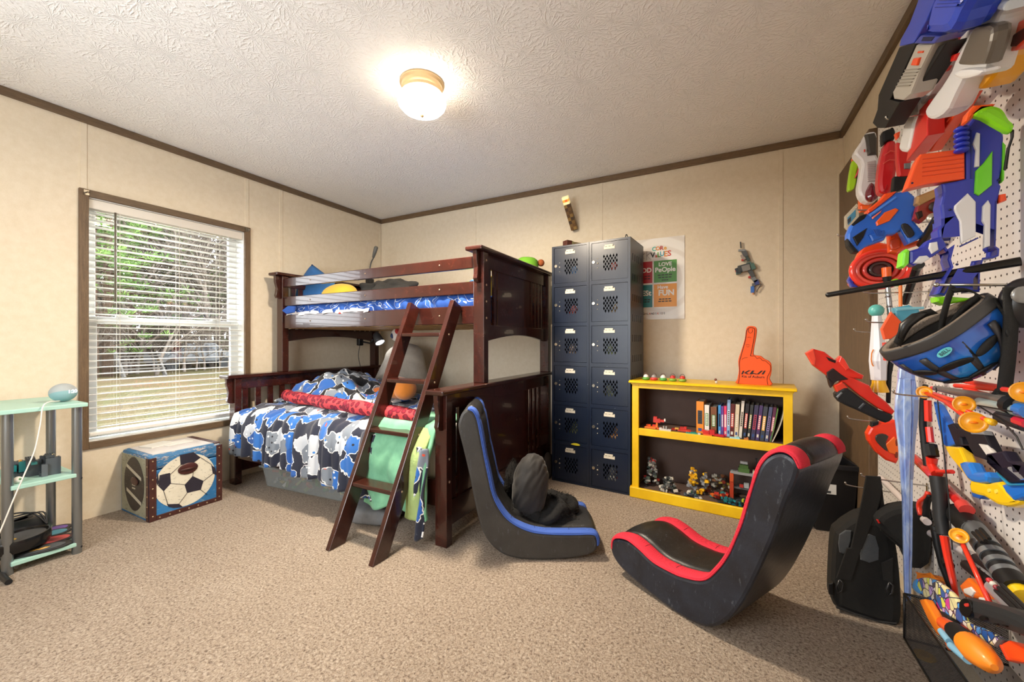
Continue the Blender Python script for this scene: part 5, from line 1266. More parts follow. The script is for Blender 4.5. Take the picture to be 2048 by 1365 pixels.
# ================================================================== floor rocker chairs
def rocker(name, lab, near, cpt, wdir, width, outer, inner, m_body, m_trim, m_centre, strip, label_extra=None):
    """outer: side outline in photo pixels on the near side plane (closed); inner: the padded seat line, tip to top"""
    n_ = wdir.normalized(); f_ = Vector((-n_.y, n_.x, 0))
    t_ = T(name, lab, 'chair', near + n_ * width / 2)
    def uv(p):
        q = on_plane(*cpt(*p), near, n_) - near
        return (q.dot(f_), q.z)
    O = catmull([uv(p) for p in outer], 4)
    zmin = min(z for _, z in O); O = [(s_, z - zmin + .002) for s_, z in O]
    I = catmull([uv(p) for p in inner], 6, False); I = [(s_, z - zmin + .002) for s_, z in I]
    B().prism(O, near, f_, Z, n_ * width, .012).build('shell', m_body, t_)
    # padded cover: side bands in the trim colour, centre in leather, puffed between seams
    def band(w0, w1, puff, nm, mt, nseg):
        def fn(u, w):
            k = u * (len(I) - 1); i = min(int(k), len(I) - 2); r = k - i
            s_ = I[i][0] * (1 - r) + I[i + 1][0] * r; z = I[i][1] * (1 - r) + I[i + 1][1] * r
            ds, dz = I[min(i + 1, len(I) - 1)][0] - I[max(i - 1, 0)][0], I[min(i + 1, len(I) - 1)][1] - I[max(i - 1, 0)][1]
            L = math.hypot(ds, dz) or 1; nx, nz2 = -dz / L, ds / L
            if nz2 * sgn_n < 0: pass
            nx, nz2 = nx * sgn_n, nz2 * sgn_n
            tuft = abs(math.sin(u * math.pi * nseg)) ** .45
            h = .004 + puff * (math.sin(math.pi * w) ** .6) * (.45 + .55 * tuft)
            if u < .02 or u > .98: h *= .5
            return near + f_ * (s_ + nx * h) + Z * (z + nz2 * h) + n_ * (w0 + (w1 - w0) * w)
        b = B().grid(fn, 90, 8)
        return b.build(nm, mt, t_, smooth=True, solid=.006, recalc=False)
    # which side of the inner line is outside
    mid = len(I) // 3; ds, dz = I[mid + 1][0] - I[mid - 1][0], I[mid + 1][1] - I[mid - 1][1]
    sgn_n = 1 if ds > 0 else -1
    band(.004, strip, .010, 'side_band', m_trim, 7); band(width - strip, width - .004, .010, 'side_band', m_trim, 7)
    band(strip, width - strip, .014, 'centre_pad', m_centre, 7)
    for w_ in (.004, width - .004):
        pts = []
        for s_, z in I: pts.append(near + f_ * s_ + Z * (z + .002) + n_ * w_)
        B().tube(pts, .0035, 6).build('piping', m_trim, t_, smooth=True)
    for u in (.22, .34, .46, .60, .74):
        k = u * (len(I) - 1); i = int(k); ds, dz = I[i + 1][0] - I[i][0], I[i + 1][1] - I[i][1]; L = math.hypot(ds, dz)
        o_ = (f_ * (-dz / L) + Z * (ds / L)) * sgn_n
        p_ = near + f_ * I[i][0] + Z * I[i][1]
        for w0, w1, hh in ((.008, strip, .0105), (strip, width - strip, .0135), (width - strip, width - .008, .0105)):
            B().tube([p_ + o_ * (.006 + hh * math.sin(math.pi * (q / 6)) ** .6) + n_ * (w0 + (w1 - w0) * q / 6) for q in range(7)], .0012, 5).build('cross_seam', M('#0e0c0c', .8), t_)
    return t_, f_, n_, uv, zmin
def leather(name, base, dk, rough=.38):
    m, n = newmat(name); v = n.coord('Object')
    a = n.noise(v, 9, 4, .6).outputs[0]; w = n.noise(n.coord('Object', (1, 1, .25)), 70, 4, .8).outputs[0]
    n.l(n.mix(n.ramp(w, [(.60, (0, 0, 0, 1)), (.74, (1, 1, 1, 1))]), n.ramp(a, [(.3, dk), (.7, base)]), '#5a6068'), n.b.inputs['Base Color'])
    n.b.inputs['Roughness'].default_value = rough; n.bump(n.noise(v, 40, 4, .65).outputs[0], .18, .006)
    return m
def meshfab(name, c1, c2):
    m, n = newmat(name); v = n.coord('Object')
    vo = n.add('TexVoronoi', i_Scale=420.0, i_Randomness=.1); n.l(v, vo.inputs['Vector'])
    n.l(n.ramp(vo.outputs['Distance'], [(.25, c1), (.5, c2)]), n.b.inputs['Base Color']); n.b.inputs['Roughness'].default_value = .8
    n.bump(vo.outputs['Distance'], .4, .002)
    return m
ck = crop(900, 850, .20513)
near = on_z(1040, 1123, 0.0)
rw = Vector((-SN, CS, 0))
bc, f_, n_, uvb, zb_ = rocker('rocker_chair', 'black floor rocker chair with blue mesh edging near the bed', near, ck, rw, .40,
    [(85, -20), (82, 60), (130, 260), (190, 520), (245, 800), (290, 980), (345, 1110), (430, 1220), (560, 1300), (760, 1335), (1000, 1335), (1250, 1310), (1390, 1270), (1440, 1210), (1435, 1130), (1390, 1090), (1200, 1092), (1000, 1088), (820, 1070), (680, 1020), (560, 940), (470, 820), (410, 680), (370, 500), (320, 250), (285, 60), (262, -40), (225, -110), (170, -135), (120, -105)],
    [(1440, 1200), (1435, 1130), (1390, 1090), (1200, 1092), (1000, 1088), (820, 1070), (680, 1020), (560, 940), (470, 820), (410, 680), (370, 500), (320, 250), (285, 60), (262, -40), (225, -110), (170, -135)],
    leather('charcoal_vinyl', '#3a3937', '#2c2b2a', .5), meshfab('blue_mesh', '#2c4a94', '#3f62b8'), leather('black_vinyl', '#262524', '#1c1b1b', .4), .06)
# pillow and furry blanket on the seat
MFUR = M('#100f0f', .95, var=.3, vscale=30)
def furry(t_, part, c, r, nsp, wob, ws, seed):
    rnd = random.Random(seed); b = B().ell(c, r, 34, 20, wob=wob, ws=ws); nv = len(b.v); c = Vector(c)
    for _ in range(nsp):
        p = b.v[rnd.randrange(nv)].lerp(b.v[rnd.randrange(nv)], 0) + Vector((rnd.uniform(-.008, .008), rnd.uniform(-.008, .008), rnd.uniform(-.008, .008)))
        d_ = ((p - c).normalized() + Vector((rnd.uniform(-.8, .8), rnd.uniform(-.8, .8), rnd.uniform(-.8, .8)))).normalized() * rnd.uniform(.008, .018)
        sd = d_.cross(Vector((rnd.random(), rnd.random(), rnd.random()))).normalized() * .0016
        b.raw([p - sd, p + sd, p + d_], [(0, 1, 2)])
    b.build(part, MFUR, t_, smooth=True, recalc=False)
fb = T('fur_blanket', 'black furry blanket bunched on the blue-edged rocker seat', 'blanket', near - f_ * .25 + n_ * .24 + Z * .12)
furry(fb, 'blanket_heap', near - f_ * .185 + n_ * .22 + Z * .155, (.14, .13, .085), 2600, .45, 15, 1)
furry(fb, 'blanket_fold', near - f_ * .03 + n_ * .22 + Z * .16, (.14, .13, .075), 1800, .4, 15, 2)
furry(fb, 'blanket_fold', near + f_ * .03 + n_ * .28 + Z * .30, (.05, .06, .10), 1200, .35, 18, 3)
rp = T('round_pillow', 'dark grey velvet pillow standing upright on the rocker seat', 'pillow', near - f_ * .045 + n_ * .2 + Z * .14)
pm_ = M('#1e1a17', .7, var=.35, vscale=9, sheen=.15)
b = B().ell(near - f_ * .058 + n_ * .17 + Z * .305, (.096, .085, .172), 64, 44, rot=Matrix.Rotation(math.radians(6), 3, n_) @ Matrix.Rotation(YAW, 3, 'Z'), pw=.88, wob=.05, ws=9)
cc_ = near - f_ * .058 + n_ * .17 + Z * .305
for k_, q in enumerate(b.v):
    l_ = q - cc_; b.v[k_] = q + l_.normalized() * (.014 * (abs(mnoise.noise(Vector((l_.dot(f_) * 34 + l_.z * 16, l_.z * 9, l_.dot(n_) * 20)))) ** .6 - .5))
b.build('pillow_body', pm_, rp, smooth=True)

# red rocker
cr_ = crop(1200, 860, .31496)
near2 = on_z(1420, 1272, 0.0)
rc, f2, n2, uvr, zr_ = rocker('rocker_chair', 'black floor rocker chair with bright red edging in front', near2, cr_, Vector((.48, .876, 0)), .375,
    [(70, 770), (90, 735), (160, 745), (240, 800), (330, 885), (430, 945), (520, 985), (650, 1008), (740, 945), (810, 850), (860, 740), (900, 640), (940, 500), (980, 370), (1020, 275), (1080, 220), (1150, 205), (1220, 240), (1255, 300), (1240, 380), (1180, 520), (1110, 720), (1050, 860), (980, 1010), (910, 1140), (840, 1235), (770, 1290), (690, 1308), (600, 1280), (480, 1210), (330, 1095), (200, 985), (120, 905), (75, 830)],
    [(72, 800), (78, 745), (110, 730), (170, 745), (240, 800), (330, 885), (430, 945), (520, 985), (650, 1008), (740, 945), (810, 850), (860, 740), (900, 640), (940, 500), (980, 370), (1020, 275), (1080, 215), (1150, 198), (1220, 232), (1262, 310)],
    leather('navy_black_vinyl', '#262c38', '#181a21', .3), meshfab('red_mesh', '#a8142a', '#d4263c'), leather('black_vinyl_seat', '#1c1a19', '#131212', .42), .075)
# ================================================================== pegboard wall
PBX = .655
m, n = newmat('white_pegboard'); v = n.coord('Object', (1 / .0254,) * 3)
sp = n.add('SeparateXYZ'); n.l(v, sp.inputs[0])
fy_ = n.math('SUBTRACT', n.math('FRACT', sp.outputs[1]), .5); fz2 = n.math('SUBTRACT', n.math('FRACT', sp.outputs[2]), .5)
rr = n.math('SQRT', n.math('ADD', n.math('MULTIPLY', fy_, fy_), n.math('MULTIPLY', fz2, fz2)))
hole = n.math('LESS_THAN', rr, .125)
n.l(n.mix(hole, '#dedad6', '#1d1a18'), n.b.inputs['Base Color']); n.b.inputs['Roughness'].default_value = .4
n.bump(n.math('SUBTRACT', 1.0, hole), .6, .004)
pgb = T('pegboard', 'white perforated pegboard covering the right wall', 'pegboard', (PBX, 1.2, .1))
B().box(PBX, PBX + .006, -.1, 2.552, .10, 2.25).build('perforated_panel', m, pgb)
for yy in (2.535, 1.3, 0.1): B().box(PBX + .006, XR - .001, yy - .018, yy + .018, .10, 2.25).build('batten', M('#c9b48f', .6), pgb)
MHOOK = M('#b9b6b0', .22, .95)
def hook(px, py, lab, xt=.465):
    tip = on_x(px, py, xt); t_ = T('peg_hook', lab, 'hook', (PBX, tip.y, tip.z), group='metal pegboard hooks')
    B().tube(catmull([(PBX + .002, tip.y, tip.z - .012), (PBX - .03, tip.y, tip.z - .014), (xt + .02, tip.y, tip.z - .010), (xt, tip.y, tip.z)], 4, False), .0026, 7).build('prong', MHOOK, t_, smooth=True)
    B().ell((xt, tip.y, tip.z + .001), .0042, 8, 6).build('tip', MHOOK, t_, smooth=True)
    B().box(PBX - .004, PBX, tip.y - .006, tip.y + .006, tip.z - .04, tip.z - .005).build('back_plate', MHOOK, t_)

cA = crop(1620, 0, .24913); cB = crop(1620, 320, .24913); cC = crop(1600, 560, .24903); cD = crop(1620, 780, .2344); cE = crop(1620, 1020, .2528); cF = crop(1860, 1060, .19789); cG = crop(1900, 640, .19048); cH = crop(1680, 240, .14658)
def gm(hx, rough=.3):
    if sum(int(hx[i:i + 2], 16) for i in (1, 3, 5)) < 140: return M(hx, .5, spec=.3)
    return M(hx, rough, coat=.15)
def ymax(px, x=.64):
    d = ray(px, CY); return x * d.y / d.x
class Pl:
    """a hanging plane: 'S' parallel to the board at x=c, 'F' facing the room at y=c"""
    def __init__(s, kind, c): s.k, s.c = kind, c
    def pt(s, p, off=0.0):
        return on_x(p[0], p[1], s.c - off) if s.k == 'S' else on_y(p[0], p[1], s.c - off)
    def prism(s, b, pts, off, th, sm, bev, holes=()):
        allp = []
        for q in [pts] + list(holes):
            w = [s.pt(p, off) for p in q]
            l2 = [((a.y, a.z) if s.k == 'S' else (a.x, a.z)) for a in w]
            allp.append(catmull(l2, sm) if sm else l2)
        if s.k == 'S': b.prism(allp, (s.c - off, 0, 0), Y, Z, X * th, bev)
        else: b.prism(allp, (0, s.c - off, 0), X, Z, Y * th, bev)
        return b
def layered(name, lab, cat, pl, cr, layers, group=None):
    """layers: (part, colour or material, points, offset, thickness[, smooth[, bevel[, holes]]])"""
    allw = [pl.pt(cr(*p)) for L in layers for p in L[2]]
    base = Vector((sum(w.x for w in allw) / len(allw), sum(w.y for w in allw) / len(allw), min(w.z for w in allw)))
    t_ = T(name, lab, cat, base, group=group)
    for L in layers:
        part, mt, pts, off, th = L[:5]; sm = L[5] if len(L) > 5 else 0; bev = L[6] if len(L) > 6 else .003; hs = L[7] if len(L) > 7 else ()
        if isinstance(mt, str): mt = gm(mt)
        pl.prism(B(), [cr(*p) for p in pts], off, th, sm, bev, [[cr(*p) for p in h] for h in hs]).build(part, mt, t_)
    return t_
def rod(t_, part, mt, pl, cr, pts, r, n_=14, off=0.0, sm=True):
    if isinstance(mt, str): mt = gm(mt)
    return B().tube([pl.pt(cr(*p), off) for p in pts], r, n_).build(part, mt, t_, smooth=sm, angle=.7)
def blob(t_, part, mt, pl, cr, p, r, off=0.0, wob=0.0):
    if isinstance(mt, str): mt = gm(mt)
    return B().ell(pl.pt(cr(*p), off), r, 20, 12, wob=wob).build(part, mt, t_, smooth=True)
BK, BLUE, NAVY, WHT, RED, ORG, YLW, LIME = '#19191b', '#1e43c4', '#2b37a6', '#d9d9dc', '#d4241d', '#ee4f1a', '#eda816', '#86d81e'

# --- top row, lying along the wall under the ceiling
S = Pl('S', .47)
g = layered('toy_blaster', 'long blue and black toy blaster with grey pump, highest on the wall', 'toy blaster', S, cA, [
    ('blue_body', BLUE, [(890, -60), (1030, -60), (930, 170), (830, 350), (715, 375), (730, 310), (800, 180)], 0, .05),
    ('black_barrel', BK, [(715, 380), (830, 345), (850, 350), (690, 700), (640, 800), (720, 820), (640, 960), (600, 1030), (540, 1030), (500, 990), (540, 880), (550, 760), (620, 600)], 0, .05),
    ('grey_pump', '#aeaaa2', [(850, 360), (980, 355), (880, 560), (800, 760), (740, 810), (670, 800), (660, 740), (760, 560)], .02, .05, 0, .006),
    ('orange_button', ORG, [(825, 470), (870, 465), (850, 530), (803, 528)], .026, .01), ('orange_mark', ORG, [(862, 412), (905, 410), (898, 428), (858, 430)], .023, .005),
    ('black_rail', BK, [(1030, 370), (1090, 345), (870, 700), (780, 790), (755, 780), (900, 560)], .005, .04),
    ('blue_drum', BLUE, [(950, 100), (1010, -60), (1250, -60), (1185, 110), (1100, 270), (1000, 285), (910, 275), (930, 190)], .045, .07, 2, .02),
    ('blue_breech', '#1a35a0', [(885, 285), (1045, 290), (990, 352), (830, 352)], .03, .05), ('breech_slot', '#0d1440', [(905, 295), (1000, 295), (970, 335), (885, 335)], .0315, .01),
    ('blue_stock', '#1a35a0', [(1180, 130), (1330, -60), (1400, -60), (1210, 260), (1110, 285)], .0, .05)] +
    [('pump_rib', '#8d8980', [(758 - k * 14, 560 + k * 26), (868 - k * 14, 552 + k * 26), (862 - k * 14, 562 + k * 26), (754 - k * 14, 570 + k * 26)], .024, .006, 0, .001) for k in range(6)] +
    [('drum_groove', '#16309a', [(1000 + k * 16, 60 - k * 28), (1200 + k * 16, 50 - k * 28), (1197 + k * 16, 56 - k * 28), (998 + k * 16, 66 - k * 28)], .047, .004, 0, .001) for k in range(3)])
S = Pl('S', .50)
layered('toy_blaster', 'white toy blaster with dark grey grip panel under the ceiling', 'toy blaster', S, cA, [
    ('white_shell', WHT, [(1290, 150), (1345, 20), (1580, 5), (1520, 130), (1480, 240), (1390, 580), (1330, 610), (1210, 650), (1100, 880), (1020, 950), (960, 965), (920, 930), (930, 860), (1050, 690), (1130, 560), (1160, 480), (1240, 320), (1270, 220)], 0, .05, 2, .01),
    ('grey_panel', '#5f574e', [(1320, 215), (1400, 200), (1465, 215), (1455, 330), (1400, 500), (1370, 525), (1190, 528), (1195, 470), (1280, 270)], .014, .03, 2, .008),
    ('muzzle_collar', '#c3ccd8', [(1345, 20), (1580, 5), (1545, 95), (1450, 80), (1310, 110)], .012, .04, 0, .006), ('under_cap', '#e6e6e8', [(1145, 600), (1200, 560), (1380, 560), (1340, 610), (1200, 640)], .016, .03, 2, .006), ('red_tab', RED, [(1130, 440), (1175, 430), (1150, 490), (1120, 500)], .006, .02)])
S = Pl('S', .55)
layered('toy_blaster', 'white and red toy blaster behind the white one near the corner', 'toy blaster', S, cA, [
    ('white_stock', '#d4d4da', [(940, 600), (1080, 420), (1200, 260), (1290, 180), (1200, 420), (1060, 600), (960, 760), (870, 860), (830, 890), (850, 800)], 0, .04),
    ('white_barrel', '#e2e2e4', [(770, 850), (840, 790), (860, 900), (830, 1000), (790, 1200), (750, 1230), (715, 1215), (710, 1170), (760, 960)], .01, .05, 2, .012),
    ('red_frame', RED, [(860, 900), (950, 800), (940, 960), (940, 1090), (880, 1160), (770, 1300), (790, 1180), (830, 1050)], .004, .04),
    ('red_strut', RED, [(930, 640), (1040, 550), (1080, 480), (1110, 480), (1050, 580), (920, 660)], .01, .02), ('red_cheek', '#b81a1c', [(1040, 520), (1180, 260), (1200, 270), (1100, 450), (1060, 540)], .008, .03)])
layered('toy_blaster', 'yellow toy blaster with red-lined opening at the top right', 'toy blaster', Pl('S', .54), cA, [
    ('yellow_shell', YLW, [(1760, -40), (1620, 60), (1560, 200), (1420, 450), (1250, 620), (1200, 660), (1190, 745), (1360, 720), (1420, 650), (1560, 470), (1760, 330)], 0, .06, 0, .01),
    ('red_liner', '#d8411c', [(1760, 130), (1660, 180), (1500, 370), (1470, 440), (1640, 410), (1760, 300)], .006, .02), ('dark_core', '#4a150c', [(1760, 190), (1610, 290), (1545, 385), (1640, 375), (1760, 270)], .009, .01),
    ('shell_ridge', '#d8960f', [(1720, 20), (1450, 440), (1200, 665), (1215, 640), (1440, 420), (1690, 10)], .008, .02, 0, .004)])
layered('toy_magazine', 'long orange toy magazine hanging below the yellow blaster', 'toy part', Pl('S', .60), cA, [
    ('orange_case', ORG, [(945, 960), (1100, 890), (1275, 745), (1240, 800), (1180, 900), (1050, 1080), (960, 1220), (880, 1240), (940, 1090)], 0, .03), ('case_edge', '#d8400f', [(1100, 890), (1275, 745), (1240, 800), (1090, 985)], .004, .02)])

# --- large blue blaster with green and white panels
F = Pl('F', ymax(2035) * .985)
g = layered('toy_blaster', 'big navy blue toy blaster with lime and white panels, muzzle up', 'toy blaster', F, cB, [
    ('blue_frame', NAVY, [(1250, -100), (1250, -250), (1320, -345), (1450, -345), (1545, -290), (1560, -180), (1545, 60), (1520, 180), (1540, 210), (1510, 330), (1505, 560), (1500, 690), (1530, 710), (1525, 770), (1480, 790), (1400, 800), (1375, 880), (1370, 1060), (1285, 1060), (1290, 950), (1330, 900), (1250, 890), (1200, 890), (1160, 960), (1090, 1090), (1015, 1080), (1080, 940), (1130, 860), (1110, 800), (1130, 720), (1100, 740), (1060, 700), (1040, 640), (1030, 560), (1060, 520), (1060, 440), (1050, 360), (1070, 260), (1060, 190), (1170, 170), (1250, 150)], 0, .05, 0, .005,
     [[(1075, 485), (1150, 470), (1195, 510), (1185, 600), (1080, 610)]]),
    ('white_panel', WHT, [(1342, -225), (1370, -215), (1365, 50), (1325, 55), (1335, -80), (1312, -130)], .006, .01), ('white_panel', WHT, [(1270, 265), (1335, 335), (1335, 610), (1215, 670), (1205, 490), (1160, 400), (1165, 365)], .006, .01),
    ('white_panel', WHT, [(1435, 320), (1455, 360), (1450, 690), (1398, 710), (1405, 520), (1385, 490), (1390, 370)], .006, .01), ('lime_panel', '#6fd22a', [(1470, -75), (1465, 200), (1360, 285), (1325, 265), (1335, 85), (1400, 20)], .006, .01),
    ('lime_edge', '#6fd22a', [(1550, -150), (1578, -120), (1562, 160), (1545, 180)], .002, .03), ('orange_knob', ORG, [(1525, 275), (1580, 265), (1588, 320), (1525, 342)], .003, .03, 0, .005),
    ('grip_arm', NAVY, [(800, 730), (900, 700), (960, 640), (1060, 610), (1110, 690), (1000, 770), (840, 850), (800, 830)], .004, .04, 0, .006), ('lime_tip', '#7fe02c', [(745, 740), (780, 710), (805, 725), (800, 830), (760, 865), (730, 855)], .006, .04, 0, .006),
    ('white_inset', WHT, [(965, 665), (1025, 655), (1035, 720), (980, 755), (955, 710)], .009, .01), ('white_inset', WHT, [(830, 830), (880, 772), (940, 766), (970, 790), (900, 832)], .009, .01),
    ('orange_trigger', ORG, [(1065, 550), (1160, 530), (1160, 590), (1065, 600)], -.005, .02), ('lime_foot', LIME, [(1010, 1100), (1100, 1095), (1300, 1110), (1250, 1135), (1090, 1165), (1020, 1140)], .006, .04, 0, .005),
    ('magazine', '#f0521a', [(890, -50), (1245, -95), (1248, 150), (960, 190), (770, 235), (800, 150), (860, 0)], .003, .035, 0, .004)] +
    [('magazine_rib', '#d8400f', [(905, -10 + k * 34), (1240, -50 + k * 34), (1240, -44 + k * 34), (903, -4 + k * 34)], .005, .004, 0, .0005) for k in range(5)] +
    [('frame_groove', '#1d2780', [(1290, -240), (1300, -240), (1305, 150), (1290, 150)], .0015, .003, 0, .0005), ('frame_groove', '#1d2780', [(1490, 330), (1498, 330), (1490, 690), (1480, 690)], .0015, .003, 0, .0005), ('frame_groove', '#1d2780', [(1200, 690), (1350, 620), (1355, 630), (1205, 702)], .0015, .003, 0, .0005)])
for k in range(5): blob(g, 'blue_coil', '#2231b0', F, cB, (1215, -245 + k * 42), (.014, .016, .0075), .01)
for p in ((1125, 400), (1515, 160), (1100, 680), (1440, 730), (1180, 840), (820, 187)): blob(g, 'screw', '#1a1e50', F, cB, p, (.003, .002, .003), .002)
layered('squirt_cap', 'lime green squirt cap with orange collar and black cord, top right', 'toy part', Pl('F', ymax(2040) * .95), cA, [
    ('lime_cap', LIME, [(1330, 910), (1400, 855), (1480, 840), (1560, 870), (1610, 950), (1650, 990), (1640, 1045), (1590, 1040), (1480, 980), (1400, 935)], .01, .03, 3, .01),
    ('orange_collar', '#f05a1c', [(1250, 970), (1270, 900), (1320, 840), (1500, 825), (1480, 850), (1390, 870), (1320, 930), (1270, 975)], 0, .03, 0, .006), ('cord', BK, [(1625, 1035), (1640, 1035), (1640, 1100), (1605, 1200), (1580, 1365), (1568, 1365), (1592, 1190), (1622, 1100)], .004, .008, 0, .003)])
# --- corner cluster
F = Pl('F', ymax(1768) * .97)
g = layered('toy_blaster', 'white upright toy blaster with dark red bulb near the corner', 'toy blaster', F, cH, [
    ('white_shell', '#dcdbde', [(205, 470), (215, 400), (320, 250), (350, 180), (470, 150), (510, 220), (500, 460), (540, 540), (545, 760), (540, 1020), (480, 1100), (380, 1120), (280, 1040), (255, 900), (300, 620), (250, 520)], 0, .06, 2, .01),
    ('grey_pad', '#3c3833', [(345, 190), (480, 165), (510, 240), (505, 460), (385, 475), (365, 300)], .014, .03, 0, .008), ('ribbed_window', '#b3a8aa', [(370, 570), (490, 545), (490, 830), (385, 835)], .012, .02, 0, .004),
    ('bulb', M('#6a1c2a', .08, coat=.6), [(440, 840), (510, 920), (540, 1020), (500, 1080), (440, 1100), (380, 1080), (358, 1020), (375, 940)], .022, .04, 3, .016), ('red_mark', '#d4342c', [(330, 400), (348, 395), (345, 430), (330, 430)], .012, .01)] +
    [('window_rib', '#94898c', [(380, 610 + k * 24), (488, 604 + k * 24), (488, 612 + k * 24), (380, 618 + k * 24)], .0135, .004, 0, .0005) for k in range(9)])
layered('orange_barrel', 'orange toy barrel showing below the white upright blaster', 'toy part', Pl('F', ymax(1768) * .99), cH, [('barrel', '#f0601c', [(275, 1000), (340, 1090), (480, 1100), (380, 1230), (290, 1245), (272, 1180)], 0, .04, 0, .006), ('barrel_band', '#d84f12', [(275, 1150), (420, 1150), (415, 1170), (274, 1170)], .003, .02)])
layered('toy_pistol', 'small lime green toy pistol with pink strap beside the corner', 'toy blaster', Pl('F', ymax(1725) * .95), cH, [
    ('lime_body', '#a6d81e', [(170, 555), (250, 550), (265, 600), (230, 720), (235, 800), (200, 930), (140, 965), (105, 950), (120, 800), (145, 650)], 0, .03, 2, .006), ('pink_strap', '#e0455a', [(245, 480), (285, 455), (310, 490), (300, 600), (265, 690), (230, 770), (200, 790), (245, 680), (262, 560)], .01, .01, 2, .003),
    ('orange_tip', '#f0701c', [(165, 520), (230, 490), (240, 552), (170, 555)], .002, .025), ('dark_grip', '#2a3a1c', [(240, 700), (280, 690), (270, 780), (225, 870), (228, 800)], .004, .02)])
layered('toy_blaster', 'dark red upright toy blaster with black grip, third from the corner', 'toy blaster', Pl('F', ymax(1802) * .98), cH, [
    ('red_shell', '#bf1a22', [(640, 290), (760, 275), (785, 400), (790, 560), (760, 800), (700, 980), (600, 1000), (540, 960), (530, 800), (560, 560), (600, 400)], 0, .06, 2, .012), ('black_grip', BK, [(590, 150), (690, 110), (720, 90), (755, 130), (750, 250), (650, 280), (590, 330), (580, 220)], .004, .04, 2, .008),
    ('shell_ridge', '#d8584a', [(600, 480), (690, 415), (780, 430), (782, 440), (690, 427), (604, 492)], .0135, .004, 0, .001), ('shell_ridge', '#d8584a', [(590, 590), (680, 535), (780, 545), (782, 555), (680, 547), (594, 602)], .0135, .004, 0, .001), ('shell_ridge', '#8f1016', [(600, 980), (640, 880), (650, 885), (612, 985)], .0135, .004, 0, .001)])
layered('toy_blaster', 'red boxy toy blaster with grey clip behind the orange magazine', 'toy blaster', Pl('F', ymax(1830) * .99), cH, [
    ('red_box', '#c4201f', [(780, 300), (900, 320), (985, 480), (960, 760), (810, 770), (785, 560)], 0, .03, 0, .005), ('black_stock', BK, [(740, 770), (960, 760), (900, 930), (760, 985), (720, 960)], -.005, .03), ('grey_clip', '#6d7074', [(880, 590), (970, 580), (960, 660), (880, 665)], .006, .02), ('orange_fin', ORG, [(755, 180), (825, 150), (815, 230), (780, 260)], .0, .02)])
g = layered('toy_pistol', 'bright blue toy pistol with orange slide pointing at the corner', 'toy blaster', Pl('F', ymax(1858) * .95), cB, [
    ('blue_frame', '#2d6cd6', [(300, 590), (330, 520), (480, 420), (690, 260), (790, 245), (845, 290), (860, 390), (835, 440), (840, 490), (900, 560), (935, 600), (870, 640), (790, 675), (730, 560), (690, 590), (620, 600), (600, 640), (460, 690), (390, 740), (340, 720), (300, 650)], 0, .045, 0, .008),
    ('orange_slide', ORG, [(455, 405), (560, 320), (600, 270), (700, 248), (660, 290), (500, 415), (470, 428)], .004, .04, 0, .005), ('orange_panel', '#f0601c', [(530, 500), (600, 420), (690, 385), (715, 400), (640, 490), (540, 530)], .006, .02), ('black_muzzle', BK, [(335, 520), (400, 450), (460, 428), (440, 470), (350, 528)], .004, .04),
    ('black_inset', BK, [(345, 620), (460, 545), (430, 620), (380, 690)], .006, .01), ('grip_inset', '#2c2c30', [(745, 510), (790, 515), (840, 580), (830, 610), (790, 622), (738, 540)], .006, .01, 2), ('muzzle_ring', BK, [(300, 630), (360, 700), (395, 740), (350, 738), (308, 685)], .006, .045), ('pink_flash', '#f07a5a', [(500, 460), (580, 400), (570, 420), (505, 475)], .0065, .01),
    ('upper_rail', '#4a86e6', [(470, 440), (690, 290), (705, 300), (490, 455)], .0065, .01), ('foregrip', '#2660c4', [(470, 600), (600, 560), (600, 620), (500, 660)], .006, .03, 0, .006)])
for k in range(4): Pl('F', ymax(1858) * .95).prism(B(), [cB(*p) for p in ((505 + k * 14, 560), (515 + k * 14, 555), (545 + k * 14, 610), (535 + k * 14, 615))], .0075, .004, 0, .0005).build('grip_rib', gm('#1d4ea8'), g)
layered('picture_box', 'small cream box with blue picture hung beside the corner', 'box', Pl('F', ymax(1722) * .95), cB, [('carton', '#c9c1ae', [(280, 450), (375, 350), (400, 370), (395, 460), (300, 560), (280, 540)], 0, .02), ('picture_print', '#4f93b8', [(300, 465), (368, 395), (368, 455), (308, 525)], .002, .004), ('dark_print', '#3a4656', [(300, 480), (330, 450), (330, 490), (303, 518)], .003, .004)])
g = layered('toy_pistol', 'copper and dark red toy pistol behind the blue one', 'toy blaster', Pl('F', ymax(1888) * .99), cB, [
    ('copper_barrel', M('#b08a5a', .35, .4), [(860, 290), (1020, 225), (1060, 240), (1050, 280), (880, 370), (850, 350)], 0, .03, 0, .006), ('orange_tip', ORG, [(1000, 235), (1050, 230), (1045, 265), (1005, 262)], .004, .03), ('red_frame', '#8f2a1c', [(870, 360), (1050, 290), (1060, 440), (960, 450), (900, 500), (840, 470)], -.004, .03), ('frame_slot', '#2a1a14', [(850, 420), (900, 405), (910, 450), (870, 480)], .0, .01)])
blob(g, 'silver_ball', M('#b9b4a8', .3, .6), Pl('F', ymax(1888) * .99), cB, (990, 470), (.018, .012, .018), .01)
blob(g, 'dark_lens', '#2a1f1c', Pl('F', ymax(1888) * .99), cB, (1010, 375), (.018, .01, .018), .004)
P = Pl('F', ymax(1808) * .95)
g = layered('disc_blaster', 'orange toy disc blaster with round clear red drum', 'toy blaster', P, cB, [
    ('orange_body', ORG, [(320, 960), (380, 770), (440, 690), (560, 660), (700, 700), (800, 800), (750, 900), (600, 1000), (400, 1030), (330, 1010)], 0, .04, 2, .008), ('blue_heel', NAVY, [(305, 965), (340, 900), (352, 990), (400, 1025), (335, 1020)], .006, .03)])
cc = P.pt(cB(560, 880), .012)
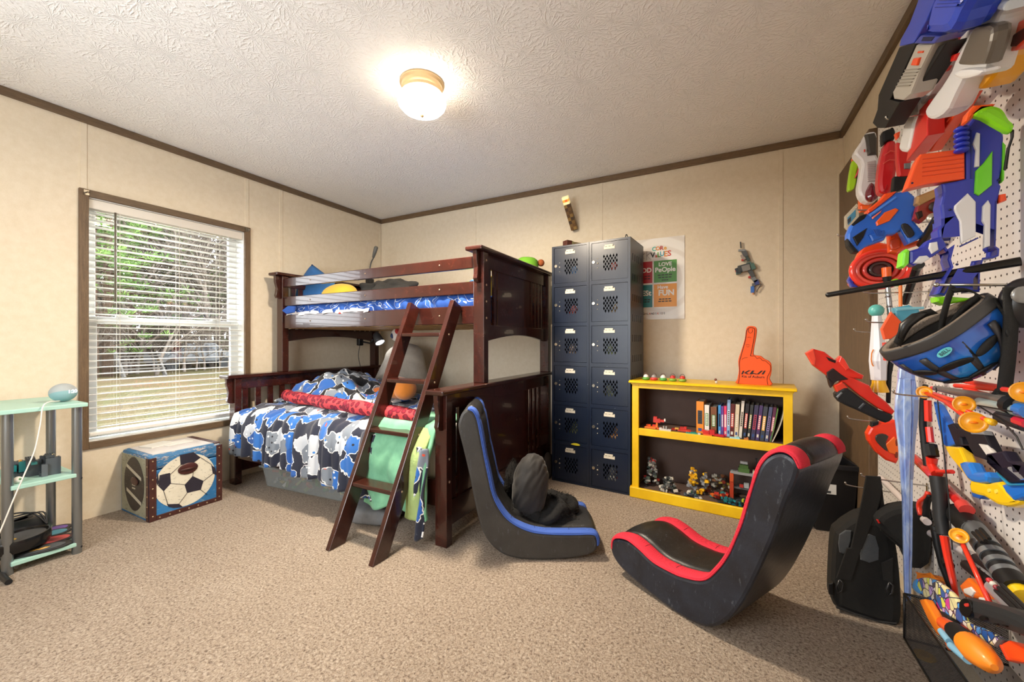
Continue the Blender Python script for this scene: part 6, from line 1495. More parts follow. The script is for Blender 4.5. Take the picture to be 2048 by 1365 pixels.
for R_, r_, hx in ((.085, .012, '#e8382a'), (.070, .008, '#f0584a'), (.048, .008, '#c83a34'), (.030, .006, '#3a2a2a')):
    B().tube([tuple(cc + Vector((R_ * math.cos(a_), -.004, R_ * .8 * math.sin(a_)))) for a_ in [k * 2 * math.pi / 28 for k in range(29)]], r_, 8, caps=False).build('drum_ring', M(hx, .12, coat=.5), g, smooth=True)
B().lathe([(.001, 0), (.046, 0), (.046, .006), (.001, .006)], cc + Y * .004, Y, 24).build('drum_well', M('#5a2a2c', .3), g)
layered('toy_revolver', 'orange toy revolver frame tucked below the blue pistol', 'toy blaster', Pl('F', ymax(1858) * .985), cB, [('orange_frame', '#e8521c', [(630, 600), (740, 570), (790, 660), (890, 640), (880, 680), (760, 720), (700, 750), (640, 740)], 0, .03, 0, .006), ('cylinder', '#d8460f', [(640, 640), (720, 620), (730, 700), (650, 720)], .008, .02, 2, .006)])
# --- black batons
def P3(px, py, x=None, y=None): return on_x(px, py, x) if x else on_y(px, py, y)
t_ = T('black_baton', 'long black tube pointing from the pegboard into the room', 'baton', P3(1850, 557, y=1.5))
a_, b2 = P3(1657, 590, y=1.52), P3(2041, 523, y=1.43)
B().tube([a_, a_.lerp(b2, .5), b2], [.0075, .009, .0115], 14).build('tube', M('#161617', .22), t_, smooth=True, angle=.7)
B().lathe([(.0115, 0), (.0095, 0), (.0095, .01), (.001, .01)], b2, (a_ - b2), 14).build('open_end', M('#0a0a0a', .6), t_)
B().ell(a_, .0078, 10, 8).build('end_cap', M('#161617', .22), t_, smooth=True)
t_ = T('black_stick', 'short black stick slanting behind the big blue blaster', 'baton', P3(1850, 480, x=.62))
B().tube([P3(*cB(1030, 480), x=.60), P3(*cB(890, 680), x=.60)], [.016, .012], 12).build('stick', M('#161617', .25), t_, smooth=True, angle=.7)
B().ell(P3(*cB(1030, 480), x=.60), .0165, 10, 8).build('stick_end', M('#202022', .3), t_, smooth=True)
t_ = T('black_stick', 'black stick slanting down behind the silver wand', 'baton', P3(1800, 560, x=.62))
B().tube([P3(*cB(860, 860), x=.60), P3(*cB(760, 1150), x=.60)], .012, 12).build('stick', M('#161617', .25), t_, smooth=True, angle=.7)
B().tube([P3(*cB(880, 840), x=.60), P3(*cB(860, 862), x=.60)], .0145, 12).build('stick_collar', M('#2a2a2c', .3), t_, smooth=True, angle=.7)
# --- rocket
P = Pl('F', ymax(1775) * .86)
t_ = T('toy_rocket', 'white faceted toy rocket with teal ball nose and yellow cup base', 'toy', P.pt(cC(625, 900)))
top, bot = P.pt(cC(615, 290)), P.pt(cC(632, 805)); ax = bot - top; L = ax.length; k_ = (top - CAMP).dot(Vector((-SN, CS, 0))) / FPX * .24903
B().lathe([(30 * k_, 0), (46 * k_, L * .4), (58 * k_, L * .7), (50 * k_, L)], top, ax, 8).build('rocket_body', gm('#dfe0e4'), t_)
B().ell(P.pt(cC(612, 248)), 50 * k_, 20, 14).build('ball_nose', gm('#5fb8b0', .35), t_, smooth=True)
B().lathe([(42 * k_, 0), (44 * k_, 30 * k_), (60 * k_, 80 * k_), (62 * k_, 95 * k_), (30 * k_, 100 * k_)], bot, ax, 20).build('cup_base', gm('#f2b81c'), t_, smooth=True, angle=.6)
B().tube([P.pt(cC(x, y), 58 * k_) for x, y in ((590, 560), (576, 590), (572, 640), (580, 680), (590, 695))], .002, 6).build('orange_ring_print', gm('#e8862c'), t_)
# --- silver wand
P = Pl('F', ymax(1790) * .90)
t_ = T('silver_wand', 'silver toy wand with orange tip and black grip beside the rocket', 'toy sword', P.pt(cC(710, 1000)))
rod(t_, 'silver_shaft', M('#b9bcc0', .25, .75), P, cC, [(705, 60), (722, 250), (742, 500)], .0088, 14)
rod(t_, 'orange_tip', '#f0651c', P, cB, [(612, 865), (616, 940)], .0145, 16); rod(t_, 'black_ring', BK, P, cB, [(616, 940), (620, 985)], [.0148, .011], 16)
for k in range(3): rod(t_, 'shaft_ring', '#5a4a48', P, cC, [(708 + k * 8, 130 + k * 80), (709 + k * 8, 142 + k * 80)], .0093, 14)
rod(t_, 'print_stripe', '#e0582c', P, cC, [(735, 330), (742, 470)], .0055, 10, .005); rod(t_, 'black_grip', BK, P, cC, [(742, 500), (735, 640), (715, 760), (708, 990)], [.010, .009, .008, .007], 12)
P = Pl('F', ymax(1820) * .93)
t_ = T('orange_stick', 'orange toy stick with lime hook at its top', 'toy', P.pt(cC(810, 260)))
rod(t_, 'orange_shaft', '#f07a22', P, cC, [(806, 40), (808, 255)], .0052, 10); rod(t_, 'black_end', BK, P, cC, [(808, 255), (815, 300), (850, 345)], .006, 10)
P.prism(B(), [cC(*p) for p in ((735, 40), (745, 0), (790, -10), (800, 20), (840, 0), (800, 50))], .004, .02, 2, .004).build('lime_hook', gm(LIME), t_)
# --- teal blaster behind helmet
layered('toy_blaster', 'teal and orange-red toy blaster behind the cycle helmet', 'toy blaster', Pl('F', ymax(1880) * .985), cC, [
    ('teal_body', '#4f9cb4', [(750, 225), (880, 200), (960, 240), (1000, 330), (1100, 300), (1020, 430), (900, 480), (830, 530), (790, 400)], 0, .03, 0, .006), ('teal_rail', '#7fc0d0', [(760, 225), (1000, 215), (1000, 235), (780, 250)], .004, .02), ('orange_wing', '#ee5a2c', [(655, 395), (735, 255), (820, 340), (800, 400), (765, 470), (680, 480)], .006, .02), ('red_block', RED, [(680, 505), (760, 500), (750, 650), (690, 650)], .006, .03), ('grip_slot', '#2c6476', [(940, 320), (990, 310), (980, 420), (940, 440)], .004, .01), ('red_stub', '#c8281c', [(900, 405), (950, 400), (945, 460), (905, 460)], .006, .02)])
# --- red rifle pointing into room
layered('toy_rifle', 'red toy rifle with long black magazine jutting from the pegboard', 'toy blaster', Pl('F', ymax(1792) * .86), cC, [
    ('red_body', '#d82a1c', [(50, 590), (110, 555), (200, 580), (290, 650), (330, 612), (360, 640), (400, 710), (515, 770), (505, 800), (440, 795), (560, 850), (590, 900), (700, 985), (765, 1060), (740, 1090), (640, 1040), (480, 930), (360, 830), (230, 780), (110, 690)], 0, .045, 0, .006),
    ('vent', '#2a1714', [(205, 615), (290, 650), (285, 672), (230, 650)], .002, .01), ('nose_plate', '#e84a34', [(50, 590), (110, 555), (130, 640), (120, 690), (100, 680)], .003, .03), ('dark_grip', '#2a1c1c', [(220, 790), (275, 835), (300, 815), (390, 800), (330, 760), (265, 710), (215, 745)], .006, .03), ('grip_heel', '#2a1a18', [(225, 790), (280, 830), (250, 870), (240, 850)], .004, .03),
    ('red_cuff', '#d8361c', [(270, 850), (340, 815), (390, 870), (300, 910)], .007, .04, 0, .006), ('black_magazine', '#1f2022', [(285, 920), (330, 880), (380, 870), (490, 950), (640, 1050), (735, 1080), (745, 1120), (690, 1152), (600, 1115), (450, 1045), (320, 985)], .01, .05, 2, .008), ('magazine_band', '#3a3c40', [(465, 1030), (510, 985), (530, 1000), (485, 1045)], .0115, .01), ('magazine_tip', '#6a6d70', [(290, 940), (330, 900), (345, 910), (305, 955)], .0115, .006), ('top_rail', '#e84030', [(330, 612), (360, 640), (400, 710), (370, 730), (310, 660)], .003, .03)])
layered('toy_blaster', 'orange-red toy blaster with dark oval window below the red rifle', 'toy blaster', Pl('F', ymax(1800) * .97), cD, [
    ('red_body', '#ea381a', [(488, 380), (520, 320), (590, 285), (730, 262), (765, 330), (758, 600), (740, 635), (650, 605), (570, 540), (500, 440)], 0, .045, 0, .008), ('dark_window', '#3a3430', [(565, 390), (620, 375), (672, 400), (650, 450), (665, 530), (600, 480), (560, 430)], .004, .01, 2), ('orange_panel', '#f26a1e', [(640, 470), (720, 400), (762, 460), (752, 560), (680, 540)], .004, .02), ('black_sight', BK, [(525, 320), (530, 280), (590, 270), (585, 300)], .002, .03), ('finger_hole', '#7a2a14', [(725, 430), (750, 425), (752, 480), (730, 480)], .0045, .006, 2), ('finger_hole', '#7a2a14', [(725, 535), (750, 530), (752, 580), (728, 580)], .0045, .006, 2)])
# --- bicycle helmet
hc_ = CAMP + ray(*cC(1185, 535)) * 1.06; HS = .76
r_, f_v = Vector((CS, SN, 0)), Vector((-SN, CS, 0))
fl_ = ray(*cC(1170, 560)).normalized(); rl_ = fl_.cross(Z).normalized(); ul_ = rl_.cross(fl_)
crn = (rl_ * .56 - ul_ * .75 + fl_ * .30).normalized(); axa = (rl_ * .80 + ul_ * .60); axa = (axa - crn * axa.dot(crn)).normalized(); axb = crn.cross(axa)
if axb.dot(fl_) > 0: axb = -axb
he = T('cycle_helmet', 'blue and black bicycle helmet hanging upside down by its straps', 'helmet', hc_ - Z * .1)
def shell(k0, k1, ra, rb, rc, nseg=40, m_=14, th=1.0):
    b = B(); ra, rb, rc = ra * HS, rb * HS, rc * HS
    def fn(u, w):
        a_ = 2 * math.pi * u; ph = (k0 + (k1 - k0) * w) * math.pi / 2
        c_, s_ = math.cos(a_), math.sin(a_)
        sq_ = 1 + .06 * math.cos(4 * a_) * math.cos(ph)
        return hc_ + axa * (c_ * math.cos(ph) * ra * sq_ * (1 + .08 * c_)) + axb * (s_ * math.cos(ph) * rb * sq_) + crn * (math.sin(ph) * rc - .045)
    return b.grid(fn, nseg, m_)
m, n = newmat('helmet_blue'); v = n.coord('Object')
n.l(n.ramp(n.noise(v, 6, 3).outputs[0], [(.35, '#1a3fa0'), (.5, '#2a6fd0'), (.62, '#2f8fe0'), (.72, '#5a3fa8')]), n.b.inputs['Base Color']); n.b.inputs['Roughness'].default_value = .18; n.b.inputs['Coat Weight'].default_value = .5
shell(.0, 1.0, .150, .112, .185).build('blue_crown', m, he, smooth=True, solid=.006, recalc=False)
shell(-.14, .03, .152, .114, .136, m_=6).build('black_rim', M('#3b3a3a', .45), he, smooth=True, solid=.012, recalc=False)
shell(-.10, .95, .136, .100, .165).build('foam_liner', M('#2a2624', .9), he, smooth=True, solid=.006, recalc=False)
shell(-.16, -.02, .140, .103, .12, m_=4).build('brow_pad', M('#7d7064', .95, bump=.8, bscale=200), he, smooth=True, solid=.016, recalc=False)
for u, ph, sa, sb in ((1.75, .50, .030, .012), (1.05, .45, .030, .012), (.40, .42, .030, .012), (2.45, .45, .028, .011), (1.4, .95, .028, .012), (.6, .9, .028, .011), (2.2, .95, .026, .011)):
    a_ = u; p = hc_ + axa * (math.cos(a_) * math.cos(ph) * .152 * HS * (1 + .08 * math.cos(a_))) + axb * (math.sin(a_) * math.cos(ph) * .114 * HS) + crn * (math.sin(ph) * .188 * HS - .045)
    nn_ = (p - hc_ + crn * .045).normalized(); ta = (axa * -math.sin(a_) + axb * math.cos(a_)); ta = (ta - nn_ * ta.dot(nn_)).normalized(); tb_ = nn_.cross(ta)
    B().ell(p, (sa * 1.25, sb * 1.45, .006), 18, 8, rot=Matrix((ta, tb_, nn_)).transposed()).build('vent', M('#0c0d10', .6), he, smooth=True)
for u, k0, k1 in ((1.42, .1, .75), (.72, .1, .8), (2.1, .1, .8), (2.75, .1, .8)):
    def rib(w, q, u=u, k0=k0, k1=k1):
        a_ = u + (q - .5) * .16; ph = (k0 + (k1 - k0) * w) * math.pi / 2
        return hc_ + axa * (math.cos(a_) * math.cos(ph) * .154 * HS * (1 + .08 * math.cos(a_))) + axb * (math.sin(a_) * math.cos(ph) * .116 * HS) + crn * (math.sin(ph) * .188 * HS - .045)
    B().grid(rib, 10, 2).build('black_rib', M('#38373a', .4), he, smooth=True, solid=.006, recalc=False)
# oval badge with lettering
a_, ph = 1.62, .10
bpos = hc_ + axa * (math.cos(a_) * .158 * HS) + axb * (math.sin(a_) * .121 * HS) + crn * (.02 * 0 - .045 + .012)
lp_ = on_plane(*cC(1160, 583), bpos, (CAMP - bpos).normalized())
nn_ = (CAMP - lp_).normalized(); ua = (r_ * .80 + Z * .55); ua = (ua - nn_ * ua.dot(nn_)).normalized(); va = nn_.cross(ua)
B().prism([(.0165 * math.cos(k * math.pi / 12), .0085 * math.sin(k * math.pi / 12)) for k in range(24)], lp_ + nn_ * .002, ua, va, nn_ * .002).build('oval_badge', gm('#5ec6cc'), he)
B().text('BELL', lp_ + nn_ * .0048, ua, va, .011, .0006, .0002).build('badge_lettering', M('#173c44', .5), he)
def ribbon(t_, part, mt, pts, w, up, th=.003):
    pts = [Vector(p) for p in catmull([tuple(p) for p in pts], 5, False)]; up = Vector(up)
    b = B().grid(lambda u, q: (lambda i: pts[i] + up * (w * (q - .5)))(min(int(round(u * (len(pts) - 1))), len(pts) - 1)), len(pts) - 1, 1)
    return b.build(part, mt, t_, smooth=True, solid=th, recalc=False)
MSTRAP = M('#1c1b1a', .8, bump=.4, bscale=400)
P = Pl('F', 1.42)
for pts, w in (([(1130, 520), (1140, 350), (1190, 150), (1230, 50)], .016), ([(1090, 520), (1180, 400), (1320, 230), (1430, 130), (1330, 80), (1230, 90)], .016), ([(780, 520), (850, 380), (960, 290), (1080, 250)], .022), ([(1430, 130), (1560, 200), (1640, 290)], .012)):
    ribbon(he, 'strap', MSTRAP, [P.pt(cC(*p)) for p in pts], w, (r_ * .8 - Z * .5).normalized())
B().tube([P.pt(cC(*p)) for p in ((800, 470), (840, 370), (930, 300), (1020, 270))], [.006, .012, .012, .006], 10).build('fit_band', M('#1a1a1b', .35), he, smooth=True)
# --- knee pad and webbing strap at the right edge
P = Pl('F', 1.40)
kp = T('knee_pad', 'black knee pad with hanging webbing strap at the right edge', 'knee pad', P.pt(cC(1750, 300)))
ribbon(kp, 'webbing_strap', MSTRAP, [P.pt(cC(*p)) for p in ((1690, 60), (1695, 250), (1685, 480), (1665, 700), (1640, 900))], .033, r_, .005)
ribbon(kp, 'side_strap', MSTRAP, [P.pt(cC(*p), -.01) for p in ((1560, 170), (1610, 230), (1660, 310), (1690, 330))], .014, Z, .004)
B().ell(P.pt(cC(1810, 190), -.02), (.045, .03, .06), 22, 14, wob=.05).build('pad_cup', M('#222124', .35), kp, smooth=True)
B().ell(P.pt(cC(1790, 120), .012), (.02, .006, .02), 14, 8).build('grey_rim', M('#8d8d8c', .3, .4), kp, smooth=True)
P.prism(B(), [cC(*p) for p in ((1560, 960), (1600, 880), (1700, 880), (1720, 960), (1640, 980))], .0, .02, 2, .004).build('strap_end', MSTRAP, kp)
# --- icy sword
m, n = newmat('icy_blade'); v = n.coord('Object')
n.l(n.ramp(n.noise(n.coord('Object', (1, 1, .25)), 34, 4, .6, 1.0).outputs[0], [(.35, '#7d98dc'), (.5, '#9db8ec'), (.68, '#cfe0f2')]), n.b.inputs['Base Color'])
n.b.inputs['Roughness'].default_value = .12; n.b.inputs['Transmission Weight'].default_value = .0; n.b.inputs['Coat Weight'].default_value = .6
I = lambda x, y: (x, y)
P = Pl('F', 1.86)
layered('toy_sword', 'icy pale blue toy sword hanging point down in front of the pegboard', 'toy sword', P, I, [
    ('blade', m, [(1798, 756), (1832, 760), (1838, 800), (1837, 835), (1831, 885), (1827, 960), (1826, 1100), (1823, 1202), (1811, 1206), (1808, 1100), (1806, 1000), (1798, 890), (1791, 835), (1792, 800)], 0, .016, 0, .004),
    ('ridge', m, [(1808, 758), (1822, 758), (1824, 830), (1820, 960), (1819, 1195), (1814, 1198), (1812, 1000), (1808, 850)], .005, .02, 0, .002), ('grey_edge', M('#8f98b4', .3), [(1829, 800), (1838, 800), (1837, 835), (1831, 885), (1827, 960), (1822, 960), (1826, 880)], .004, .01, 0, .001), ('hilt', m, [(1800, 735), (1830, 738), (1832, 762), (1798, 758)], .004, .024, 0, .004)])
# --- recurve bow red and black
P = Pl('S', .575); P2 = Pl('S', .57)
bw_ = T('toy_bow', 'black and red toy bow hanging upright beside the icy sword', 'toy bow', P.pt(cE(1160, 700)))
rod(bw_, 'upper_limb', BK, P, cD, [(985, -40), (965, 90), (962, 300), (985, 500), (1010, 650)], [.007, .009, .010, .011, .012], 10)
rod(bw_, 'red_limb_strip', '#e0301f', P, cD, [(1005, 90), (1010, 270)], .009, 8, .012); rod(bw_, 'red_limb_strip', '#e0301f', P, cD, [(1015, 320), (1030, 450)], .009, 8, .012)
rod(bw_, 'limb_clamp', BK, P, cD, [(1030, 470), (1050, 570)], .015, 8, .01); rod(bw_, 'red_riser', '#d82c1e', P, cD, [(1040, 580), (1040, 650), (1085, 720)], [.014, .012, .014], 12, .01)
rod(bw_, 'arrow_rest', '#d82c1e', P, cD, [(1090, 700), (1215, 700)], .006, 8, .014)
rod(bw_, 'grip', '#2b2c2e', P, cD, [(1085, 740), (1105, 900), (1115, 1100), (1140, 1240)], [.018, .017, .017, .015], 14, .008)
for k in range(3): rod(bw_, 'grip_band', '#141415', P, cD, [(1112 + k * 5, 1130 + k * 40), (1113 + k * 5, 1138 + k * 40)], .0178, 14, .008)
rod(bw_, 'lower_limb', BK, P, cE, [(985, 130), (1010, 280), (1050, 450), (1120, 640)], [.011, .010, .009, .007], 10)
rod(bw_, 'red_limb_strip', '#e2341f', P, cE, [(1060, 210), (1090, 380), (1130, 560), (1160, 690)], [.010, .009, .008, .005], 8, .012); rod(bw_, 'limb_clamp', BK, P, cE, [(1075, 405), (1100, 445)], .013, 8, .01)
rod(bw_, 'bow_string', BK, P2, cD, [(1075, -20), (1150, 600), (1180, 900), (1215, 1365)], .0016, 6, .02)
t_ = T('red_limb', 'red curved toy limb hanging beside the bow grip', 'toy part', P.pt(cD(960, 1000)))
ribbon(t_, 'red_band', gm('#e2381f'), [Pl('S', .56).pt(cD(*p)) for p in ((1010, 880), (990, 920), (940, 960), (930, 1010), (945, 1070))], .012, X, .01); ribbon(t_, 'black_band', gm(BK), [Pl('S', .563).pt(cD(*p)) for p in ((1025, 900), (1000, 960), (985, 1080))], .014, X, .01)
# --- arrows
def arrow(lab, cr, tip, tail, rt_, x=.56, nock=True):
    p = Pl('S', x); a0, a1 = p.pt(cr(*tip)), p.pt(cr(*tail)); t_ = T('toy_arrow', lab, 'toy arrow', a0, group='suction arrows on the pegboard')
    d_ = (a1 - a0).normalized(); nn_ = ((CAMP - a0).normalized() - d_ * .25).normalized()
    B().lathe([(.001, .004), (rt_ * .35, .004), (rt_ * .6, .001), (rt_, .004), (rt_, .006), (rt_ * .6, -.003), (rt_ * .4, -.012), (.004, -.016)], a0, nn_, 24).build('suction_tip', M('#f2a312', .3, coat=.2), t_, smooth=True)
    B().ell(a0 + nn_ * .004, (rt_ * .33, rt_ * .33, .003), 14, 6).build('tip_centre', M('#f07a10', .3), t_, smooth=True)
    B().tube([a0 - nn_ * .01, a1], .0055, 8).build('shaft', gm('#ee3a24'), t_, smooth=True)
    if nock: B().tube([a1 - d_ * .004, a1 + d_ * .02], [.0065, .008], 8).build('nock', gm('#f2b81c'), t_, smooth=True)
arrow('suction arrow with its orange cup beside the icy sword', cC, (1000, 905), (1510, 1130), .019, .545)
arrow('suction arrow with orange cup, middle of the three near the helmet', cC, (1315, 1000), (1080, 915), .021, .54, False)
arrow('suction arrow with the largest orange cup, below the helmet', cC, (1390, 1145), (1180, 990), .025, .53, False)
arrow('suction arrow with cup cut by the right edge', cG, (775, 760), (560, 730), .02, .52, False)
arrow('suction arrow hanging low, cup up, beside the bow', cE, (1180, 210), (1470, 840), .019, .55)
t_ = T('red_shafts', 'bundle of red arrow shafts lying behind the helmet', 'toy arrow', Pl('S', .62).pt(cC(1400, 850)))
for p, q in (((1250, 850), (1600, 880)), ((1300, 810), (1600, 860)), ((1330, 880), (1560, 940)), ((1060, 870), (1320, 930))): rod(t_, 'shaft', '#ee3a24', Pl('S', .60), cC, [p, q], .0065, 8)
# --- grey toy rail gun running to the right edge
P = Pl('S', .58)
t_ = T('toy_crossbow', 'grey toy crossbow rail running along the board to the right edge', 'toy bow', P.pt(cC(1500, 950)))
rod(t_, 'rail', M('#6f6a66', .3, .4), P, cC, [(1090, 870), (1560, 960), (1820, 1010)], [.008, .014, .016], 10); rod(t_, 'lower_rail', M('#9fb0b0', .3, .3), P, cC, [(1450, 985), (1830, 1070)], .013, 10, .01)
rod(t_, 'black_collar', BK, P, cC, [(1690, 1000), (1740, 1020)], .022, 12, .008); rod(t_, 'blue_insert', '#2f6fc0', P, cC, [(1760, 1040), (1830, 1060)], .014, 10, .02); rod(t_, 'red_stripe', '#c8203a', P, cC, [(1740, 1130), (1830, 1160)], .010, 8, .015); rod(t_, 'dark_tray', '#2b2c34', P, cC, [(1620, 1100), (1830, 1170)], .016, 10, .005)
rod(t_, 'string', BK, Pl('S', .54), cC, [(1430, 1010), (1620, 1130), (1740, 1260), (1790, 1365)], .0018, 6); rod(t_, 'string', BK, Pl('S', .54), cC, [(1430, 1010), (1660, 1050), (1700, 1060)], .0018, 6)
# --- blue and yellow bow
P = Pl('S', .60)
layered('toy_bow', 'blue and yellow toy bow with chunky grip, low on the right', 'toy bow', P, cD, [
    ('blue_limb', '#1f63c4', [(1048, 100), (1080, 130), (1140, 240), (1250, 460), (1170, 490), (1135, 470), (1090, 300)], 0, .02, 0, .004), ('yellow_limb', '#f0c21a', [(1140, 478), (1270, 490), (1340, 650), (1395, 790), (1350, 775), (1280, 680), (1190, 570)], .004, .025, 0, .005),
    ('blue_grip', '#2a7ad4', [(1265, 625), (1350, 618), (1390, 700), (1490, 698), (1502, 790), (1370, 785), (1310, 720)], .014, .03, 2, .008), ('yellow_handle', '#f2c618', [(1362, 772), (1500, 800), (1600, 780), (1690, 890), (1795, 955), (1700, 992), (1590, 980), (1480, 912), (1370, 880)], .010, .03, 2, .008),
    ('blue_tip', '#1f6fd0', [(1620, 810), (1850, 735), (1850, 905), (1725, 948), (1660, 880)], .014, .03, 0, .008), ('blue_underside', '#1c58b0', [(1370, 875), (1480, 905), (1440, 930), (1385, 915)], .008, .02), ('rivet', '#f6dc5a', [(1510, 850), (1530, 845), (1535, 870), (1515, 875)], .012, .004, 2, .001), ('rivet', '#f6dc5a', [(1570, 855), (1590, 850), (1595, 880), (1575, 885)], .012, .004, 2, .001)])
layered('toy_goggles', 'black toy goggles with strap hanging above the yellow bow', 'goggles', Pl('S', .585), cD, [
    ('strap_frame', '#1d1c24', [(1165, 300), (1210, 285), (1250, 330), (1390, 340), (1470, 350), (1560, 530), (1490, 600), (1400, 570), (1350, 490), (1240, 485)], 0, .02, 0, .004, [[(1280, 410), (1320, 405), (1350, 465), (1290, 465)]]), ('silver_post', '#8a8d92', [(1360, 350), (1465, 350), (1480, 385), (1370, 380)], .003, .02),
    ('white_plate', '#d9d6d0', [(1430, 460), (1500, 470), (1560, 540), (1500, 560)], .004, .01), ('eye_frame', '#1f1a2c', [(1498, 545), (1640, 520), (1690, 600), (1850, 650), (1850, 790), (1690, 795), (1570, 690), (1500, 625)], .006, .025, 0, .005, [[(1575, 570), (1630, 565), (1690, 640), (1640, 650)], [(1735, 660), (1780, 660), (1770, 685), (1740, 685)]]), ('teal_edge', '#2a8fb8', [(1570, 700), (1690, 800), (1850, 800), (1850, 815), (1680, 820)], .006, .01)])
# --- toy sabres
P = Pl('S', .60)
t_ = T('toy_sabre', 'toy sabre with clear red blade and ribbed grey hilt, low on the board', 'toy sword', P.pt(cE(1400, 400)))
rod(t_, 'red_blade', M('#e0302c', .1, coat=.5, trans=.2), P, cD, [(890, 580), (1150, 830), (1300, 980)], .0135, 16)
rod(t_, 'red_blade_root', M('#d84a44', .15), P, cD, [(1300, 980), (1340, 1030)], .017, 16)
hil = [(1190, 70), (1330, 190), (1440, 330), (1560, 500), (1650, 620)]
rod(t_, 'black_emitter', '#161617', P, cE, [(1150, 20), (1215, 80), (1300, 165)], [.026, .030, .028], 18); rod(t_, 'grey_body', M('#6d7276', .35, .5), P, cE, [(1290, 150), (1380, 270)], .027, 18)
for k in range(3): rod(t_, 'body_slot', '#101011', P, cE, [(1290 + k * 30, 180 - k * 14), (1360 + k * 30, 260 - k * 14)], .0045, 6, .026)
for k in range(7): rod(t_, 'grip_ring', M('#8a8f94', .3, .6) if k % 2 == 0 else gm(BK), P, cE, [(1380 + k * 27, 270 + k * 38), (1405 + k * 27, 305 + k * 38)], .0275 if k % 2 == 0 else .0245, 18)
rod(t_, 'black_pommel', '#161617', P, cE, [(1565, 530), (1650, 640)], [.027, .029], 18); rod(t_, 'yellow_cap', '#f0c81c', P, cE, [(1650, 640), (1690, 690)], [.02, .018], 16)
P = Pl('S', .628)
t_ = T('toy_sabre', 'toy sabre with milky white blade running behind the red one', 'toy sword', P.pt(cE(1250, 330)))
rod(t_, 'white_blade', M('#ddd3d2', .2, coat=.3), P, cD, [(600, 750), (800, 950), (1000, 1130)], .012, 14); rod(t_, 'white_blade', M('#ddd3d2', .2, coat=.3), P, cE, [(960, 190), (1150, 300), (1330, 390)], .012, 14); rod(t_, 'black_hilt', '#2b2021', P, cE, [(1320, 385), (1430, 460), (1560, 560)], .013, 14)
P = Pl('S', .57)
t_ = T('toy_sabre', 'black toy sabre with silver striped handle near the lower right edge', 'toy sword', P.pt(cE(1500, 650)))
rod(t_, 'black_shaft', '#1c1416', P, cE, [(1240, 440), (1380, 550), (1470, 630)], .013, 14); rod(t_, 'silver_handle', M('#b5b0b4', .3, .5), P, cE, [(1460, 620), (1720, 870)], .018, 16)
for k in range(3): rod(t_, 'black_stripe', BK, P, cE, [(1470 + k * 24, 640 - k * 22), (1725 + k * 24, 890 - k * 22)], .0045, 6, .014)
for k in range(3): blob(t_, 'gem', ('#c8303a', '#d8d4c8', '#8a2a34')[k], P, cE, (1420 + k * 28, 560 + k * 28), .006, .014)
# --- backpack
P = Pl('F', 2.02)
MPK = M('#151515', .8, bump=.5, bscale=500); MNET = M('#5a6066', .7, bump=.9, bscale=600)
bk_ = layered('backpack', 'black sling backpack hanging from a hook down to the carpet', 'backpack', P, cE, [
    ('bag_body', MPK, [(200, 250), (250, 170), (330, 110), (450, 60), (640, 110), (700, 300), (735, 600), (740, 880), (690, 945), (560, 925), (380, 865), (250, 815), (190, 760), (178, 640)], 0, .13, 3, .03),
    ('bottom_piping', M('#232324', .6), [(215, 770), (380, 830), (560, 885), (690, 900), (690, 912), (560, 898), (380, 843), (210, 785)], .004, .02, 0, .003), ('mesh_pocket', MNET, [(235, 200), (330, 170), (300, 330), (235, 340)], .004, .01, 2, .003), ('mesh_pocket', MNET, [(420, 220), (520, 215), (545, 400), (400, 400)], .004, .01, 2, .003),
    ('side_clip', BK, [(148, 590), (185, 580), (185, 680), (150, 670)], .002, .02), ('loop_strap', MSTRAP, [(560, 420), (660, 380), (660, 590), (580, 560)], .006, .01)])
P.prism(B(), [cD(*p) for p in ((478, 735), (600, 742), (622, 830), (590, 1000), (445, 1365), (345, 1365), (440, 950))], .02, .008, 0, .003).build('shoulder_strap', MSTRAP, bk_)
P.prism(B(), [cE(*p) for p in ((290, 305), (410, 305), (330, 570), (208, 545))], .0205, .008, 0, .003).build('shoulder_strap', MSTRAP, bk_)
P.prism(B(), [cD(*p) for p in ((560, 750), (606, 745), (640, 1020), (520, 1060))], .006, .008, 0, .002).build('rear_strap', MSTRAP, bk_)
for x, y in ((235, 600), (630, 620)):
    B().tube([P.pt(cE(x + dx, y + dy), .025) for dx, dy in ((0, -45), (26, -20), (18, 40), (-14, 60), (-24, 10), (0, -45))], .0035, 6).build('strap_buckle', M('#3a3a3c', .3, .5), bk_, smooth=True)
cap = layered('baseball_hat', 'black cloth cap with red tab hanging beside the backpack', 'hat', Pl('F', 1.955), cE, [('cap_crown', MPK, [(530, 85), (600, 20), (740, -20), (960, 0), (978, 200), (960, 440), (820, 480), (740, 330), (640, 240), (560, 160)], 0, .08, 2, .02), ('red_tab', gm(RED), [(525, 80), (545, 85), (560, 110), (545, 112)], .003, .01), ('cap_seam', M('#0b0b0b', .9), [(560, 160), (640, 225), (760, 330), (755, 340), (635, 240), (556, 168)], .002, .006, 0, .001)])
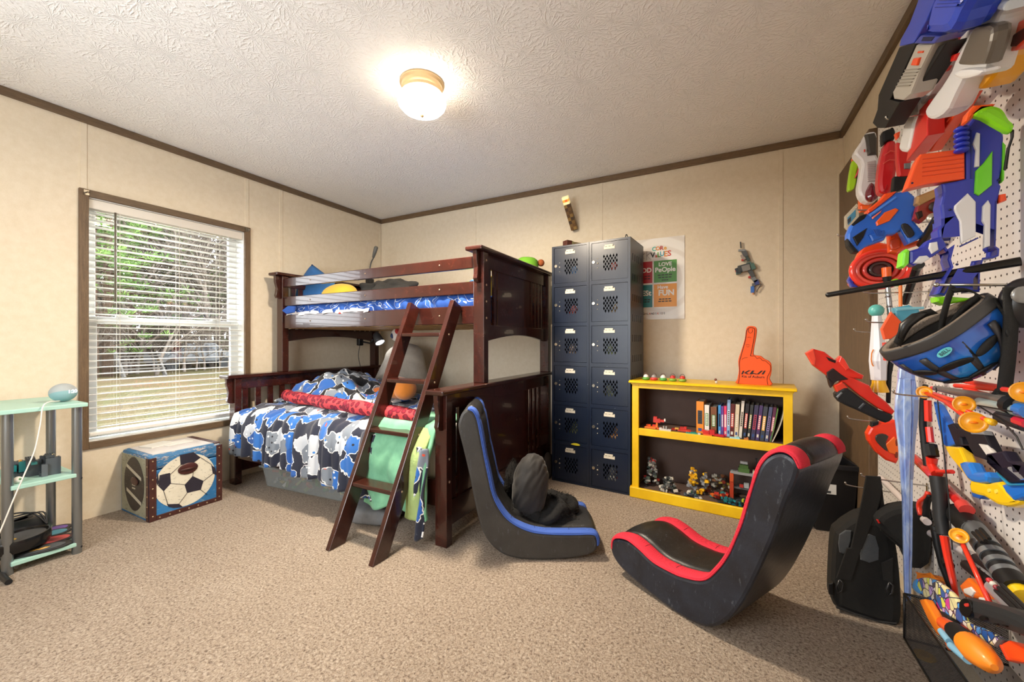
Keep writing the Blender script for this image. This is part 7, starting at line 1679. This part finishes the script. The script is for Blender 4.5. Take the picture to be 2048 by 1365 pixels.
# --- wire basket and what lies in it
m, n = newmat('wire_mesh'); v = n.coord('Object', (210,) * 3); sp = n.add('SeparateXYZ'); n.l(v, sp.inputs[0])
g1 = n.math('GREATER_THAN', n.math('ABSOLUTE', n.math('SUBTRACT', n.math('FRACT', n.math('ADD', sp.outputs[1], n.math('ADD', sp.outputs[2], sp.outputs[0]))), .5)), .39)
g2 = n.math('GREATER_THAN', n.math('ABSOLUTE', n.math('SUBTRACT', n.math('FRACT', n.math('SUBTRACT', n.math('ADD', sp.outputs[1], sp.outputs[0]), sp.outputs[2])), .5)), .39)
n.l(n.math('MAXIMUM', g1, g2), n.b.inputs['Alpha']); n.b.inputs['Base Color'].default_value = lin('#34363a'); n.b.inputs['Roughness'].default_value = .4; n.b.inputs['Metallic'].default_value = .5
bx0, bx1, by0, by1, bz0, bz1 = .45, .652, .55, 1.53, .235, .362
bkt = T('wire_basket', 'black wire mesh basket fixed low on the pegboard, full of toys', 'basket', (.55, 1.0, bz0))
B().box(bx0, bx0 + .002, by0, by1, bz0, bz1).build('front_mesh', m, bkt); B().box(bx0, bx1, by1 - .002, by1, bz0, bz1).build('end_mesh', m, bkt); B().box(bx0, bx1, by0, by0 + .002, bz0, bz1).build('end_mesh', m, bkt); B().box(bx0, bx1, by0, by1, bz0, bz0 + .002).build('floor_mesh', m, bkt)
for p in (((bx0, by0, bz1), (bx0, by1, bz1)), ((bx0, by1, bz1), (bx1, by1, bz1)), ((bx0, by0, bz0), (bx0, by1, bz0)), ((bx0, by1, bz0), (bx0, by1, bz1)), ((bx0, by1, bz0), (bx1, by1, bz0)), ((bx0, by0, bz1), (bx1, by0, bz1))): B().cyl(p[0], p[1], .003, n=8).build('rim_wire', M('#1a1b1d', .35, .5), bkt, smooth=True)
m, n = newmat('doodle_print'); v = n.coord('Object', (1, 1, 1)); vo = n.add('TexVoronoi', i_Scale=46.0); n.l(v, vo.inputs['Vector']); sp = n.add('SeparateColor'); n.l(vo.outputs['Color'], sp.inputs[0])
c = n.ramp(sp.outputs[0], [(0, '#e3dba6'), (.3, '#4f8fd0'), (.45, '#b79ad6'), (.6, '#e6e2d8'), (.72, '#d8e05a'), (.82, '#d0409a'), (.9, '#2f5aa0')]); c.node.color_ramp.interpolation = 'CONSTANT'
v2 = n.add('TexVoronoi', i_Scale=46.0, feature='DISTANCE_TO_EDGE'); n.l(v, v2.inputs['Vector'])
n.l(n.mix(n.math('LESS_THAN', v2.outputs['Distance'], .05), c, '#3a3a52'), n.b.inputs['Base Color']); n.b.inputs['Roughness'].default_value = .25
S5 = Pl('S', .50)
layered('mini_board', 'doodle-printed toy skateboard deck lying across the basket', 'toy skateboard', S5, cE, [('deck', m, [(808, 610), (825, 560), (880, 535), (960, 545), (1060, 610), (1140, 690), (1180, 770), (1210, 870), (1340, 930), (1490, 1010), (1445, 1078), (1280, 975), (1170, 885), (1010, 795), (860, 665)], 0, .012, 2, .004), ('deck_edge', gm('#2f8fd8'), [(806, 612), (822, 560), (850, 548), (840, 600), (880, 660), (850, 660)], .002, .008, 2, .002), ('tail_cap', gm('#4a4c52'), [(1440, 1080), (1490, 1008), (1525, 1030), (1480, 1095)], .002, .014)])
layered('orange_ball', 'orange foam ball behind the skateboard deck in the basket', 'ball', Pl('S', .56), cE, [('ball_front', gm('#f0861c', .6), [(820, 530), (850, 505), (900, 500), (950, 515), (980, 550), (900, 560)], 0, .05, 3, .02), ('ball_seam', gm('#c8680f', .6), [(860, 515), (900, 508), (940, 522), (900, 516)], .002, .004)])
P = Pl('S', .49)
g = layered('black_muzzle', 'black plastic toy muzzle with open end lying on the basket', 'toy part', P, cE, [('muzzle_shell', '#2c2d2f', [(1170, 720), (1210, 683), (1270, 700), (1500, 760), (1720, 870), (1720, 1020), (1540, 950), (1280, 862), (1210, 852), (1175, 800)], 0, .06, 2, .015), ('open_end', '#0c0c0d', [(1180, 730), (1215, 700), (1260, 730), (1275, 800), (1250, 850), (1205, 840), (1180, 790)], .003, .01, 3, .002), ('bore_red', '#c8342c', [(1215, 745), (1245, 740), (1250, 765), (1225, 768)], .0045, .004, 2, .001), ('round_hole', '#0c0c0d', [(1335, 850), (1355, 838), (1385, 848), (1382, 870), (1350, 880)], .003, .006, 3, .001), ('slot_hole', '#0c0c0d', [(1445, 895), (1475, 900), (1472, 912), (1445, 906)], .003, .006), ('slot_hole', '#0c0c0d', [(1510, 905), (1545, 915), (1540, 926), (1510, 918)], .003, .006)])
layered('toy_pistol', 'orange and white toy pistol wedged behind the black muzzle', 'toy blaster', Pl('S', .56), cE, [('orange_frame', '#f0701c', [(1175, 600), (1240, 535), (1310, 600), (1390, 700), (1330, 705), (1220, 690)], 0, .03, 0, .006), ('white_panel', '#e6e2dc', [(1208, 625), (1265, 608), (1300, 650), (1272, 690), (1215, 662)], .003, .01), ('white_tip', '#e6e2dc', [(1330, 690), (1400, 700), (1390, 730), (1330, 720)], .003, .02)])
S5 = Pl('S', .475)
layered('dart_blaster', 'orange toy dart blaster standing in the front of the basket', 'toy blaster', S5, cE, [('orange_strip', '#f2801f', [(858, 712), (900, 704), (1010, 900), (1065, 1005), (1000, 990), (925, 860)], 0, .02, 0, .004), ('red_rail', '#e0381c', [(930, 730), (1040, 850), (1200, 930), (1150, 980), (1030, 900)], -.02, .02, 0, .004), ('clip', '#f06a1c', [(1060, 1045), (1100, 1040), (1110, 1085), (1085, 1110)], .002, .02), ('black_core', BK, [(1020, 800), (1090, 850), (1110, 890), (1060, 880)], -.015, .02)])
t_ = T('foam_dart', 'light blue foam dart lying along the basket front', 'foam dart', S5.pt(cE(1140, 1070)))
rod(t_, 'foam_tube', gm('#7fb4d0', .7), Pl('S', .47), cE, [(1045, 965), (1110, 1050)], .0085, 12); rod(t_, 'foam_tube', gm('#7fb4d0', .7), Pl('S', .47), cE, [(1120, 1080), (1250, 1190)], .0085, 12); rod(t_, 'hollow_end', '#2c5a74', Pl('S', .47), cE, [(1040, 958), (1046, 966)], .004, 10)
t_ = T('orange_rocket', 'orange and black foam rocket lying in the basket bottom right', 'toy', S5.pt(cE(1250, 1050)))
rod(t_, 'orange_neck', '#ee5a22', S5, cE, [(1060, 900), (1150, 960)], [.014, .017], 14); rod(t_, 'black_band', BK, S5, cE, [(1150, 960), (1270, 1070)], [.019, .024], 16); rod(t_, 'orange_nose', gm('#f28a1c', .5), S5, cE, [(1260, 1065), (1330, 1130), (1420, 1210), (1460, 1250)], [.025, .028, .02, .006], 18)
layered('orange_wedge', 'orange-red toy wing piece at the far lower right in the basket', 'toy part', Pl('S', .50), cE, [('wing', '#ee4a1c', [(1498, 1062), (1560, 1030), (1720, 1120), (1720, 1220), (1560, 1190)], 0, .03, 0, .005), ('wing_edge', '#c83a10', [(1498, 1062), (1560, 1190), (1550, 1195), (1490, 1075)], .002, .02)])
t_ = T('yellow_disc', 'small yellow plastic disc lying on the carpet under the basket', 'toy part', on_z(*cE(905, 1165), .0))
q = on_z(*cE(905, 1165), .004); B().lathe([(.001, 0), (.028, 0), (.03, .003), (.028, .006), (.001, .006)], q, n=24).build('disc', gm('#c89a24'), t_, smooth=True, angle=.6)
B().lathe([(.012, .006), (.014, .008), (.010, .008)], q, n=16).build('disc_ring', gm('#a87c14'), t_)
# hooks
for px, py, lab in ((*cD(435, 720), 'metal peg hook that carries the backpack strap'), (*cD(300, 795), 'metal peg hook just left of the backpack hook'), (*cD(320, 230), 'metal peg hook below the black rifle magazine'), (*cC(435, 400), 'metal peg hook left of the rocket body'), (*cC(530, 322), 'metal peg hook behind the rocket nose'),
                    (*cC(500, 88), 'metal peg hook under the black baton'), (*cB(222, 600), 'metal peg hook at the blue pistol muzzle'), (*cB(375, 390), 'metal peg hook above the small picture box'), (*cB(478, 515), 'metal peg hook across the blue pistol'), (*cA(612, 942), 'long metal peg hook under the topmost blaster tip'), (*cC(750, 895), 'metal peg hook at the icy sword top'), (*cA(1195, 92), 'metal peg hook under the ceiling holding the white blaster')):
    hook(px, py, lab)
t_ = T('peg_hook', 'long straight metal hook that carries the cycle helmet', 'hook', (PBX, 1.42, 1.26), group='metal pegboard hooks')
a_, b2 = on_y(*cC(1095, 40), 1.43), on_y(*cC(1680, 42), 1.43)
B().tube([a_, b2, (PBX, 1.43, b2.z)], .0035, 8).build('prong', MHOOK, t_, smooth=True); B().ell(a_, .006, 10, 8).build('tip', MHOOK, t_, smooth=True); B().box(PBX - .004, PBX, 1.42, 1.44, b2.z - .03, b2.z + .01).build('back_plate', MHOOK, t_)
def hook_at(px, py, y, lab):
    q = on_y(px, py, y); t_ = T('peg_hook', lab, 'hook', (PBX, y, q.z), group='metal pegboard hooks')
    B().cyl((q.x, y, q.z), (PBX + .002, y, q.z), .0026, n=7).build('prong', MHOOK, t_, smooth=True); B().ell((q.x, y, q.z), .0042, 8, 6).build('tip', MHOOK, t_, smooth=True); B().box(PBX - .004, PBX, y - .006, y + .006, q.z - .03, q.z + .004).build('back_plate', MHOOK, t_)
hook_at(*cH(360, 1180), ymax(1768) * .99 + .02, 'metal peg hook under the orange toy barrel')
hook_at(*cH(860, 560), ymax(1830) * .99 + .015, 'metal peg hook behind the red boxy blaster')
hook_at(*cH(660, 700), ymax(1802) * .98 + .02, 'metal peg hook behind the dark red upright blaster')
hook_at(*cC(850, 330), ymax(1880) * .985 + .015, 'metal peg hook behind the teal blaster')
hook_at(*cD(700, 330), ymax(1800) * .97 + .02, 'metal peg hook holding the orange-red blaster')
# --- waste bin and shoe behind
wb_ = T('waste_bin', 'black plastic bin with white sticker behind the red rocker', 'bin', (.545, 2.93, 0))
mm = Matrix.Translation((.53, 2.95, 0)) @ Matrix.Rotation(.12, 4, 'Z')
frust(B(), .085, .10, .105, .125, .004, .375, mm, .012).build('bin_body', M('#141416', .4), wb_, bevel=.006)
b = B()
for a in ((-.115, .115, -.137, -.122), (-.115, .115, .122, .137), (-.115, -.10, -.137, .137), (.10, .115, -.137, .137)): b.box(*a, .362, .39, mm)
b.build('bin_rim', M('#1b1b1e', .4), wb_, bevel=.004)
B().box(-.05, .005, -.1205, -.118, .22, .275, mm).build('sticker', M('#d8d6cf', .6), wb_); B().box(-.045, -.02, -.1215, -.119, .225, .238, mm).build('sticker_print', M('#3a3a3a', .6), wb_)
so = T('brown_shoe', 'brown shoe on the carpet between the bin and the backpack', 'shoe', (.60, 2.6, 0))
B().ell((.615, 2.62, .05), (.045, .12, .05), 22, 12, pw=.8).build('upper', M('#5d4430', .6, var=.3, vscale=20), so, smooth=True); B().box(.572, .656, 2.5, 2.74, 0, .018).build('sole', M('#2c221a', .7), so, bevel=.008); B().ell((.615, 2.67, .10), (.038, .06, .05), 18, 10).build('ankle_collar', M('#4a3626', .7), so, smooth=True)
